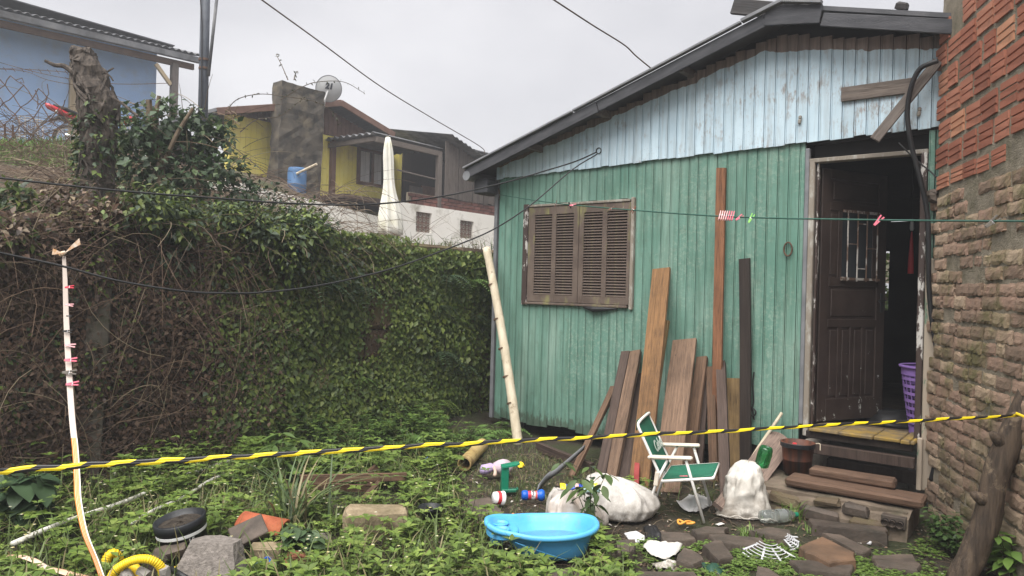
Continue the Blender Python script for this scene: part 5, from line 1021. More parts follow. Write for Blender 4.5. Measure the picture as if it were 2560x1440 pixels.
# ------------------------------------------------------------------ beach chair
def beach_chair():
    M = MAT; a = gp(1614, 1291); c = gp(1760, 1311); CF = Frame(a, math.atan2(c.y - a.y, c.x - a.x)); W = .46
    T = thing('beach_chair', 'folding beach chair with white frame and green fabric seat', 'chair', CF.o, CF.th)
    Q = lambda px, py: CF.sz(px, py)
    near = dict(rear=Q(1614, 1291), front=Q(1760, 1311), hingeA=Q(1645, 1196), armB=Q(1671, 1146), armF=Q(1714, 1148), armR=Q(1629, 1145), seatB=Q(1655, 1203), seatF=Q(1782, 1196), cross=Q(1729, 1200), backT=Q(1593, 1058), backM=Q(1606, 1090), backB=Q(1649, 1186))
    g = {k: Vector((v[0], 0, v[1])) for k, v in near.items()}; g['rear'].z = .012; g['front'].z = .012
    r = .0105
    for y, s in ((0, 0), (W, 1)):
        o = Vector((0, y, 0)); e = lambda k: g[k] + o
        MB().tube([e('front'), e('cross'), e('armF')], r, 8).build('front_leg', M['chairwhite'], T, smooth=True); MB().tube([e('rear'), e('hingeA'), e('armB')], r, 8).build('rear_leg', M['chairwhite'], T, smooth=True)
        ar, af = e('armR'), e('armF'); d = (af - ar).normalized(); mid = (ar + af) / 2 + Vector((.01, 0, .008)); A = MB().box((0, 0, 0), ((af - ar).length + .075, .05, .024), ch=.009).build('armrest', M['chairarm'], T, mid, (0, -math.atan2(d.z, d.x), 0))
        for k in ('armR', 'armB', 'armF'): MB().lathe([(.0, -.004), (.005, -.004), (.005, .004), (0, .004)], 8, R=Matrix.Rotation(rad(90), 3, 'X')).build('rivet', M['rust'], T, e(k) + Vector((0, -.028, 0)))
        MB().box((0, 0, 0), (.03, .012, .10), ch=.004).build('hinge_plate', M['chairarm'], T, e('hingeA') + Vector((-.008, -.014, 0)), (0, .12, 0))
        MB().tube([e('seatB'), e('seatF')], r, 8).build('seat_rail', M['chairwhite'], T, smooth=True)
    # back hoop
    t, m_, b_ = g['backT'], g['backM'], g['backB']; y = Vector((0, W, 0)); i1 = Vector((0, .05, 0))
    hoop = spline([b_, (b_ + m_) / 2, m_, t + Vector((.006, .012, -.02)), t + Vector((.012, .06, .012)), t + Vector((.012, W - .06, .012)), t + Vector((.006, W - .012, -.02)), m_ + y, (b_ + m_) / 2 + y, b_ + y], 6); MB().tube(hoop, r, 8).build('back_hoop', M['chairwhite'], T, smooth=True)
    MB().tube([g['rear'], g['rear'] + Vector((-.01, .05, 0)), g['rear'] + Vector((-.01, W - .05, 0)), g['rear'] + y], r, 8).build('foot_bar', M['chairwhite'], T, smooth=True); MB().tube([g['seatF'], g['seatF'] + y], r, 8).build('seat_bar', M['chairwhite'], T, smooth=True); MB().tube([g['seatB'], g['seatB'] + y], r, 8).build('seat_bar', M['chairwhite'], T, smooth=True)
    def sheet(pts, y0, y1, sagd, nm, n=12):
        V = []; k = 10
        for i, p in enumerate(pts):
            for j in range(k + 1): s = j / k; dd = sagd * math.sin(math.pi * s) * math.sin(math.pi * min(1, i / (len(pts) - 1) * 1.0)); V.append((p.x + dd * .5, y0 + (y1 - y0) * s, p.z - dd))
        o = MB().add(V, [(i * (k + 1) + j, (i + 1) * (k + 1) + j, (i + 1) * (k + 1) + j + 1, i * (k + 1) + j + 1) for i in range(len(pts) - 1) for j in range(k)]).build(nm, M['chairgreen'], T, smooth=True); md = o.modifiers.new('s', 'SOLIDIFY'); md.thickness = .004; return o
    bb = b_.lerp(g['seatB'], .3); up = [bb.lerp(t, i / 10) for i in range(11)] + [t + Vector((.012, 0, .018)), t + Vector((-.008, 0, .012)), t + Vector((-.01, 0, -.06))]
    S = sheet(up, .035, W - .035, .018, 'back_fabric'); sheet([g['seatB'].lerp(g['seatF'], i / 10) + Vector((0, 0, .013)) for i in range(11)], .02, W - .02, .03, 'seat_fabric')
    cu = bpy.data.curves.new('lettering', 'FONT'); cu.body = 'Cebes'; cu.size = .115; cu.shear = .25; cu.offset = .002; cu.align_x = 'CENTER'; cu.extrude = .001; tmp = bpy.data.objects.new('tmp', cu); COL.objects.link(tmp); bpy.context.view_layer.update()
    me = bpy.data.meshes.new_from_object(tmp.evaluated_get(bpy.context.evaluated_depsgraph_get())); bpy.data.objects.remove(tmp); me.materials.clear(); me.materials.append(M['lettering'])
    d = (t - bb).normalized(); pos = bb.lerp(t, .40) + Vector((.026, W / 2 + .02, 0)); X = Vector((0, 1, 0)); Y = d; Z = X.cross(Y); mt = Matrix((X, Y, Z)).transposed().to_4x4(); mt.translation = pos
    o = bpy.data.objects.new('lettering', me); link(o, S); o.matrix_local = mt
    tag(o, 'faded white lettering on the green backrest')
    return CF, g, W
CHAIR = beach_chair()
# ------------------------------------------------------------------ blue baby bathtub
def tub():
    M = MAT; c = gp(1352, 1385); T = thing('baby_bathtub', 'sky blue plastic baby bathtub holding a little water', 'bathtub', (c.x, c.y, .0), rad(4))
    n = 72; H = .175
    def outline(L, Wd, flat=0.0):
        pts = []
        for k in range(n):
            a = 2 * math.pi * k / n; x = math.cos(a); y = math.sin(a); r = 1.0; ww = Wd * (1 - .10 * math.exp(-((x + .45) / .22) ** 2) - .14 * (x < 0) * x * x * .8 + .05 * x); px = L * math.copysign(abs(x) ** .82, x); py = ww * math.copysign(abs(y) ** .80, y); pts.append((px, py))
        return pts
    def ring(L, Wd, z, dx=0.0, dz=0.0): return [Vector((x + dx, y, z + dz * (x / L if L else 0) ** 2)) for x, y in outline(L, Wd)]
    rise = .028
    prof_out = [(.150, .085, .0, .08), (.19, .12, .004, .07), (.215, .14, .03, .06), (.25, .165, .08, .04), (.285, .185, .135, .02), (.318, .20, H - .02, 0)]
    b = MB(); rings = [ring(L, w, z, dx, rise * (z / H)) for L, w, z, dx in prof_out] + [ring(.342, .222, H - .028, 0, rise), ring(.348, .228, H - .014, 0, rise), ring(.345, .225, H + .002, 0, rise), ring(.332, .213, H + .006, 0, rise), ring(.312, .196, H - .004, 0, rise)]
    rings += [ring(.288, .178, H - .05, .01, rise * .8), ring(.25, .155, .095, .03, .02), ring(.215, .13, .05, .055, 0), ring(.17, .10, .018, .07, 0), ring(.05, .03, .014, .07, 0)]
    b.loft(rings); b.build('tub_shell', M['tub'], T, smooth=True)
    # moulded shelf with soap dishes at the left end
    s = MB(); s.loft([[Vector((-.235 + x, y, z)) for x, y in [(.098 * math.cos(a) * k, .135 * math.sin(a) * k) for a in np.linspace(0, 2 * math.pi, 40, endpoint=False)]] for k, z in ((.5, H - .045), (1, H - .045), (1.0, H - .022), (.93, H - .016), (.5, H - .018))]); s.build('shelf', M['tub'], T, smooth=False)
    for y, rx in ((.055, .05), (-.055, .05)): MB().lathe([(.034, .0), (.045, .012), (.052, .013), (.050, .006), (.040, -.002), (.0, -.002)], 24, cap=(False, False)).build('soap_dish', M['tub'], T, (-.245, y, H - .015), smooth=True)
    MB().lathe([(.0, 0), (.038, 0), (.045, .05), (.046, .06)], 24, cap=(False, False)).build('cup_foot', M['tub'], T, (-.27, -.03, H - .10), smooth=True)
    w = MB(); w.loft([ring(.232, .143, .098, .042, 0), ring(.12, .07, .098, .042, 0)], (False, True)); w.build('water', M['water'], T)
    f = MB(); f.tube(spline([Vector((-.17, -.155, .125)), Vector((-.05, -.180, .09)), Vector((.06, -.166, .05)), Vector((.14, -.14, .015))], 5), .0025, 6); f.build('moulded_rib', M['tub'], T, smooth=True)
    return c
TUBC = tub()
# ------------------------------------------------------------------ sacks
def sack(name, lab, loc, rz, rings, mat, seed, cat='sack', wr=.012, extra=None, fine=24.0):
    """rings: list of (cx, cy, z, rx, ry); lofted cloth with creases"""
    n = 56; m = len(rings); full = []
    sub = 5
    for i in range(m - 1):
        for k in range(sub): full.append([a + (b - a) * k / sub for a, b in zip(rings[i], rings[i + 1])])
    full.append(list(rings[-1])); R = []
    for i, (cx, cy, z, rx, ry) in enumerate(full):
        r = []
        for k in range(n):
            a = 2 * math.pi * k / n; q = Vector((math.cos(a) * 1.4, math.sin(a) * 1.4, z * 6 + seed)); f = 1 + .10 * mnoise.noise(q * 1.3); cre = wr * (.8 * mnoise.noise(Vector((math.cos(a) * 2, math.sin(a) * 2, z * 5 + seed))) - 1.6 * abs(mnoise.noise(Vector((math.cos(a) * 4.2 + z * 3, math.sin(a) * 4.2, z * 2.2 + seed + 5)))) - .9 * abs(mnoise.noise(Vector((math.cos(a) * 2.5, math.sin(a) * 2.5 + z * 2, z * fine * .5 + seed)))))
            ca, sa = math.cos(a), math.sin(a); r.append(Vector((cx + (rx * f + cre) * math.copysign(abs(ca) ** .85, ca), cy + (ry * f + cre) * math.copysign(abs(sa) ** .85, sa), max(0.0, z + cre * .5))))
        R.append(r)
    o = MB().loft(R).build(name, mat, None, loc, None if rz is None else (0, 0, rz), smooth=True); return tag(o, lab, cat) if lab else o
def sacks():
    M = MAT
    c = gp(1868, 1298); T = thing('rubbish_sack', 'upright stained white woven sack stuffed full beside the plinth', 'sack', (c.x, c.y + .1, 0), rad(-6)); T.scale = (1, 1, .9)
    o = sack('sack_body', None, None, None, [(0, 0, 0, .19, .12), (0, 0, .010, .215, .14), (.003, .0, .05, .20, .145), (.008, .01, .12, .182, .14), (.014, .015, .20, .166, .135), (.02, .02, .28, .150, .128), (.028, .03, .345, .128, .112), (.035, .035, .395, .095, .085), (.04, .04, .425, .05, .045), (.04, .04, .432, .01, .01)], M['sack'], 3.0, wr=.03); o.parent = T; o.location = (0, 0, 0)
    h = MB(); h.tube([Vector((-.205 + .41 * i / 14, -.152 - .012 * math.sin(i * 1.1) - .03 * math.sin(math.pi * i / 14) + .02, .03 + .008 * math.sin(i * 1.7))) for i in range(15)], .006, 6); h.build('sack_hem', M['sack'], T, smooth=True)
    # green bottle standing in the mouth of the sack
    b = MB().lathe([(.0, 0), (.035, .0), (.05, .012), (.052, .10), (.047, .14), (.040, .155), (.03, .15), (.036, .13), (.02, .148), (.0, .14)], 20, cap=(False, False)); o = b.build('green_bottle', M['greenbottle'], None, (c.x + .15, c.y + .17, .335), (.12, .2, 0), smooth=True); tag(o, 'upturned green soda bottle sticking out of the white sack', 'bottle')
    # clear bottle
    p = gp(1950, 1306); T = thing('clear_bottle', 'clear plastic bottle with green cap lying at the sack foot', 'bottle', (p.x, p.y, .048), rad(14)); Rx = Matrix.Rotation(rad(90), 3, 'Y')
    MB().lathe([(.0, -.15), (.04, -.15), (.045, -.13), (.045, -.04), (.041, -.03), (.045, -.02), (.045, .04), (.035, .085), (.015, .115), (.014, .125)], 20, R=Rx, cap=(False, False)).build('bottle_body', M['clearbottle'], T, smooth=True); MB().lathe([(.0, .14), (.017, .14), (.018, .115), (.012, .112)], 14, R=Rx, cap=(False, False)).build('bottle_cap', M['greenplastic'], T)
    MB().lathe([(.0456, -.03), (.0458, .035)], 20, R=Rx, cap=(False, False)).build('bottle_label', M['clearbag'], T)
    # lying sacks
    c = gp(1500, 1318); a = gp(1540, 1310); T = None
    o = sack('grimy_sack', 'large grimy white woven sack lying slumped behind the blue tub', (gp(1530, 1300).x, gp(1530, 1300).y + .18, 0), rad(-28), [(0, 0, 0, .30, .20), (0, 0, .02, .34, .24), (.02, 0, .09, .345, .235), (.03, .0, .17, .29, .19), (.02, 0, .235, .20, .13), (0, 0, .265, .10, .06), (0, 0, .27, .01, .01)], M['sackgrey'], 8.0, wr=.045, fine=10)
    p = gp(1440, 1335); o = sack('white_sack', 'cleaner white plastic sack draped over the front of the grimy sack', (p.x + .02, p.y + .20, 0), rad(10), [(0, 0, 0, .20, .13), (0, 0, .012, .225, .16), (-.005, 0, .09, .215, .155), (-.02, .01, .17, .175, .125), (-.03, .015, .215, .11, .075), (-.03, .015, .235, .02, .02)], M['whiteplastic'], 14.0, wr=.045, fine=9)
    # folded white corner panel
    # clear wrap and printed packets on top of the sacks
    p = gp(1390, 1300); o = sack('clear_wrap', 'crumpled clear plastic wrap at the left end of the white sack', (p.x, p.y + .08, 0), 0, [(0, 0, 0, .06, .05), (0, 0, .01, .075, .06), (0, 0, .08, .07, .06), (0, 0, .16, .055, .05), (0, 0, .20, .03, .03), (0, 0, .205, .005, .005)], M['sackgrey'], 21.0, 'plastic wrap', .02, fine=18)
    p = at(1452, 1212, 5.0)
    def packet(nm, lab, px0, py0, px1, py1, Y, w, m1, seed):
        a, c = at(px0, py0, Y), at(px1, py1, Y); n = 14; V = []; rr = random.Random(seed)
        for i in range(n + 1):
            q = a.lerp(c, i / n) + Vector((0, 0, .006 * math.sin(i * 1.3 + seed)))
            for j in range(5): V.append(q + Vector((0, -w / 2 + w * j / 4, -.012 * abs(j - 2) + rr.uniform(-.003, .003))))
        o = MB().add(V, [(i * 5 + j, (i + 1) * 5 + j, (i + 1) * 5 + j + 1, i * 5 + j + 1) for i in range(n) for j in range(4)]).build(nm, m1, smooth=True); md = o.modifiers.new('s', 'SOLIDIFY'); md.thickness = .012; md.offset = 1; tag(o, lab, 'packet'); return o
    n = NT('blue_yellow_packet'); x = n.sep(n.co('Generated'))[0]; col = n.ramp(x, [(0, (.75, .62, .03)), (.14, (.75, .62, .03)), (.17, (.012, .05, .36)), (.38, (.02, .07, .45)), (.41, (.62, .40, .38)), (.48, (.62, .40, .38)), (.5, (.02, .05, .33)), (.88, (.03, .10, .52)), (.9, (.80, .72, .03)), (1, (.80, .72, .03))]); dots = n.math('MULTIPLY', n.step(n.vor(60, rnd=.2), .3, .2), n.step(x, .7, .74)); pk = n.fin(n.mix(dots, col, (.6, .65, .75)), .35, .5)
    packet('printed_packet', 'blue and yellow printed packet lying on top of the sacks', 1400, 1214, 1494, 1211, 5.12, .09, pk, 1); packet('teal_packet', 'pale teal plastic packet tucked under the printed packet', 1440, 1224, 1498, 1219, 5.02, .06, MAT['teal'], 5)
    # plastic bag with orange stain, cloths
    def cloth(nm, lab, poly, h, mat, seed, cat, folds=.02, zb=.0):
        c = sum((gp(*q) for q in poly), Vector()) / len(poly); n = len(poly) * 5; out = []
        for i in range(len(poly)):
            a, b = gp(*poly[i]), gp(*poly[(i + 1) % len(poly)])
            for k in range(5): out.append(a.lerp(b, k / 5) - c)
        rings = []
        for j, f in enumerate((1.0, .86, .7, .52, .34, .16, .03)):
            rings.append([Vector((v.x * f, v.y * f, zb + h * (1 - f) ** .8 + folds * abs(mnoise.noise(Vector((v.x * 22 * f, v.y * 22 * f, seed)))) + .004)) for v in out])
        o = MB().loft(rings, (False, True)).build(nm, mat, None, (c.x, c.y, ground_z(c.x, c.y) + .004), smooth=True); md = o.modifiers.new('s', 'SOLIDIFY'); md.thickness = .003; return tag(o, lab, cat)
    n = NT('stained_bag'); st = n.step(n.vor(1.0, n.co('Generated', loc=(-.45, -.5, 0), scale=(1, 1, 0))), .30, .16); bagm = n.fin(n.mix(n.math('MULTIPLY', st, n.step(n.noise(26), .45, .55)), (.70, .69, .68), (.52, .20, .06)), .35, .4)
    cloth('plastic_bag', 'crumpled white plastic bag with orange stain under the beach chair', [(1690, 1258), (1718, 1244), (1740, 1238), (1758, 1248), (1776, 1252), (1780, 1262), (1762, 1270), (1740, 1280), (1716, 1276)], .05, bagm, 2, 'bag', .05)
    cloth('white_cloth', 'white cloth lying flat across the paving stones', [(1620, 1355), (1668, 1362), (1706, 1362), (1700, 1378), (1688, 1392), (1664, 1402), (1640, 1400), (1618, 1384), (1608, 1370)], .035, MAT['whitecloth'], 4, 'cloth', .025, .03); cloth('cloth_scrap', 'dirty cream rag in the grass below the white cloth', [(1628, 1402), (1650, 1406), (1690, 1398), (1700, 1406), (1680, 1416), (1640, 1416)], .03, MAT['sack'], 6, 'rag', .03)
    cloth('white_carton', 'small flattened white carton beside the grimy sack', [(1560, 1328), (1590, 1322), (1612, 1334), (1612, 1346), (1594, 1352), (1574, 1345)], .03, MAT['white'], 7, 'carton', .006)
    cloth('dark_rag', 'dark green plastic scrap in the clover at the bottom edge', [(1752, 1412), (1780, 1410), (1815, 1428), (1800, 1438), (1770, 1432)], .03, MAT['dkgreenleafcup'], 8, 'scrap', .03); cloth('black_shoe', 'black crushed shoe sole beside the flattened carton', [(1608, 1316), (1642, 1316), (1648, 1330), (1658, 1348), (1634, 1354), (1618, 1346)], .05, MAT['seat'], 9, 'shoe', .03)
    cloth('white_scrap', 'torn white paper scrap near the standing sack', [(1788, 1312), (1806, 1308), (1812, 1312), (1796, 1316)], .01, MAT['whitecloth'], 11, 'scrap', .01); cloth('silver_scrap', 'crumpled silver foil scrap near the steps', [(2150, 1340), (2175, 1338), (2192, 1350), (2176, 1360), (2158, 1352)], .04, MAT['grille'], 12, 'scrap', .04)
    cloth('yellow_scrap', 'crumpled bright yellow plastic scrap on the moss', [(1291, 1160), (1300, 1156), (1312, 1164), (1306, 1168), (1296, 1168)], .03, MAT['yellowflower'], 13, 'scrap', .03); cloth('orange_scrap', 'small orange peel on the mud behind the tub', [(1277, 1286), (1284, 1283), (1290, 1287), (1286, 1293), (1278, 1292)], .02, MAT['peel'], 14, 'peel', .01)
    cloth('blue_wrapper', 'crumpled bright blue wrapper among the weeds', [(1056, 1168), (1066, 1160), (1078, 1166), (1076, 1176), (1062, 1180)], .08, MAT['bluefilm'], 16, 'wrapper', .06)
    # orange rubber loop
    p = gp(1715, 1316); q = [Vector((.0, 0, .01)) + Vector((.055 * math.sin(a), .026 * math.sin(2 * a), .008 + .006 * math.cos(3 * a))) for a in np.linspace(0, 2 * math.pi, 41)]; tag(MB().tube(q, .008, 7, cap=False).build('orange_loop', M['peel'], loc=(p.x, p.y, .01), rot=(.0, 0, -.1), smooth=True), 'twisted orange rubber loop on the mud in front of the chair', 'rubber loop')
sacks()
# ------------------------------------------------------------------ small litter with shape
def litter():
    M = MAT
    # cloth doll lying on its side
    p = gp(1240, 1190); T = thing('rag_doll', 'dirty mauve rag doll lying face down on the grass', 'doll', (p.x, p.y, .0), rad(12))
    b = MB(); n = 20
    rings = [[Vector((x, r * math.cos(a), .075 + r * math.sin(a) * .85)) for a in np.linspace(0, 2 * math.pi, n, endpoint=False)] for x, r in ((-.03, .012), (-.02, .045), (.02, .068), (.06, .078), (.10, .070), (.13, .045), (.142, .01))]; b.loft(rings); b.build('head', M['mauve'], T, smooth=True)
    b = MB(); rings = [[Vector((x, r * math.cos(a), .055 + dz + r * .7 * math.sin(a))) for a in np.linspace(0, 2 * math.pi, n, endpoint=False)] for x, r, dz in ((-.14, .02, -.01), (-.125, .055, 0), (-.09, .06, .005), (-.05, .055, .015), (-.015, .035, .02), (0, .01, .02))]; b.loft(rings).jitter(.003, 3); b.build('dress', M['lilac'], T, smooth=True)
    MB().tube(spline([Vector((-.03, -.03, .09)), Vector((-.02, -.065, .055)), Vector((-.028, -.085, .02))], 5), [.012, .012, .012, .013, .013, .013, .014, .015, .016, .015, .012], 10).build('arm', M['dollskin'], T, smooth=True)
    # dark green plastic holder
    p = gp(1268, 1228); T = thing('green_holder', 'broken dark green plastic holder standing on the grass', 'plastic holder', (p.x, p.y, 0), rad(8))
    MB().box((-.045, 0, .10), (.012, .075, .20), ch=.003).build('back_plate', M['greenplastic'], T); MB().box((-.02, -.036, .10), (.05, .006, .20), ch=.002).build('side_plate', M['greenplastic'], T)
    s = MB(); s.prism([(-.06, -.05), (.06, -.05), (.085, -.025), (.085, .025), (.06, .05), (-.06, .05)], 0, .012); s.build('top_tray', M['greenplastic'], T, (.01, 0, .20), (0, -.18, 0)); s = MB(); s.prism([(-.05, -.05), (.06, -.05), (.08, -.025), (.08, .025), (.06, .05), (-.05, .05)], 0, .008); s.build('base_tray', M['greenplastic'], T, (0, 0, .006)); MB().tube([(-.05, -.05, .022), (.06, -.05, .022), (.08, -.025, .022), (.08, .025, .022)], .006, 6).build('base_rim', M['greenplastic'], T)
    # white cup on its side
    p = gp(1243, 1262); T = thing('white_cup', 'white tub with red band tipped on its side by the slab', 'cup', (p.x, p.y, .052), rad(25)); Rc = Matrix.Rotation(rad(100), 3, 'Y')
    MB().lathe([(.0, -.03), (.04, -.03), (.05, .04), (.053, .042), (.053, .048), (.047, .046), (.037, -.025), (0, -.026)], 26, R=Rc, cap=(False, False)).build('cup_body', M['white'], T, smooth=True); MB().lathe([(.0445, -.008), (.0485, .018)], 26, R=Rc, cap=(False, False)).build('red_band', M['red'], T, smooth=True)
    # blue bottle with label
    p = gp(1332, 1252); T = thing('blue_bottle', 'bright blue plastic bottle with red and white label lying on its side', 'bottle', (p.x, p.y, .042), rad(6)); Rx = Matrix.Rotation(rad(90), 3, 'Y')
    MB().lathe([(.0, -.085), (.03, -.085), (.036, -.075), (.038, -.05), (.032, -.04), (.032, .03), (.03, .034), (.042, .05), (.045, .07), (.036, .086), (.0, .09)], 24, R=Rx, cap=(False, False)).build('bottle_body', M['bluebottle'], T, smooth=True)
    n = NT('bottle_label'); v = n.co('Object'); x = n.sep(v)[0]; lm = n.fin(n.ramp(x, [(.0, (.45, .03, .05)), (.42, (.45, .03, .05)), (.44, (.75, .74, .74)), (1, (.75, .74, .74))], 'CONSTANT'), .4, .4); n2 = NT('label_print'); xx = n2.sep()[0]; f = n2.math('MULTIPLY', n2.math('ADD', xx, .04), 13.5); lm = n2.fin(n2.ramp(f, [(0, (.5, .04, .06)), (.34, (.5, .04, .06)), (.36, (.78, .77, .77)), (.72, (.78, .77, .77)), (.74, (.6, .12, .10)), (1, (.6, .12, .10))]), .4, .4)
    MB().lathe([(.0326, -.039), (.0326, .03)], 24, R=Rx, cap=(False, False)).build('bottle_label', lm, T, smooth=True); MB().lathe([(.0, -.087), (.026, -.087), (.026, -.0865)], 20, R=Rx, cap=(False, False)).build('bottle_base', M['bluefilm'], T)
    cu = bpy.data.curves.new('label_text', 'FONT'); cu.body = 'Tody'; cu.size = .026; cu.align_x = 'CENTER'; cu.extrude = .0006; cu.offset = .0008; tmp = bpy.data.objects.new('tmp', cu); COL.objects.link(tmp); bpy.context.view_layer.update(); me = bpy.data.meshes.new_from_object(tmp.evaluated_get(bpy.context.evaluated_depsgraph_get())); bpy.data.objects.remove(tmp); me.materials.clear(); me.materials.append(M['seat'])
    q = rad(40); nrm = Vector((0, -math.cos(q), math.sin(q))); Y = Vector((1, 0, 0)) * -1; X = Y.cross(nrm); mt = Matrix((X, Y, nrm)).transposed().to_4x4(); mt.translation = nrm * .0332 + Vector((.006, 0, 0)); o = bpy.data.objects.new('label_text', me); link(o, T); o.matrix_local = mt
    # broken fan grille
    def grille(lab, px, py, R, a0, a1, rz, tilt):
        p = gp(px, py); T = thing('fan_grille', lab, 'fan grille', (p.x, p.y, .03), rz); b = MB(); k = 7
        for j in range(k):
            r = R * (.35 + .65 * j / (k - 1)); b.tube([Vector((r * math.cos(a), r * math.sin(a), .02 - .05 * (r / R) ** 2 + .05)) for a in np.linspace(a0, a1, 18)], .003 if j < k - 1 else .006, 5)
        b.build('ring_bars', M['grille'], T, rot=(tilt, 0, 0)); s = MB()
        for a in np.linspace(a0, a1, 4): s.box((R * .68 * math.cos(a), R * .68 * math.sin(a), .045), (R * .66, .012, .003), Matrix.Rotation(a, 3, 'Z'))
        s.build('spokes', M['grille'], T, rot=(tilt, 0, 0))
    grille('broken grey fan grille piece lying between the paving stones', 1912, 1378, .20, 3.5, 5.3, rad(10), .35); grille('smaller broken fan grille piece right of the larger one', 1948, 1366, .11, 4.6, 6.0, rad(20), .3)
    # buckets
    p = gp(1995, 1172); pq = HF.w(3.48, -.40, 0); T = thing('rusty_bucket', 'dark rust streaked bucket standing beside the door steps', 'bucket', (pq.x, pq.y, .185), 0)
    MB().lathe([(.0, 0), (.098, 0), (.112, .12), (.122, .225), (.128, .225), (.13, .25), (.120, .25), (.105, .02), (0, .02)], 28, cap=(False, False)).build('bucket_body', M['rustbucket'], T, smooth=True); MB().lathe([(.126, .21), (.132, .215), (.132, .245), (.126, .25)], 28, cap=(False, False)).build('bucket_rim', M['bucket'], T); MB().box((-.06, -.09, .252), (.03, .02, .015), ch=.004).build('red_clip', M['red'], T); MB().tube(spline([Vector((.12, -.03, .24)), Vector((.15, -.06, .25)), Vector((.15, -.07, .20))], 4), .004, 5).build('string', M['bamboo'], T)
    p = gp(470, 1378); T = thing('soil_bucket', 'black paint bucket full of soil with a white band, tilted in the weeds', 'bucket', (p.x, p.y, -.075), 0); T.rotation_euler = (.1, -.16, .2)
    MB().lathe([(.0, 0), (.122, 0), (.135, .23), (.142, .232), (.144, .285), (.134, .29), (.128, .245), (.0, .235)], 36, cap=(False, False)).build('bucket_body', M['bucket'], T, smooth=True); MB().lathe([(.137, .205), (.1385, .208), (.139, .222), (.1375, .225)], 36, cap=(False, False)).build('white_band', M['white'], T); s = MB(); s.lathe([(.131, .25), (.09, .258), (.04, .262), (.0, .265)], 20, cap=(False, True)).jitter(.006, 3); s.build('soil', M['soil'], T)
    for body, sz, z, mat_, a0 in (('PEITO', .030, .155, 'tan', -2.1), ('FRIO', .03, .155, 'terracotta', -1.6), ('LE', .034, .175, 'white', -.95)):
        cu = bpy.data.curves.new('bucket_print', 'FONT'); cu.body = body; cu.size = sz; cu.align_x = 'CENTER'; cu.extrude = .0005; tmp = bpy.data.objects.new('tmp', cu); COL.objects.link(tmp); bpy.context.view_layer.update(); me = bpy.data.meshes.new_from_object(tmp.evaluated_get(bpy.context.evaluated_depsgraph_get())); bpy.data.objects.remove(tmp); me.materials.clear(); me.materials.append(M[mat_])
        rr = .122 + (.135 - .122) * z / .23 + .0015
        for v in me.vertices: a = a0 + v.co.x / rr; v.co = Vector(((rr + v.co.z) * math.cos(a), (rr + v.co.z) * math.sin(a), z + v.co.y))
        inst('bucket_print', me, T)
    p = gp(1075, 1318); T = thing('black_pot', 'small black pot half buried in weeds beside the sandstone block', 'pot', (p.x, p.y, 0), 0); MB().lathe([(.0, 0), (.06, 0), (.075, .12), (.08, .12), (.081, .14), (.072, .14), (.06, .03), (0, .03)], 24, cap=(False, False)).build('pot_body', M['bucket'], T, smooth=True); MB().lathe([(.0, .1), (.07, .1)], 16, cap=(False, False)).build('soil', M['soil'], T)
    # white pipes in the weeds
    for a, c, r, lab in (((30, 1400), (620, 1160), .016, 'long dirty white pipe lying in the weeds at the wall foot'), ((330, 1345), (600, 1195), .013, 'thinner white pipe lying beside the long one')):
        A, C = gp(*a), gp(*c); A.z = .09; C.z = .10; tag(MB().tube([A.lerp(C, i / 12) + Vector((0, 0, .01 * math.sin(i))) for i in range(13)], r, 10).build('plastic_pipe', M['pvc'], smooth=True), lab, 'pipe')
    # bottle caps and tubes by the rocks
    p = gp(650, 1432); tag(MB().lathe([(.0, 0), (.024, 0), (.026, .016), (.022, .018), (.02, .004), (0, .004)], 20, cap=(False, False)).build('bottle_top', M['bluebottle'], loc=(gp(668, 1428).x, gp(668, 1428).y, .05), rot=(.8, .3, 0), smooth=True), 'bright blue bottle cap beside the grey rock', 'cap')
    T = thing('squeezed_tube', 'small red white and blue squeezed tube beside the blue cap', 'tube', (p.x, p.y, .04), .4); MB().tube([(-.05, 0, 0), (0, 0, .005), (.03, 0, 0)], [.012, .018, .016], 12).build('tube_body', M['bluefilm'], T, smooth=True); MB().tube([(.03, 0, 0), (.055, 0, -.003)], [.016, .013], 12).build('tube_shoulder', M['red'], T); MB().tube([(.055, 0, -.003), (.08, 0, -.006)], .013, 12).build('tube_cap', M['white'], T); MB().tube([(-.05, 0, 0), (-.075, 0, 0)], [.012, .014], 12).build('tube_tail', M['greenplastic'], T)
litter()
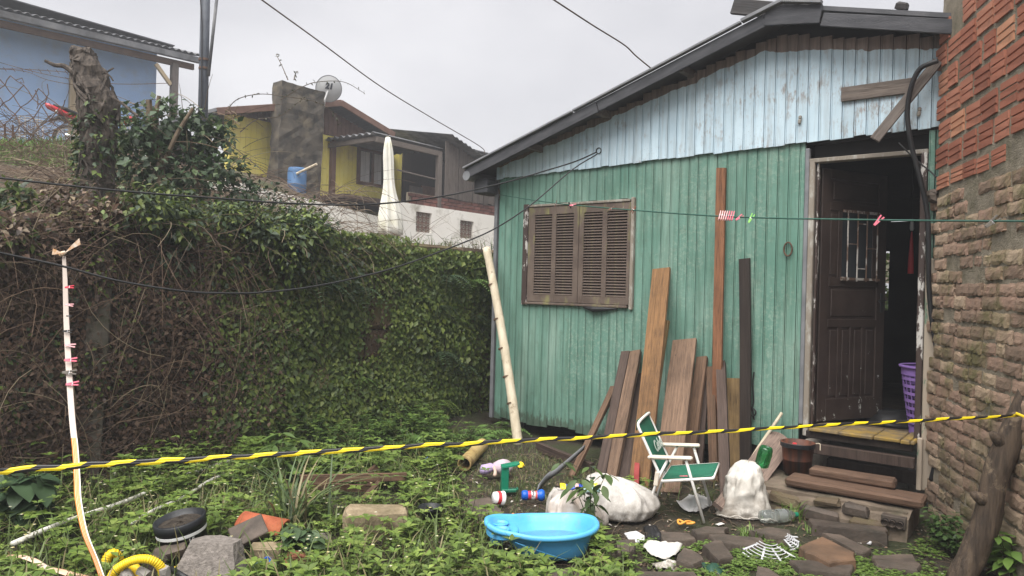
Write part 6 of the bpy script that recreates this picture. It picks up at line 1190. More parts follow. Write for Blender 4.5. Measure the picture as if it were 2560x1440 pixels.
# ------------------------------------------------------------------ stones, slabs, blocks
HOLES = []
def slab(name, lab, poly, h, mat, cat='stone', seed=0, top=None, group=None, tilt=0.0):
    """poly: photo pixels of the top face; lies at height h above the soil"""
    r = random.Random(seed); W = [gp(x, y, h) for x, y in poly]; c = sum(W, Vector()) / len(W); gz = ground_z(c.x, c.y); pts = []
    for i in range(len(W)):
        a, b = W[i], W[(i + 1) % len(W)]
        for k in range(3): p = a.lerp(b, k / 3) - c; pts.append(Vector((p.x + r.uniform(-.006, .006), p.y + r.uniform(-.006, .006), 0)))
    zt = lambda v, f: h + .006 * mnoise.noise(Vector((v.x * 9, v.y * 9, seed))) + tilt * v.x
    R = [[Vector((v.x * 1.03, v.y * 1.03, -.04)) for v in pts], [Vector((v.x * 1.02, v.y * 1.02, h * .5 + r.uniform(-.004, .004))) for v in pts], [Vector((v.x, v.y, zt(v, 1) - .008)) for v in pts], [Vector((v.x * .965, v.y * .965, zt(v, .9))) for v in pts], [Vector((v.x * .6, v.y * .6, zt(v * .6, .6))) for v in pts], [Vector((v.x * .2, v.y * .2, zt(v * .2, .2))) for v in pts]]
    sg = sum(pts[i].x * pts[(i + 1) % len(pts)].y - pts[(i + 1) % len(pts)].x * pts[i].y for i in range(len(pts)))
    if sg < 0: R = [x[::-1] for x in R]
    o = MB().loft(R).build(name, mat, None, (c.x, c.y, gz)); tag(o, lab, cat, group)
    for p in pts[::2]: HOLES.append((c.x + p.x * .6, c.y + p.y * .6, .07))
    HOLES.append((c.x, c.y, .09)); return o
def stones():
    M = MAT; S = M['slate']; G = 'paving stones in front of the steps'
    L = [([(1647, 1318), (1723, 1323), (1741, 1338), (1659, 1344)], .05, 'slab with ochre streaks right of the black shoe'), ([(1731, 1321), (1766, 1313), (1820, 1314), (1810, 1330), (1745, 1331)], .05, 'slab touching the front foot of the beach chair'), ([(1769, 1331), (1812, 1331), (1906, 1342), (1912, 1356), (1845, 1357), (1783, 1344)], .05, 'long dark slab above the larger fan grille'), ([(1872, 1323), (1924, 1315), (1973, 1321), (1980, 1337), (1970, 1340), (1894, 1328)], .06, 'slab just in front of the clear bottle'),
         ([(1757, 1359), (1786, 1350), (1805, 1350), (1831, 1388), (1795, 1398), (1774, 1378)], .05, 'tilted slab standing alone in the clover'), ([(1709, 1362), (1745, 1374), (1759, 1392), (1735, 1404), (1690, 1390)], .045, 'slab partly covered by the white cloth'), ([(1587, 1416), (1738, 1417), (1762, 1450), (1600, 1450)], .05, 'big slab at the bottom edge left of the dark scrap'), ([(1894, 1411), (1924, 1416), (1975, 1450), (1880, 1450)], .05, 'pointed slab at the bottom edge under the fan grille'),
         ([(2057, 1327), (2097, 1330), (2180, 1367), (2160, 1377), (2140, 1373)], .05, 'dark slab behind the rust brown slab'), ([(1973, 1397), (2020, 1397), (2133, 1410), (2127, 1433), (2000, 1417)], .05, 'slab in front of the rust brown slab'), ([(2180, 1383), (2280, 1380), (2300, 1407), (2293, 1420), (2190, 1407)], .04, 'square dark slab nearest the brick wall'), ([(1540, 1338), (1590, 1334), (1588, 1362), (1545, 1370)], .09, 'upright square stone behind the clump right of the tub'), ([(1165, 1240), (1225, 1237), (1262, 1280), (1225, 1292), (1180, 1285)], .03, 'flat mud brown slab beside the white cup'), ([(1325, 1432), (1414, 1411), (1450, 1421), (1445, 1450), (1335, 1450)], .05, 'dark slab under the front of the blue tub')]
    for i, (p, h, lab) in enumerate(L): slab('paving_slab', lab, p, h, S, 'paving slab', i, group=G)
    slab('rust_slab', 'large rust brown slab in the middle of the paving', [(2000, 1358), (2057, 1335), (2137, 1375), (2137, 1392), (2075, 1399), (2013, 1372)], .085, M['orangestone'], 'paving slab', 31)
    slab('step_stone', 'long narrow stone edging below the door plinth', [(2023, 1291), (2217, 1313), (2219, 1328), (2030, 1304)], .09, S, 'step stone', 40)
    # plinth of rubble and its two wooden steps
    c = HF.w(3.77, -.62, 0); T = thing('door_plinth', 'rough rubble and mortar plinth carrying the door steps', 'plinth', HF.o, HF.th); r = random.Random(2)
    xs = np.linspace(3.12, 4.36, 26); prof = [(-.36, .17), (-.62, .175), (-.84, .165), (-.91, .12), (-.93, .05), (-.95, -.05)]; V = []
    for x in xs:
        for y, z in prof: V.append((x + .02 * mnoise.noise(Vector((x * 9, y * 9, z * 9))), y + .035 * mnoise.noise(Vector((x * 5, z * 8, 2))) + .12 * max(0, 3.45 - x), z + .016 * mnoise.noise(Vector((x * 7, y * 7, 4)))))
    k = len(prof); b = MB().add(V, [(i * k + j, i * k + j + 1, (i + 1) * k + j + 1, (i + 1) * k + j) for i in range(len(xs) - 1) for j in range(k - 1)]); b.box((3.74, -.63, .05), (1.2, .5, .22)); b.build('plinth_body', M['plinth'], T)
    for i, (x, y, z, l, h) in enumerate(((3.55, -.93, .10, .22, .08), (3.80, -.94, .04, .26, .09), (3.84, -.93, .135, .18, .06), (4.03, -.93, .12, .16, .07), (4.12, -.94, .03, .24, .10), (3.36, -.88, .06, .24, .11), (3.58, -.95, .01, .2, .07))): MB().box((0, 0, 0), (l, .10, h), ch=.018).jitter(.010, i).build('rubble_stone', M['slate'] if i % 2 else M['stonewall'], T, (x, y + .02, z), (r.uniform(-.1, .1), r.uniform(-.1, .1), r.uniform(-.1, .1)))
    hb = MB(); hb.box((0, .05, 0), (.15, .1, .075), ch=.004)
    for dx in (-.045, 0, .045): hb.lathe([(.022, -.051), (.018, -.02), (.0, -.02)], 10, (dx, .0, .0), Matrix.Rotation(rad(-90), 3, 'X') @ Matrix.Identity(3), (False, False))
    hb.build('hollow_brick', M['slate'], T, (4.27, -.955, .10)); 
    for dx in (-.045, 0, .045): MB().lathe([(.0, 0), (.02, 0)], 12, R=Matrix.Rotation(rad(90), 3, 'X'), cap=(False, False)).build('brick_hole', M['black'], T, (4.27 + dx, -.9575, .10))
    def beam(lab, cx, y, z, l, d, h, seed, mat=M['brownwood'], rz=0): o = MB().box((0, 0, 0), (l, d, h), ch=.014).jitter(.004, seed); tag(o.build('step_timber', woodmat('wet_step_timber_%d' % seed, (.085, .05, .034), (.17, .105, .07), ax='X', stain=.5), loc=HF.w(cx, y, z), rot=(0, 0, HF.th + rz)), lab, 'step', 'timber steps at the door')
    beam('lower long timber step on the plinth', 3.97, -.72, .215, .90, .24, .06, 1, rz=.03); beam('upper shorter timber step nearest the doorway', 3.93, -.60, .275, .58, .14, .065, 2, rz=.02)
    HOLES.extend([(HF.w(x, -.6, 0).x, HF.w(x, -.6, 0).y, .42) for x in (3.3, 3.7, 4.1)])
    # left rocks
    def rock(name, lab, base, pts_px, hts, mat, cat, seed): pass
    p = gp(525, 1445); b = MB(); poly = [(-.20, -.13), (.19, -.15), (.22, .02), (.10, .14), (-.10, .13), (-.20, .02)]; top = [(-.10, -.03), (.13, -.04), (.15, .03), (.02, .09), (-.06, .08), (-.11, .02)]
    def dens_ring(q, z, m=5): return [Vector((q[i][0] + (q[(i + 1) % len(q)][0] - q[i][0]) * k / m, q[i][1] + (q[(i + 1) % len(q)][1] - q[i][1]) * k / m, z)) for i in range(len(q)) for k in range(m)]
    A, B = dens_ring(poly, -.05), dens_ring(top, .20); R = []
    for f in np.linspace(0, 1, 7): R.append([a.lerp(c, f) + Vector((mnoise.noise(Vector((a.x * 14, a.y * 14, f * 5))), mnoise.noise(Vector((a.x * 14, a.y * 14, f * 5 + 9))), 0)) * .006 for a, c in zip(A, B)])
    b.loft(R); tag(b.build('granite_rock', M['granite'], loc=(p.x, p.y, 0), rot=(0, 0, .05)), 'big grey cut granite rock at the bottom left', 'rock'); HOLES.extend([(p.x, p.y, .2), (p.x + .1, p.y, .16)])
    def cut(name, lab, px, py, size, rot, mat, cat, z, seed): q = gp(px, py); o = MB().box((0, 0, 0), size, ch=min(size) * .14).jitter(min(size) * .07, seed); tag(o.build(name, mat, loc=(q.x, q.y, z), rot=rot), lab, cat); HOLES.append((q.x, q.y, max(size[:2]) * .45))
    cut('sandstone_block', 'mossy tan sandstone block lying behind the weeds', 940, 1335, (.40, .17, .20), (.05, -.03, .12), M['sandstone'], 'block', .07, 3); cut('stone_tile', 'brown stone tile propped against the tan brick', 620, 1385, (.20, .15, .035), (.55, -.35, .5), M['slate'], 'tile', .13, 5); cut('tan_brick', 'broken tan brick under the propped stone tile', 668, 1400, (.19, .10, .075), (.05, .05, .25), M['sandstone'], 'brick', .05, 6)
    q = gp(640, 1378); V = []; 
    for i in range(9):
        a = math.pi * i / 8
        for x in (-.14, .14): V.append((x, .07 * math.cos(a), .035 * math.sin(a)))
    o = MB().add(V, [(2 * i, 2 * i + 1, 2 * i + 3, 2 * i + 2) for i in range(8)]).build('roof_tile', M['terracotta'], None, (q.x, q.y + .1, .12), (.25, .12, -.12), smooth=True); md = o.modifiers.new('s', 'SOLIDIFY'); md.thickness = .014; tag(o, 'curved terracotta roof tile behind the propped stone tile', 'roof tile')
    cut('brick_piece', 'broken red brick piece lower left of the ivy', 745, 1418, (.12, .09, .08), (.2, .3, .6), basic('red_brick_lump', (.20, .075, .04), (.28, .12, .07), 9, .9, .6), 'brick', .04, 8); cut('brick_shard', 'small orange brick shard in the ivy', 735, 1390, (.07, .05, .05), (.3, .1, .2), M['terracotta'], 'brick', .05, 9); cut('flat_stone', 'flat grey stone leaning behind the yellow hose', 425, 1405, (.17, .09, .05), (.3, -.25, .3), M['slate'], 'stone', .06, 10); cut('grey_cobble', 'dark cobble between the hose and the granite rock', 385, 1425, (.11, .1, .08), (.2, .2, .1), M['slate'], 'stone', .03, 11); cut('pale_stone', 'small pale stone in front of the grass clump', 800, 1372, (.12, .08, .07), (.1, .1, .4), M['concrete'], 'stone', .05, 12)
    # concrete post at the wall foot
    p = gp(226, 1228) - WF.n * .10; T = tag(MB().box((0, 0, .95), (.17, .13, 2.0), ch=.02).jitter(.008, 3).build('concrete_post', basic('stained_post_concrete', (.07, .062, .05), (.125, .11, .09), 9, .95, .7, 40, dirt=(.05, .05, .03), dscale=5), loc=(p.x, p.y, 0), rot=(0, .04, .35)), 'squared concrete post standing in the creepers at the left', 'post')
    K = Leaves(); q = Vector((p.x, p.y, 0)); ball(K, (.05, -.02, .85), (.15, .12, .26), 520, .042, DEAD + IVY[:2], .6, .5); ball(K, (.05, -.02, 1.75), (.17, .13, .34), 760, .045, DEAD + IVY[:2], .6, .5); ball(K, (-.08, -.05, 1.3), (.06, .1, .3), 200, .042, DEAD, .6, .5)
    PT = thing('post_creeper', 'dry creeper wound around the concrete post', 'creeper', q); K.parts(PT)
    # broken wooden frame
    p = gp(880, 1245); T = thing('slatted_wreck', 'broken dark wooden frame of crossed slats in the weeds', 'wooden frame', (p.x, p.y, 0), 0); D = lambda px, py, Y: at(px, py, Y) - Vector((p.x, p.y, 0))
    def bar(nm, a, c, w, th, seed, up=Vector((0, 0, 1))): o = plank_mesh(w, th, (c - a).length, seed).build(nm, M['brownwood'], T); o.matrix_local = oriented(a, c - a, up); return o
    bar('slat', D(750, 1197, 5.3), D(1015, 1191, 5.5), .055, .03, 1); bar('slat', D(775, 1215, 5.42), D(945, 1222, 5.5), .05, .03, 2); bar('slat', D(790, 1240, 5.48), D(905, 1256, 5.5), .05, .025, 3); bar('brace', D(945, 1208, 5.42), D(880, 1275, 5.15), .045, .03, 4, Vector((0, -1, .3))); bar('cross_block', D(920, 1186, 5.52), D(944, 1168, 5.55), .05, .05, 5); bar('brace', D(925, 1230, 5.5), D(935, 1180, 5.55), .06, .03, 6, Vector((1, 0, 0)))
    HOLES.extend([(p.x, p.y - .1, .24), (p.x - .25, p.y - .1, .22), (p.x + .25, p.y - .02, .2)])
stones()
def log_and_tape():
    M = MAT; base = gp(2398, 1448); base.z = -.03; top = at(2575, 985, 4.02); n = 26; A = spline([base, base.lerp(top, .3) + Vector((.02, 0, 0)), base.lerp(top, .6) + Vector((-.015, 0, .02)), top, top + (top - base) * .25], 7); R = [.072 - .010 * i / len(A) for i in range(len(A))]
    rings = []; prev = None
    for i, p in enumerate(A):
        t = (A[min(i + 1, len(A) - 1)] - A[max(i - 1, 0)]).normalized(); a = (t.orthogonal() if prev is None else prev - t * prev.dot(t)).normalized(); prev = a; b = t.cross(a)
        rings.append([p - base + (a * math.cos(q) + b * math.sin(q)) * (R[i] * (1 + .12 * mnoise.noise(Vector((math.cos(q) * 1.5, math.sin(q) * 1.5, i * .35))) + .05 * mnoise.noise(Vector((math.cos(q) * 6, math.sin(q) * 6, i * .5))))) for q in np.linspace(0, 2 * math.pi, 24, endpoint=False)])
    T = thing('leaning_log', 'peeling tree log leaning on the brick wall at the right edge', 'log', base); MB().loft(rings).build('trunk', M['bark'], T, smooth=True)
    for px, py, dx, dz in ((2428, 1262, -.05, .05), (2505, 1130, -.045, .07), (2510, 1160, .02, -.05)):
        p = at(px, py, 4.0) - base; k = min(A, key=lambda q: (q - base - p).length) - base; d = Vector((dx * 2, -.02, dz)); MB().tube([k, k + d * .7, k + d * 1.15], [.05, .034, .016], 9).build('branch_stub', M['bark'], T, smooth=True)
    # barrier tape: folded ribbon with slanting stripes
    ends = [(-250, 1192, 2.35), (0, 1178, 2.62), (300, 1160, 2.72), (640, 1141, 2.86), (1000, 1120, 3.02), (1400, 1099, 3.22), (1800, 1080, 3.45), (2200, 1058, 3.72), (2545, 1041, 3.94)]; C = spline([at(*e) for e in ends], 14); V = []; U = []; d = 0
    up = Vector((0, 0, 1)); hh = lambda i: .0135 * (1 - .12 * i / len(C))
    n = NT('barrier_tape_print'); uv = n.sep(n.co('UV')); s = n.math('FRACT', n.math('ADD', uv[0], n.math('MULTIPLY', uv[1], .30))); st = n.math('GREATER_THAN', s, .5); tm = n.fin(n.mix(st, (.80, .62, .015), (.016, .015, .016)), .38, .5); n.bump(n.noise(40), .1, .003)
    rows = [(1.0, -.0, 0.0), (.50, -.004, .22), (.05, .000, .45), (.04, -.003, 1.3), (-.35, .004, 1.5), (-1.0 + .25, .0, 1.75)]
    for i, p in enumerate(C):
        if i: d += (C[i] - C[i - 1]).length
        f = i / (len(C) - 1); tw = mnoise.noise(Vector((i * .11, 3.3, 1))); low = (1.0 - .55 * min(1, f * 1.4)) * (1 + .35 * tw); h = hh(i) * (1 + .16 * mnoise.noise(Vector((i * .17, 8, 2)))); p = p + Vector((0, .006 * tw, .006 * mnoise.noise(Vector((i * .3, 1, 9)))))
        for k, dy, v in rows: V.append(p + up * (h * (k if k > 0 else k * low)) + Vector((0, dy - (.004 if k < .045 else 0), 0))); U.append((d / .170, v))
    k = len(rows); Fc = [(i * k + j, (i + 1) * k + j, (i + 1) * k + j + 1, i * k + j + 1) for i in range(len(C) - 1) for j in range(k - 1)]
    c0 = C[0]; V = [v - c0 for v in V]; o = link(bpy.data.objects.new('barrier_tape', mesh('barrier_tape', V, Fc, tm, True, U)), None, c0); md = o.modifiers.new('s', 'SOLIDIFY'); md.thickness = .0008; tag(o, 'yellow and black striped barrier tape stretched across the yard', 'barrier tape')
    kp = at(2548, 1042, 3.93); tag(MB().tube(spline([kp + Vector((-.02, 0, .02)), kp + Vector((.015, -.03, .0)), kp + Vector((.03, -.02, -.03)), kp + Vector((.04, -.02, -.05))], 4), .007, 6).build('tape_knot', M['yellowflower']), 'yellow knot tying the barrier tape to the log', 'knot')
    # strap
    def strap(nm, lab, pts, w, seed, stripes):
        C = spline(pts, 12); V = []; U = []; d = 0
        for i, p in enumerate(C):
            if i: d += (C[i] - C[i - 1]).length
            f = i / (len(C) - 1); a = seed + .35 * math.sin(f * 5 + seed); s = Vector((math.cos(a), math.sin(a), 0)); ww = w * (1 + .1 * math.sin(f * 9)) * (.58 + .5 * f)
            for j in range(5): q = (j - 2) / 2; V.append(p + s * ww * .5 * q + Vector((0, .004 * (1 - q * q), 0))); U.append((j / 4, d))
        o = link(bpy.data.objects.new(nm, mesh(nm, [v - C[0] for v in V], [(i * 5 + j, i * 5 + j + 1, (i + 1) * 5 + j + 1, (i + 1) * 5 + j) for i in range(len(C) - 1) for j in range(4)], stripes, True, U)), None, C[0]); md = o.modifiers.new('s', 'SOLIDIFY'); md.thickness = .003; return tag(o, lab, 'strap')
    n = NT('orange_white_webbing'); u, v, _ = n.sep(n.co('UV')); ln = n.math('GREATER_THAN', n.math('FRACT', n.math('MULTIPLY', u, 5.0)), .72); og = n.mix(n.math('MULTIPLY', ln, .8), (.62, .215, .045), (.72, .62, .50)); wh = n.mix(n.math('MULTIPLY', ln, .35), (.52, .45, .40), (.40, .32, .27)); sel = n.math('GREATER_THAN', v, 1.33); edge = n.math('GREATER_THAN', u, .82); og = n.mix(edge, og, (.74, .70, .64)); sm = n.fin(n.mix(sel, wh, og), .75, .2); n.bump(n.noise(150), .3, .002)
    strap('webbing_strap', 'white and orange webbing strap hanging from the creepers to the ground', [at(160, 640, 4.75), at(163, 700, 4.72), at(166, 800, 4.65), at(172, 920, 4.5), at(180, 1040, 4.3), at(189, 1130, 4.1), at(193, 1200, 3.95), at(196, 1250, 3.85), at(212, 1330, 3.7), at(240, 1400, 3.62), at(262, 1462, 3.55)], .047, -.15, sm)
    strap('strap_end', 'loose orange end of the webbing strap lying in the weeds', [at(12, 1390, 3.9), at(50, 1392, 3.85), at(85, 1402, 3.8), at(115, 1420, 3.75), at(150, 1428, 3.7), at(190, 1440, 3.66), at(230, 1452, 3.6)], .05, 1.2, basic('orange_white_strap', (.62, .22, .05), (.72, .60, .50), 4, .75, .2))
    # knot bows
    kp = at(160, 634, 4.75); b = MB(); 
    for dx, dz, ln_ in ((-.075, .012, 1), (.11, .085, 1)):
        V = [kp, kp + Vector((dx * .5, -.01, dz * .5 - .012)), kp + Vector((dx * .5, -.01, dz * .5 + .014)), kp + Vector((dx, -.005, dz - .022)), kp + Vector((dx * .92, -.005, dz + .02))]; b.add(V, [(0, 1, 2), (1, 3, 4, 2)])
    b.tube([kp + Vector((-.018, -.01, -.012)), kp + Vector((0, -.018, 0)), kp + Vector((.018, -.012, .01))], [.01, .016, .010], 8); o = b.build('strap_knot', basic('strap_knot_mat', (.50, .24, .08), (.68, .58, .48), 30, .8, .2)); md = o.modifiers.new('s', 'SOLIDIFY'); md.thickness = .002; tag(o, 'knotted bow of the webbing strap at its top', 'knot')
    # yellow hose
    T = thing('corrugated_hose', 'coiled yellow corrugated hose bound with grey tape at the bottom left', 'hose', (gp(350, 1440).x, gp(350, 1440).y, 0)); b0 = Vector((gp(350, 1440).x, gp(350, 1440).y, 0))
    def hose(pts, r0=.026, ribs=True):
        C = spline(pts, 40); P = []; Rr = []; d = 0; last = C[0]; acc = 0
        for i, p in enumerate(C):
            d += (p - last).length; last = p; P.append(p - b0); Rr.append(r0 + (.0013 * (1 if (int(d / .0055) % 2) else -1) if ribs else 0))
        MB().tube(P, Rr, 14).build('hose_loop', M['yellowhose'], T, smooth=True)
    hose([at(262, 1470, 3.75), at(262, 1420, 3.76), at(270, 1392, 3.78), at(285, 1384, 3.8), at(298, 1400, 3.82), at(300, 1440, 3.84), at(296, 1480, 3.85)], .024); hose([at(270, 1460, 3.6), at(290, 1425, 3.6), at(330, 1402, 3.6), at(370, 1398, 3.6), at(400, 1415, 3.62), at(412, 1450, 3.64), at(415, 1480, 3.65)], .021); hose([at(330, 1412, 3.7), at(345, 1428, 3.66), at(365, 1450, 3.6)], .022); hose([at(438, 1422, 3.85), at(450, 1424, 3.83), at(452, 1440, 3.8)], .015)
    for a, c, r in (((408, 1420, 3.61), (416, 1446, 3.62), .026), ((350, 1428, 3.64), (372, 1442, 3.6), .027), ((312, 1432, 3.62), (322, 1450, 3.6), .03)): MB().tube([at(*a) - b0, at(*a).lerp(at(*c), .5) - b0 + Vector((0, 0, .003)), at(*c) - b0], [r * .9, r, r * .95], 9).jitter(.003, 2).build('tape_wrap', M['greytape'], T)
    MB().tube([at(428, 1422, 3.7) - b0, at(470, 1448, 3.6) - b0], .014, 12).build('nozzle', M['rubber'], T, smooth=True); MB().tube([at(412, 1414, 3.72) - b0, at(432, 1426, 3.69) - b0], .007, 8).build('nozzle_tip', M['steel'], T)
log_and_tape()
cover(HOLES + [(TUBC.x - .18, TUBC.y, .16), (TUBC.x, TUBC.y, .2), (TUBC.x + .2, TUBC.y, .17), (gp(470, 1378).x, gp(470, 1378).y - .05, .2), (gp(1455, 1335).x, gp(1455, 1335).y + .2, .25), (gp(1530, 1300).x, gp(1530, 1300).y + .2, .32), (gp(1868, 1298).x, gp(1868, 1298).y + .08, .24), (gp(1240, 1190).x, gp(1240, 1190).y, .13), (gp(1268, 1228).x, gp(1268, 1228).y, .08), (gp(1332, 1252).x, gp(1332, 1252).y, .09), (gp(228, 1236).x, gp(228, 1236).y, .14), (gp(1180, 1155).x, gp(1180, 1155).y, .12)])
# ------------------------------------------------------------------ houses on the hill
TH = math.atan2(.785, .62)
def corrugated(x0, x1, y0, y1, z0, z1, pitch, amp, along='y', n=None):
    """sheet spanning x0..x1, y0..y1; height runs z0 (at y0) to z1 (at y1); waves run across x (along='y') or across y (along='x')"""
    V = []; 
    if along == 'y':
        k = int(abs(x1 - x0) / pitch * 8) + 1
        for i in range(k + 1):
            x = x0 + (x1 - x0) * i / k; w = amp * math.sin(2 * math.pi * (x - x0) / pitch); V += [(x, y0, z0 + w), (x, y1, z1 + w)]
    else:
        k = int(abs(y1 - y0) / pitch * 8) + 1
        for i in range(k + 1):
            y = y0 + (y1 - y0) * i / k; z = z0 + (z1 - z0) * i / k + amp * math.sin(2 * math.pi * (y - y0) / pitch); V += [(x0, y, z), (x1, y, z)]
    return MB().add(V, [(2 * i, 2 * i + 1, 2 * i + 3, 2 * i + 2) for i in range(k)])
def thick(o, t=.012): m = o.modifiers.new('s', 'SOLIDIFY'); m.thickness = t; return o
def beam2(T, nm, a, c, w, h, mat):
    a, c = Vector(a), Vector(c); o = MB().box((0, 0, (c - a).length / 2), (w, h, (c - a).length), ch=.006).build(nm, mat, T); o.matrix_local = oriented(a, c - a, Vector((1, 0, .01)) if abs((c - a).normalized().x) < .9 else Vector((0, 1, 0))); return o
def blue_house():
    M = MAT; f = Frame(at(388, 300, 20), TH); T = thing('blue_house', 'pale blue rendered house with corrugated roof at the upper left', 'house', f.o, f.th); g = 4.0
    ztop = f.sz(388, 150)[1]
    MB().box((-4.5, .1, (g + ztop + .3) / 2), (9.0, .2, ztop + .3 - g)).build('wall', M['wblue'], T); MB().box((-.1, 3, (g + ztop) / 2), (.2, 5.8, ztop - g)).build('side_wall', M['wblue'], T)
    off = 1.0; a, b = f.sz(-80, 40, off), f.sz(498, 170, off); L = lambda s, d=0: a[1] + (b[1] - a[1]) * (s - a[0]) / (b[0] - a[0]) + d
    x0, x1 = -9.0, b[0]
    beam2(T, 'eave_beam', (x0, -off + .12, L(x0, .02)), (x1 - .1, -off + .12, L(x1 - .1, .02)), .09, .16, M['brownwood']); beam2(T, 'gutter', (x0, -off - .02, L(x0, .20)), (x1, -off - .02, L(x1, .20)), .14, .15, M['fibro'])
    o = corrugated(x0, x1 + .15, -off - .10, 5.0, 0, 1.5, .177, .026); o.V = [(x, y, z + L(x, .33)) for x, y, z in o.V]; thick(o.build('roof_sheet', M['fibro'], T, smooth=True)); MB().box((x0 / 2, -.5, ztop + .22), (-x0, 1.0, .03)).build('soffit', M['eave'], T)
    p = f.loc(441, 158, off); q = f.sz(441, 320, off); MB().box((p.x, -off + .1, (g + p.z) / 2), (.17, .17, p.z - g), ch=.01).build('porch_post', M['greywood_z'], T); r0, r1 = f.loc(394, 158, off), f.loc(436, 212, off); beam2(T, 'brace', (r0.x, -off + .1, r0.z), (r1.x - .05, -off + .1, r1.z), .10, .08, M['tan'])
    p0, p1 = f.sz(173, 250, .05), f.sz(208, 250, .05); MB().box(((p0[0] + p1[0]) / 2, -.04, (g + 7.05) / 2), (p1[0] - p0[0], .12, 7.05 - g), ch=.01).build('timber_pilaster', M['tan'], T)
    # white clothes airer by the wall
    c = f.w(f.sz(80, 300, .5)[0], -.5, 0); z0 = hill_z(c.x, c.y); a_, b_ = f.sz(52, 290, .5), f.sz(112, 300, .5); T2 = thing('clothes_airer', 'white metal clothes airer folded against the blue wall', 'clothes airer', (c.x, c.y, 0), f.th); w = (b_[0] - a_[0]) / 2; zt = a_[1]; zb = zt - .75
    for dx in (-w, -w + .12, w - .12, w): MB().tube([(dx, 0, zb), (dx * .97, .05, zt)], .014, 6).build('tube_leg', M['white'], T2)
    for z in (zt, zt - .06, zb + .12, zb + .06): MB().tube([(-w, 0, z), (w, .0, z - .03)], .012, 6).build('cross_bar', M['white'], T2)
    for k in range(6): MB().tube([(-w + .15 + k * (2 * w - .3) / 5, .03, zb + .1), (-w + .15 + k * (2 * w - .3) / 5, .03, zt - .05)], .005, 4).build('thin_bar', M['flash'], T2)
    # motorcycle
    Y = 14.3; c = at(172, 350, Y); T3 = thing('motorcycle', 'red motorcycle parked on the terrace in front of the blue house', 'motorcycle', (c.x, c.y, c.z - .30), TH - .05); R = .29
    def wheel(x):
        W = MB(); RX = Matrix.Rotation(rad(90), 3, 'X'); W.lathe([(R - .05, -.035), (R - .01, -.04), (R + .005, 0), (R - .01, .04), (R - .05, .035)], 30, (0, 0, 0), RX, (False, False)); o = W.build('wheel', M['rubber'], T3, (x, 0, .30), smooth=True); MB().lathe([(R - .075, -.02), (R - .045, -.026), (R - .045, .026), (R - .075, .02), (R - .075, -.02)], 30, R=RX, cap=(False, False)).build('rim', M['white'], o, smooth=True); s = MB()
        for k in range(14): a = k * 2 * math.pi / 14; s.tube([(.03 * math.cos(a), 0, .03 * math.sin(a)), ((R - .06) * math.cos(a + .3), 0, (R - .06) * math.sin(a + .3))], .003, 4)
        s.lathe([(.0, -.06), (.045, -.06), (.045, .06), (0, .06)], 12, R=RX, cap=(False, False)); s.build('spokes', M['steel'], o)
    wheel(0); wheel(1.25)
    def blob(nm, rings, mat): n = 14; o = MB().loft([[Vector((x, w * math.cos(a), z + h * math.sin(a))) for a in np.linspace(0, 2 * math.pi, n, endpoint=False)] for x, z, w, h in rings]); return o.build(nm, mat, T3, smooth=True)
    blob('tail_fairing', [(-.42, .92, .03, .03), (-.38, .90, .07, .055), (-.2, .84, .10, .06), (.1, .73, .12, .06), (.38, .62, .10, .08), (.42, .60, .05, .04)], M['redfairing']); blob('seat', [(-.28, .93, .05, .03), (-.1, .89, .10, .045), (.2, .80, .12, .05), (.45, .76, .10, .05), (.5, .76, .04, .03)], M['seat']); blob('tank', [(.45, .76, .08, .06), (.55, .84, .13, .12), (.75, .88, .14, .13), (.92, .84, .10, .1), (.98, .82, .03, .04)], M['redfairing']); blob('engine', [(.3, .38, .08, .1), (.45, .4, .14, .18), (.75, .42, .14, .16), (.85, .42, .06, .1)], M['rubber']); blob('headlamp', [(1.02, .88, .05, .07), (1.10, .90, .10, .11), (1.16, .90, .09, .10)], M['redfairing']); blob('rear_mudguard', [(-.34, .62, .05, .03), (-.18, .72, .06, .05), (.1, .66, .07, .06), (.3, .5, .06, .08)], M['rubber'])
    MB().tube([(1.25, -.07, .3), (1.02, -.07, .95)], .022, 8).build('fork', M['steel'], T3); MB().tube([(1.25, .07, .3), (1.02, .07, .95)], .022, 8).build('fork', M['steel'], T3); MB().tube([(.9, -.36, 1.02), (.98, -.2, 1.05), (1.0, 0, 1.0), (.98, .2, 1.05), (.9, .36, 1.02)], .013, 8).build('handlebar', M['rubber'], T3); MB().tube([(-.12, -.16, .36), (.3, -.16, .33), (.5, -.14, .3)], [.04, .035, .02], 10).build('exhaust', M['steel'], T3, smooth=True); MB().box((-.40, 0, .62), (.02, .13, .26), Matrix.Rotation(rad(35), 3, 'Y'), ch=.005).build('plate_holder', M['rubber'], T3); MB().lathe([(.0, -.02), (.022, -.02), (.022, .02), (0, .02)], 10).build('indicator', M['white'], T3, (-.26, -.13, .80))
    MB().tube([(.35, -.1, .3), (.25, -.22, .02)], .012, 6).build('side_stand', M['steel'], T3)
blue_house()
YF = Frame(at(700, 400, 18), TH)
def lettering(body, size, mat, parent, mtx, shear=0.0, off=0.0):
    cu = bpy.data.curves.new('lettering', 'FONT'); cu.body = body; cu.size = size; cu.align_x = 'CENTER'; cu.extrude = .002; cu.shear = shear; cu.offset = off; tmp = bpy.data.objects.new('tmp', cu); COL.objects.link(tmp); bpy.context.view_layer.update(); me = bpy.data.meshes.new_from_object(tmp.evaluated_get(bpy.context.evaluated_depsgraph_get())); bpy.data.objects.remove(tmp); me.materials.clear(); me.materials.append(mat); o = bpy.data.objects.new('lettering', me); link(o, parent); o.matrix_local = mtx; return o
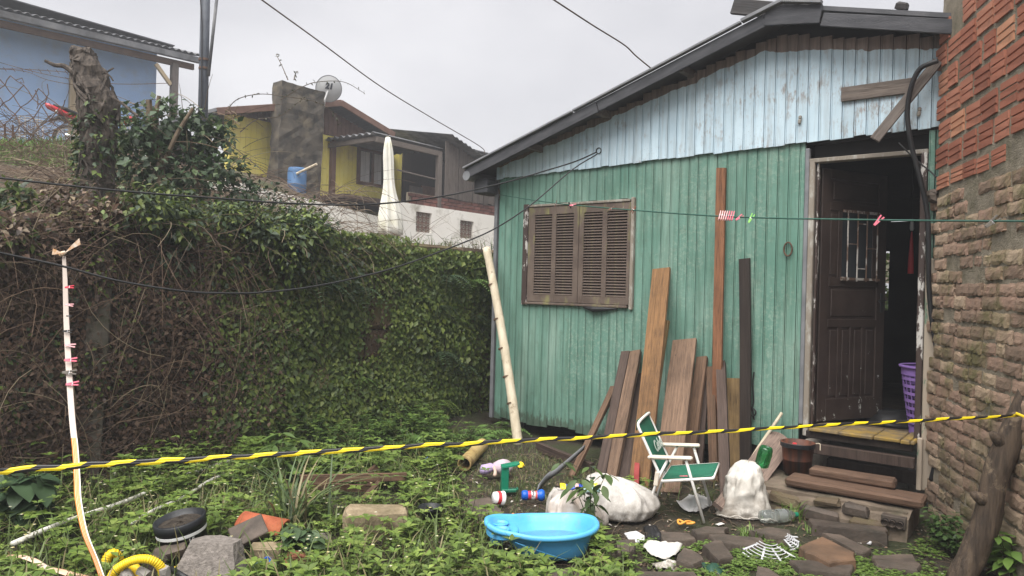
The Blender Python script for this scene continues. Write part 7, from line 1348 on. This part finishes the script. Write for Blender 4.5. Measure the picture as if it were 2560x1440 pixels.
def yellow_house():
    M = MAT; f = YF; T = thing('yellow_house', 'yellow board house with brown gable and big sooty chimney on the hill', 'house', f.o, f.th); S = lambda px, py, off=0.0: f.sz(px, py, off)
    xl = S(572, 350)[0]; xr = S(1075, 400)[0]; zy = (S(640, 288)[1] + S(806, 345)[1]) / 2; zb = 3.0
    pk = S(852, 252, .6); le = S(542, 272, .6); re = S(985, 333, .6); px_ = pk[0]
    MB().box(((xl + xr) / 2, .12, (zb + zy) / 2), (xr - xl, .2, zy - zb)).build('wall_core', M['yellow'], T)
    x = xl
    while x < xr:
        MB().box((x + .07, .0, (zb + zy) / 2), (.132, .04, zy - zb), ch=.006).build('wall_board', M['yellow'], T); x += .14
    rz = lambda s: pk[1] + (le[1] - pk[1]) * (s - px_) / (le[0] - px_) if s < px_ else pk[1] + (re[1] - pk[1]) * (s - px_) / (re[0] - px_)
    x = xl
    while x < min(xr, re[0] - .1):
        zt = rz(x + .07) - .12
        if zt > zy + .03: MB().box((x + .07, -.035, (zy + zt) / 2), (.132, .04, zt - zy), ch=.006).build('gable_board', M['brownboard'], T)
        x += .14
    for s0, s1, ya in ((le[0], px_, 0), (px_, re[0], 0)):
        z0, z1 = rz(s0), rz(s1); V = []
        for s, z in ((s0, z0), (s1, z1)):
            for y in (-.6, 4.0): V += [(s, y, z - .05), (s, y, z + .03)]
        MB().add(V, [(1, 5, 7, 3), (0, 2, 6, 4), (0, 4, 5, 1), (2, 3, 7, 6), (0, 1, 3, 2), (4, 6, 7, 5)]).build('roof', M['fibro'], T); beam2(T, 'barge_board', (s0, -.63, z0 - .06), (s1, -.63, z1 - .06), .045, .16, M['brownboard']); beam2(T, 'soffit_board', (s0, -.3, z0 - .09), (s1, -.3, z1 - .09), .5, .03, M['eave'])
    # chimney
    off = .9; b0, b1 = S(690, 470, off)[0], S(800, 470, off)[0]; t0, t1 = S(706, 203, off), S(814, 215, off); D = .42; zt = t0[1] + .02; rings = []
    for k in range(25):
        q = k / 24; a, c = b0 + (t0[0] - b0) * q, b1 + (t1[0] - b1) * q; z = 3.4 + (zt - 3.4) * q; dd = D * (1 - .15 * q); per = [(a + (c - a) * i / 8, -off) for i in range(8)] + [(c, -off + dd * i / 6) for i in range(6)] + [(c + (a - c) * i / 8, -off + dd) for i in range(8)] + [(a, -off + dd * (1 - i / 6)) for i in range(6)]; rings.append([Vector((x + .05 * mnoise.noise(Vector((x * 3, y * 3, z * 3))), y + .05 * mnoise.noise(Vector((x * 3, y * 3, z * 2 + 7))) + .04 * mnoise.noise(Vector((x * 8, y * 3, z * 7))), z + (.05 * mnoise.noise(Vector((x * 2, y * 2, 1))) if k == 24 else 0))) for x, y in per])
    MB().loft(rings).build('chimney', M['chimney'], T)
    # window with curtains
    w0, w1 = S(893, 420)[0], S(962, 420)[0]; wz0, wz1 = S(925, 462)[1], S(925, 378)[1]; W = MB()
    for x in (w0, w1): W.box((x, -.05, (wz0 + wz1) / 2), (.08, .10, wz1 - wz0 + .08))
    for z in (wz0, wz1): W.box(((w0 + w1) / 2, -.045, z), (w1 - w0, .09, .08))
    W.box(((w0 + w1) / 2, -.05, (wz0 + wz1) / 2), (.06, .07, wz1 - wz0)); WO = W.build('window', M['brownboard'], T); MB().box(((w0 + w1) / 2, -.024, (wz0 + wz1) / 2), (w1 - w0, .006, wz1 - wz0)).build('window_pane', M['window'], WO)
    for a, c in ((w0 + .05, w0 + .42 * (w1 - w0)), (w1 - .45 * (w1 - w0), w1 - .15)):
        V = []
        for i in range(17): x = a + (c - a) * i / 16; V += [(x, -.032 - .006 * math.sin(i * 1.9), wz0 + .05), (x, -.032 - .006 * math.sin(i * 1.9), wz1 - .05)]
        MB().add(V, [(2 * i, 2 * i + 2, 2 * i + 3, 2 * i + 1) for i in range(16)]).build('curtain', M['curtain'], WO, smooth=True)
    p = S(833, 400, .1)[0]; MB().box((p, -.08, (zb + zy) / 2), (.14, .12, zy - zb - .1), ch=.01).build('porch_post', M['brownboard'], T)
    # lean-to porch: fibre cement sheet, beam, post, dark boarded back
    A = S(812, 352)[0]; off = 2.0; Bs, Bz = S(944, 333, off); Cs = S(1108, 350, off)[0]; Az = S(812, 352)[1]; o = corrugated(A - .02, Cs, -off, -.02, Bz, Az + .05, .25, .035, 'x'); thick(o.build('porch_roof', M['fibro'], T, smooth=True)); beam2(T, 'porch_beam', (Bs, -off + .05, Bz - .14), (Cs, -off + .05, Bz - .14), .07, .14, M['greywood']); beam2(T, 'porch_beam', (A + .1, -off + .1, Bz - .12), (A + .1, -.05, Az - .12), .07, .12, M['greywood'])
    fl = 3.75
    MB().box((Cs - .08, -off + .06, (fl + Bz - .2) / 2), (.14, .14, Bz - .2 - fl), ch=.01).build('porch_post', M['greywood_z'], T); xd = S(1003, 420)[0]; MB().box(((xd + xr + 1) / 2, -.05, (zb + zy) / 2 + .1), (xr + 1 - xd, .05, zy - zb)).build('porch_back', M['blackwood'], T); MB().box(((Bs + Cs) / 2 - .4, -off / 2, fl - .05), (Cs - A + 1, off - .1, .1)).build('porch_floor', M['darkwood'], T)
    rp = S(1000, 425, off)[0]; MB().tube([(rp, -off + .1, S(1000, 424, off)[1]), (Cs, -off + .1, S(1000, 424, off)[1] - .06)], .02, 6).build('porch_rail', M['greywood'], T); MB().box((S(1075, 460, 1.0)[0], -1.0, fl + .35), (.7, .04, .7), ch=.01).build('porch_cupboard', M['brownboard'], T); MB().box((S(1040, 460, 1.2)[0], -1.2, fl + .3), (.5, .04, .6), ch=.01).build('porch_panel', M['greywood_z'], T)
    # dish
    c = f.w(*f.loc(822, 222, .9)); DT = thing('satellite_dish', 'grey satellite dish numbered 21 beside the chimney top', 'satellite dish', (c.x, c.y, c.z), 0); to = (CAM - c).normalized(); nn = (to + Vector((.25, 0, -.12))).normalized(); Q = nn.to_track_quat('Z', 'Y').to_matrix(); R = .325
    MB().lathe([(R, -.0), (R * .8, .035), (R * .5, .07), (R * .2, .088), (.0, .09)], 36, R=Q, cap=(False, False)).build('reflector', M['dish'], DT, smooth=True); MB().lathe([(R - .008, -.008), (R + .006, -.004), (R + .006, .008), (R - .008, .008)], 36, R=Q, cap=(False, False)).build('rim', M['fibro'], DT)
    X = Q @ Vector((1, 0, 0)); Yv = Vector((0, 0, 1)) - nn * nn.z; Yv.normalize(); Xv = Yv.cross(nn); mt = Matrix((Xv, Yv, nn)).transposed().to_4x4(); mt.translation = nn * .098 + Yv * .01 + Xv * -.02; lettering('21', .19, M['dishtext'], DT, mt, .12, .012); MB().tube([nn * .1 - Yv * .05 - Xv * .04, nn * .13 - Yv * .26 - Xv * .10, nn * .1 - Yv * .5 - Xv * .10], .022, 8).build('mount_arm', M['white'], DT)
    # blue barrel and pale pipe
    c = f.w(*f.loc(743, 425, 1.35)); zt = f.sz(743, 420, 1.35)[1]; T2 = thing('blue_barrel', 'blue plastic barrel in the dry brush before the chimney', 'barrel', (c.x, c.y, zt - .7)); MB().lathe([(.0, 0), (.19, 0), (.215, .06), (.215, .28), (.225, .30), (.215, .32), (.215, .62), (.20, .68), (.185, .70), (.17, .66), (0, .6)], 26, cap=(False, False)).build('barrel_body', M['barrel'], T2, smooth=True); tag(MB().tube([at(742, 434, 16.6), at(792, 410, 16.4)], .03, 8).build('pale_rod', M['bamboo']), 'pale pipe lying across the blue barrel', 'pipe')
    # closed parasol
    q = f.w(*f.loc(975, 590, 2.5)); top = f.w(*f.loc(970, 343, 2.5)); T3 = thing('closed_parasol', 'tall folded cream and yellow parasol in front of the porch', 'parasol', (q.x, q.y, q.z)); H = top.z - q.z; dx = (top - q); n = 40; rings = []
    for k in range(15):
        t = k / 14; r = .22 * (1 - t) ** .9 + .03 + .03 * math.sin(t * 9); rings.append([Vector((dx.x * t + r * (1 + .28 * math.sin(7 * a + t * 2.5)) * math.cos(a), dx.y * t + r * (1 + .28 * math.sin(7 * a + t * 2.5)) * math.sin(a), H * t + .06 * math.sin(5 * a) * (1 - t))) for a in np.linspace(0, 2 * math.pi, n, endpoint=False)])
    MB().loft(rings).build('canopy', M['parasol'], T3, smooth=True); MB().tube([(0, 0, -.6), (dx.x * .5, dx.y * .5, H / 2), (dx.x * 1.02, dx.y * 1.02, H + .05)], .02, 8).build('pole', M['greywood_z'], T3)
yellow_house()
def hill_walls():
    M = MAT; f = Frame(YF.w(0, -2.0, 0), TH); S = f.sz; x0, x1 = S(985, 520)[0], S(1400, 560)[0]; zt = (S(1005, 502)[1] + S(1225, 541)[1]) / 2; zb = 1.9
    T = thing('whitewashed_wall', 'stained white wall with two square vents below the wooden shed', 'wall', f.o, f.th); v = [(S(1040, 555), S(1079, 555), S(1060, 581)[1], S(1060, 531)[1]), (S(1150, 575), S(1184, 575), S(1167, 596)[1], S(1167, 552)[1])]
    xs = [x0]
    for a, c, _, _ in v: xs += [a[0], c[0]]
    xs.append(x1)
    for i in range(0, len(xs) - 1, 2): MB().box(((xs[i] + xs[i + 1]) / 2, .12, (zb + zt) / 2), (xs[i + 1] - xs[i], .24, zt - zb)).build('wall_panel', M['whitewall'], T)
    for a, c, z0, z1 in v:
        xm, w = (a[0] + c[0]) / 2, c[0] - a[0]; MB().box((xm, .12, (zb + z0) / 2), (w, .238, z0 - zb)).build('wall_panel', M['whitewall'], T); MB().box((xm, .12, (z1 + zt) / 2), (w, .238, zt - z1)).build('wall_panel', M['whitewall'], T); V = MB(); V.box((xm, .1, (z0 + z1) / 2), (w, .04, z1 - z0)); o = V.build('vent', M['brownboard'], T)
        k = 4
        for i in range(k):
            for j in range(k): MB().lathe([(.03, -.01), (.055, .0), (.055, .01), (.03, .01)], 8, R=Matrix.Rotation(rad(90), 3, 'X'), cap=(False, False)).build('vent_ring', M['pale_frame'], o, (xm - w / 2 + w * (i + .5) / k, .07, z0 + (z1 - z0) * (j + .5) / k))
    x2, x3 = f.sz(560, 500, -.2)[0], x0 - .1; T2 = thing('stained_base_wall', 'white base wall half hidden by dry brush below the yellow house', 'wall', f.o, f.th); za, zc = f.sz(600, 452, -.2)[1], f.sz(860, 522, -.2)[1]; V = [(x, y, z) for x, z in ((x2, za), (x3, zc - .1)) for y in (.2, 1.9) for z in (1.8, z)]
    MB().add(V, [(0, 4, 5, 1), (2, 3, 7, 6), (1, 5, 7, 3), (0, 1, 3, 2), (4, 6, 7, 5)]).build('wall_panel', M['whitewall'], T2)
    mz = f.sz(743, 452, -.6)[1]; V = []; xs = np.linspace(x2, f.sz(840, 500, -.6)[0], 24); ys = (.22, .45, .75, 1.2, 1.9)
    for x in xs:
        for j, y in enumerate(ys): u = (x - xs[0]) / (xs[-1] - xs[0]); wt = za + (zc - .1 - za) * (x - x2) / (x3 - x2); V.append((x, y, wt + (mz - wt + .1) * (0, .35, .8, 1, 1)[j] * (1 - u ** 3) + .05 * mnoise.noise(Vector((x * 3, y * 3, 2))) + .004))
    MB().add(V, [(i * 5 + j, (i + 1) * 5 + j, (i + 1) * 5 + j + 1, i * 5 + j + 1) for i in range(23) for j in range(4)]).build('earth_fill', bpy.data.materials['dry_bank_earth'], T2, smooth=True)
    # shed of upright boards over a strip of red bricks
    T3 = thing('board_shed', 'weathered grey board shed above a strip of red bricks', 'shed', f.o, f.th); R = random.Random(3); bz = f.sz(1150, 500)[1]; xa, xb = f.sz(1112, 430)[0], x1 - .2; x = xa
    pa, pb = f.sz(1115, 352), f.sz(1230, 440); top = lambda s: pa[1] + (pb[1] - pa[1]) * (s - pa[0]) / (pb[0] - pa[0]) * .8
    while x < xb: w = R.uniform(.12, .2); MB().box((x + w / 2, R.uniform(-.02, .02), (bz + top(x)) / 2), (w - .012, .03, top(x) - bz + R.uniform(-.05, .05)), ch=.004).build('shed_board', M['shedboard'], T3); x += w
    MB().box(((xa + xb) / 2, .06, bz + .4), (xb - xa, .03, 1.0)).build('shed_lining', M['black'], T3); MB().box(((xa + xb) / 2 - .6, .12, (zt + bz) / 2), (xb - xa + 1.3, .12, bz - zt)).build('brick_backing', M['mortar'], T3)
    V = []; s0, s1 = pa[0] - .15, pb[0] + 1
    o = corrugated(0, s1 - s0, -.35, 2.5, 0, .5, .18, .02); o.V = [(s0 + x, y, z + top(s0 + x) + .06) for x, y, z in o.V]; thick(o.build('shed_roof', M['fibro'], T3, smooth=True)); me = MB().box((0, 0, 0), (.235, .06, .085), ch=.006).me('brick', basic('shed_brick', (.075, .035, .03), (.15, .06, .045), 3, .9, .3, amt=.9)); r = 0; z = zt + .045
    while z < bz + .02:
        x = xa - 1.2 + (r % 2) * .12 + R.uniform(0, .1) + max(0, z - zt - .3) * 1.4
        while x < xb: inst('brick', me, T3, (x, .04 + R.uniform(-.008, .008), z), (0, 0, R.uniform(-.03, .03))); x += .248
        z += .098; r += 1
    # far roof beyond the shed
    g = Frame(at(1215, 380, 28), TH + .6); T4 = thing('far_roof', 'small corrugated grey roof peeking out behind the shed', 'roof', g.o, g.th); a = g.sz(1182, 385); o = corrugated(a[0] - .6, a[0] + 4, -1.2, 1.6, a[1] - .25, a[1] + .45, .2, .03); thick(o.build('roof_sheet', M['fibro'], T4, smooth=True)); MB().box((a[0] + 1.7, .5, a[1] - 1.6), (4, 2, 2.6)).build('wall', M['shedboard'], T4)
hill_walls()
# ------------------------------------------------------------------ pole, wires, fence, clothesline
def lines():
    M = MAT; b = at(507, 330, 12.5); T = thing('utility_pole', 'dark slim utility pole standing between the blue and yellow houses', 'pole', (b.x, b.y, b.z - 1)); o = Vector((b.x, b.y, b.z - 1)); t = at(516, -120, 12.5)
    MB().tube([Vector((0, 0, 0)), (t - o)], [.085, .075], 14).build('pole_shaft', M['polegrey'], T, smooth=True)
    for y in (150, 172): p = at(511, y, 12.5) - o; MB().tube([p - Vector((0, 0, .02)), p + Vector((0, 0, .02))], .095, 14).build('steel_band', M['rust'], T)
    MB().tube([at(521, 190, 12.45) - o, at(548, -60, 12.4) - o], .028, 8).build('conduit', M['fibro'], T, smooth=True); MB().tube([at(503, 300, 12.4) - o, at(505, 60, 12.4) - o, at(499, -40, 12.4) - o], .012, 6).build('pole_wire', M['wire'], T)
    def cable(nm, lab, pts, r, mat='wire', n=6): P = [at(*p) for p in pts]; tag(MB().tube(spline(P, 8), r, 6).build(nm, M[mat], smooth=True), lab, 'cable')
    cable('power_line', 'twisted overhead cable crossing the sky down to the shed', [(560, -70, 9), (655, 0, 10), (800, 105, 12), (950, 215, 14.5), (1080, 295, 17), (1200, 366, 20.6), (1212, 385, 21)], .011, 'rust'); cable('roof_wire', 'thin overhead wire dropping onto the house roof', [(1330, -35, 5.2), (1385, 0, 5.4), (1480, 62, 5.9), (1560, 112, 6.35), (1590, 140, 6.5), (1634, 176, 6.69)], .006, 'rust')
    cable('upper_cable', 'upper black cable sagging from the gable hole to the left', [(1492, 380, 7.15), (1440, 403, 7.0), (1360, 428, 6.8), (1240, 462, 6.5), (1080, 495, 6.2), (900, 512, 5.8), (720, 508, 5.5), (560, 497, 5.2), (300, 477, 4.8), (0, 445, 4.4), (-150, 425, 4.2)], .0068, 'rubber'); cable('lower_cable', 'lower black cable hanging in a deep curve from the gable hole', [(1492, 386, 7.15), (1430, 425, 6.9), (1330, 510, 6.6), (1240, 570, 6.3), (1150, 610, 6.0), (1000, 665, 5.6), (880, 697, 5.3), (760, 720, 5.0), (640, 732, 4.75), (560, 733, 4.6), (460, 728, 4.45), (300, 703, 4.25), (150, 664, 4.1), (0, 632, 3.95), (-150, 596, 3.8)], .0064, 'rubber')
    CL = [(1248, 487, 8.1), (1390, 508, 7.1), (1590, 526, 6.05), (1830, 542, 5.15), (2200, 550, 4.3), (2560, 553, 3.7), (2700, 553, 3.5)]; C = spline([at(*p) for p in CL], 10); tag(MB().tube(C, .0055, 6).build('clothesline', M['greenline'], smooth=True), 'green clothesline stretched from the house corner past the doorway', 'clothesline')
    tag(MB().tube(spline([HF.w(*HF.loc(1246, 470, .01)), HF.w(*HF.loc(1248, 480, .05)), HF.w(*HF.loc(1249, 492, .05)), HF.w(*HF.loc(1247, 500, .012))], 4), .006, 6).build('line_hook', M['rust']), 'rusty hook holding the clothesline at the house corner', 'hook')
    # clothes pins
    def pin(lab, p, d, up, L, mat, grp, wood=False, open_=.22):
        d = d.normalized(); m = oriented(p, d, up); T = thing('clothespin', lab, 'clothespin', mtx=m, group=grp); w = L * .13; 
        for s in (-1, 1): leg = MB().box((0, 0, 0), (w * .9, w * .75, L), ch=w * .12).build('leg', mat, T, (s * w * .62, 0, L * .16), (0, s * open_ * .5, 0))
        MB().tube([(-w * 1.1, 0, L * .16), (w * 1.1, 0, L * .16)], w * .42, 8).build('spring', M['steel'], T)
    def on_line(px):
        return min(C, key=lambda q: abs(proj(q)[0] - px)) if False else _interp(px)
    def _interp(px):
        for i in range(len(C) - 1):
            a, c = proj(C[i])[0], proj(C[i + 1])[0]
            if a <= px <= c: return C[i].lerp(C[i + 1], (px - a) / (c - a))
        return C[0]
    V = Vector; g1 = 'clothespins on the clothesline'
    for px, d, L, mt, lab in ((1390, V((.25, 0, 1)), .07, 'woodpin', 'brown clothespin above the left shutter, first on the line'), (1424, V((-.4, 0, 1)), .065, 'blackpin', 'black clothespin crossing a pink one above the window'), (1434, V((1, 0, .1)), .065, 'pink', 'pink clothespin above the middle of the window'), (1530, V((1, 0, .35)), .06, 'woodpin', 'brown clothespin lying along the line above the right shutter'), (1583, V((-.6, 0, -1)), .07, 'woodpin', 'brown clothespin hanging at the right edge of the window'), (1850, V((1, 0, .75)), .062, 'pink', 'pink clothespin just left of the green one'), (1879, V((.55, 0, 1)), .072, 'limepin', 'lime green clothespin on the clothesline'), (2198, V((.75, 0, .85)), .075, 'pink', 'single pink clothespin on the line across the doorway'), (2484, V((1, 0, .8)), .09, 'greypin', 'grey wooden clothespin on the line before the brick wall')):
        pin(lab, _interp(px) - d.normalized() * L * .25, d, V((0, 1, .0)) if abs(d.x) < .3 else V((-.5, .3, 1)), L, M[mt], g1)
    bunch = ['palest pink clothespin at the left of the bunch on the line', 'second pale pink clothespin of the bunch', 'third pale pink clothespin of the bunch', 'middle pink clothespin of the bunch', 'fifth pink clothespin of the bunch', 'sixth pink clothespin of the bunch', 'deepest pink clothespin at the right of the bunch']
    for i, lab in enumerate(bunch): p = _interp(1800 + i * 5.6); pin(lab, p + V((0, 0, .018)), V((-.28, -.25 + .03 * i, -1)), V((.2, 1, 0)), .072, M['palepink' if i < 4 else 'pink'], g1, open_=.3)
    g2 = 'clothespins on the webbing strap'
    for px, py, Y, L, mt, d, lab in ((168, 718, 4.68, .06, 'redpin', V((1, 0, .1)), 'red clothespin topmost on the webbing strap'), (168, 762, 4.66, .055, 'palepink', V((1, 0, -.05)), 'pale pink clothespin second from the top of the strap'), (168, 790, 4.64, .035, 'blackpin', V((1, 0, 0)), 'tiny black clip on the strap'), (163, 828, 4.62, .06, 'blackpin', V((1, 0, 0)), 'black clothespin clipped across the strap'), (169, 863, 4.58, .07, 'palepink', V((1, 0, -.05)), 'pale pink clothespin below the black one on the strap'), (170, 900, 4.52, .08, 'pink', V((1, 0, .08)), 'pink clothespin above the grey one on the strap'), (166, 931, 4.48, .09, 'greypin', V((1, 0, .05)), 'grey wooden clothespin clipped across the strap'), (174, 960, 4.44, .08, 'pink', V((1, 0, .12)), 'lowest pink clothespin on the strap')):
        pin(lab, at(px + 2, py, Y - .02), d, V((0, .4, 1)), L, M[mt], g2)
    CFr, g, W = CHAIR; p = CFr.w(g['seatB'].x + .12, .16, g['seatB'].z + .012); pin('pink clothespin lying on the green chair seat', p, V((1, .1, .02)), V((0, 1, 0)), .06, M['pink'], None)
    # torn chain-link fence and barbed wire
    Fz = 8.6; T = thing('chain_link_fence', 'torn chain link fence with barbed wire in front of the blue house', 'fence', at(100, 350, Fz)); o = at(100, 350, Fz); R = random.Random(6); m = MB(); nx, ny = 9, 5
    gx = lambda i, j: -60 + i * 46 + (23 if j % 2 else 0); node = {}
    for j in range(ny + 3):
        for i in range(nx):
            x = gx(i, j); top = 185 if x < 60 else 185 + (x - 60) * .75
            if x > 330: top = 250
            node[(i, j)] = (x + R.uniform(-6, 6), 185 + j * 25 + R.uniform(-5, 5) + x * .08, 185 + j * 25 < top - 10)
    def nd(i, j): return node.get((i, j))
    def wire(a, c):
        if a and c and not (a[2] or c[2]): A, Cc = at(a[0], a[1], Fz) - o, at(c[0], c[1], Fz) - o; mid = A.lerp(Cc, .5) + Vector((R.uniform(-.012, .012), 0, R.uniform(-.015, .015))); m.tube([A, mid, Cc], .0055, 4, cap=False)
    for j in range(ny + 2):
        for i in range(nx):
            if j % 2 == 0: wire(nd(i, j), nd(i, j + 1)); wire(nd(i, j), nd(i - 1, j + 1))
            else: wire(nd(i, j), nd(i, j + 1)); wire(nd(i, j), nd(i + 1, j + 1))
    for pts in ([(118, 210), (122, 235), (112, 250), (96, 262), (92, 272)], [(88, 225), (95, 245), (94, 262)], [(40, 200), (55, 195), (60, 208), (50, 205)], [(162, 250), (160, 262), (156, 270), (163, 272)]): m.tube([at(x, y, Fz) - o for x, y in pts], .005, 4, cap=False)
    m.build('wire_mesh', M['rust'], T); bw = MB()
    for P in ([(-40, 172), (60, 173), (190, 182)], [(-40, 170), (60, 178), (120, 200), (200, 215)], [(-40, 145), (80, 178), (180, 198), (300, 210), (420, 208)]):
        bw.tube(spline([at(x, y, Fz) - o for x, y in P], 8), .004, 4, cap=False)
    for k in range(9): x = -10 + k * 22; y = 172.5 + x * .05; p = at(x, y, Fz) - o; bw.tube([p + Vector((-.02, 0, .025)), p, p + Vector((.02, 0, -.025))], .003, 4)
    bw.build('barbed_wire', M['rust'], T)
    for px, y0, y1 in ((32, 312, 345), (12, 310, 345)): MB().tube([at(px, y1, Fz + .3) - o, at(px, y0, Fz + .3) - o], .012, 5).build('iron_stake', M['rust'], T)
lines()
# bramble canes arching against the sky
def canes():
    K = Leaves(); 
    for pts in ([(560, 290), (590, 250), (650, 235), (720, 242), (790, 255), (830, 280), (850, 310)], [(700, 250), (760, 215), (800, 204), (860, 205), (910, 232)], [(720, 200), (705, 165), (690, 135)], [(735, 200), (738, 185), (745, 178)], [(600, 330), (640, 300), (700, 290), (740, 260), (760, 245)], [(560, 470), (640, 440), (700, 470), (740, 520)], [(520, 330), (600, 380), (700, 470), (760, 560)]):
        P = np.array([tuple(v) for v in spline([at(x, y, 8.2 + i * .05) for i, (x, y) in enumerate(pts)], 7)]); K.stem(P, .0065, (.12, .095, .07)); n = len(P)
        for i in range(2, n, 2): k = 2; K.leaf(np.repeat(P[i:i + 1], k, 0), RNG.normal(0, 1, (k, 3)), RNG.normal(0, .5, (k, 3)) + [0, 0, 1], RNG.uniform(.02, .05, k), .016, pick([(.06, .07, .035), (.10, .10, .06)], k))
    p = at(600, 480, 8.2); T = thing('bramble', 'thin bramble canes arching up in front of the chimney', 'bramble', p)
    v, f, c = K.leaf_arrays(); link(bpy.data.objects.new('leaves', npmesh('leaves', v - np.array(p), f, MAT['leaf'], c, True)), T); link(bpy.data.objects.new('cane', npmesh('cane', np.concatenate(K.SV) - np.array(p), np.concatenate(K.SF), MAT['twig'], np.concatenate(K.SC), True)), T)
canes()
def back_garden():
    K = Leaves(); zc = HF.sz(2218, 700, -5.6)[1]; c = HF.w(HF.sz(2218, 700, -5.6)[0], 5.6, zc); ball(K, (0, 0, 0), (.6, .4, .9), 1300, .09, GREEN + IVY, .4, .3)
    T = thing('garden_bush', 'green bush glimpsed through the back of the dark house', 'bush', c); K.parts(T); MB().tube([(0, 0, -zc), (0, .05, -.2)], [.05, .03], 7).build('stem', MAT['bark'], T)
back_garden()

def haze():  # volume added to lift dark tones, soften far houses and imitate lens glow
    m = bpy.data.materials.new('thin_haze'); m.use_nodes = True; t = m.node_tree; t.nodes.clear(); o = t.nodes.new('ShaderNodeOutputMaterial'); v = t.nodes.new('ShaderNodeVolumePrincipled'); v.inputs['Color'].default_value = (.93, .95, 1, 1); v.inputs['Density'].default_value = .0042; v.inputs['Anisotropy'].default_value = .2; t.links.new(v.outputs[0], o.inputs['Volume'])
    tag(MB().box((0, 10, 5.5), (196, 196, 15)).build('haze', m), 'thin haze volume added over the yard and houses to lift shadows', 'haze', kind='stuff')
haze()
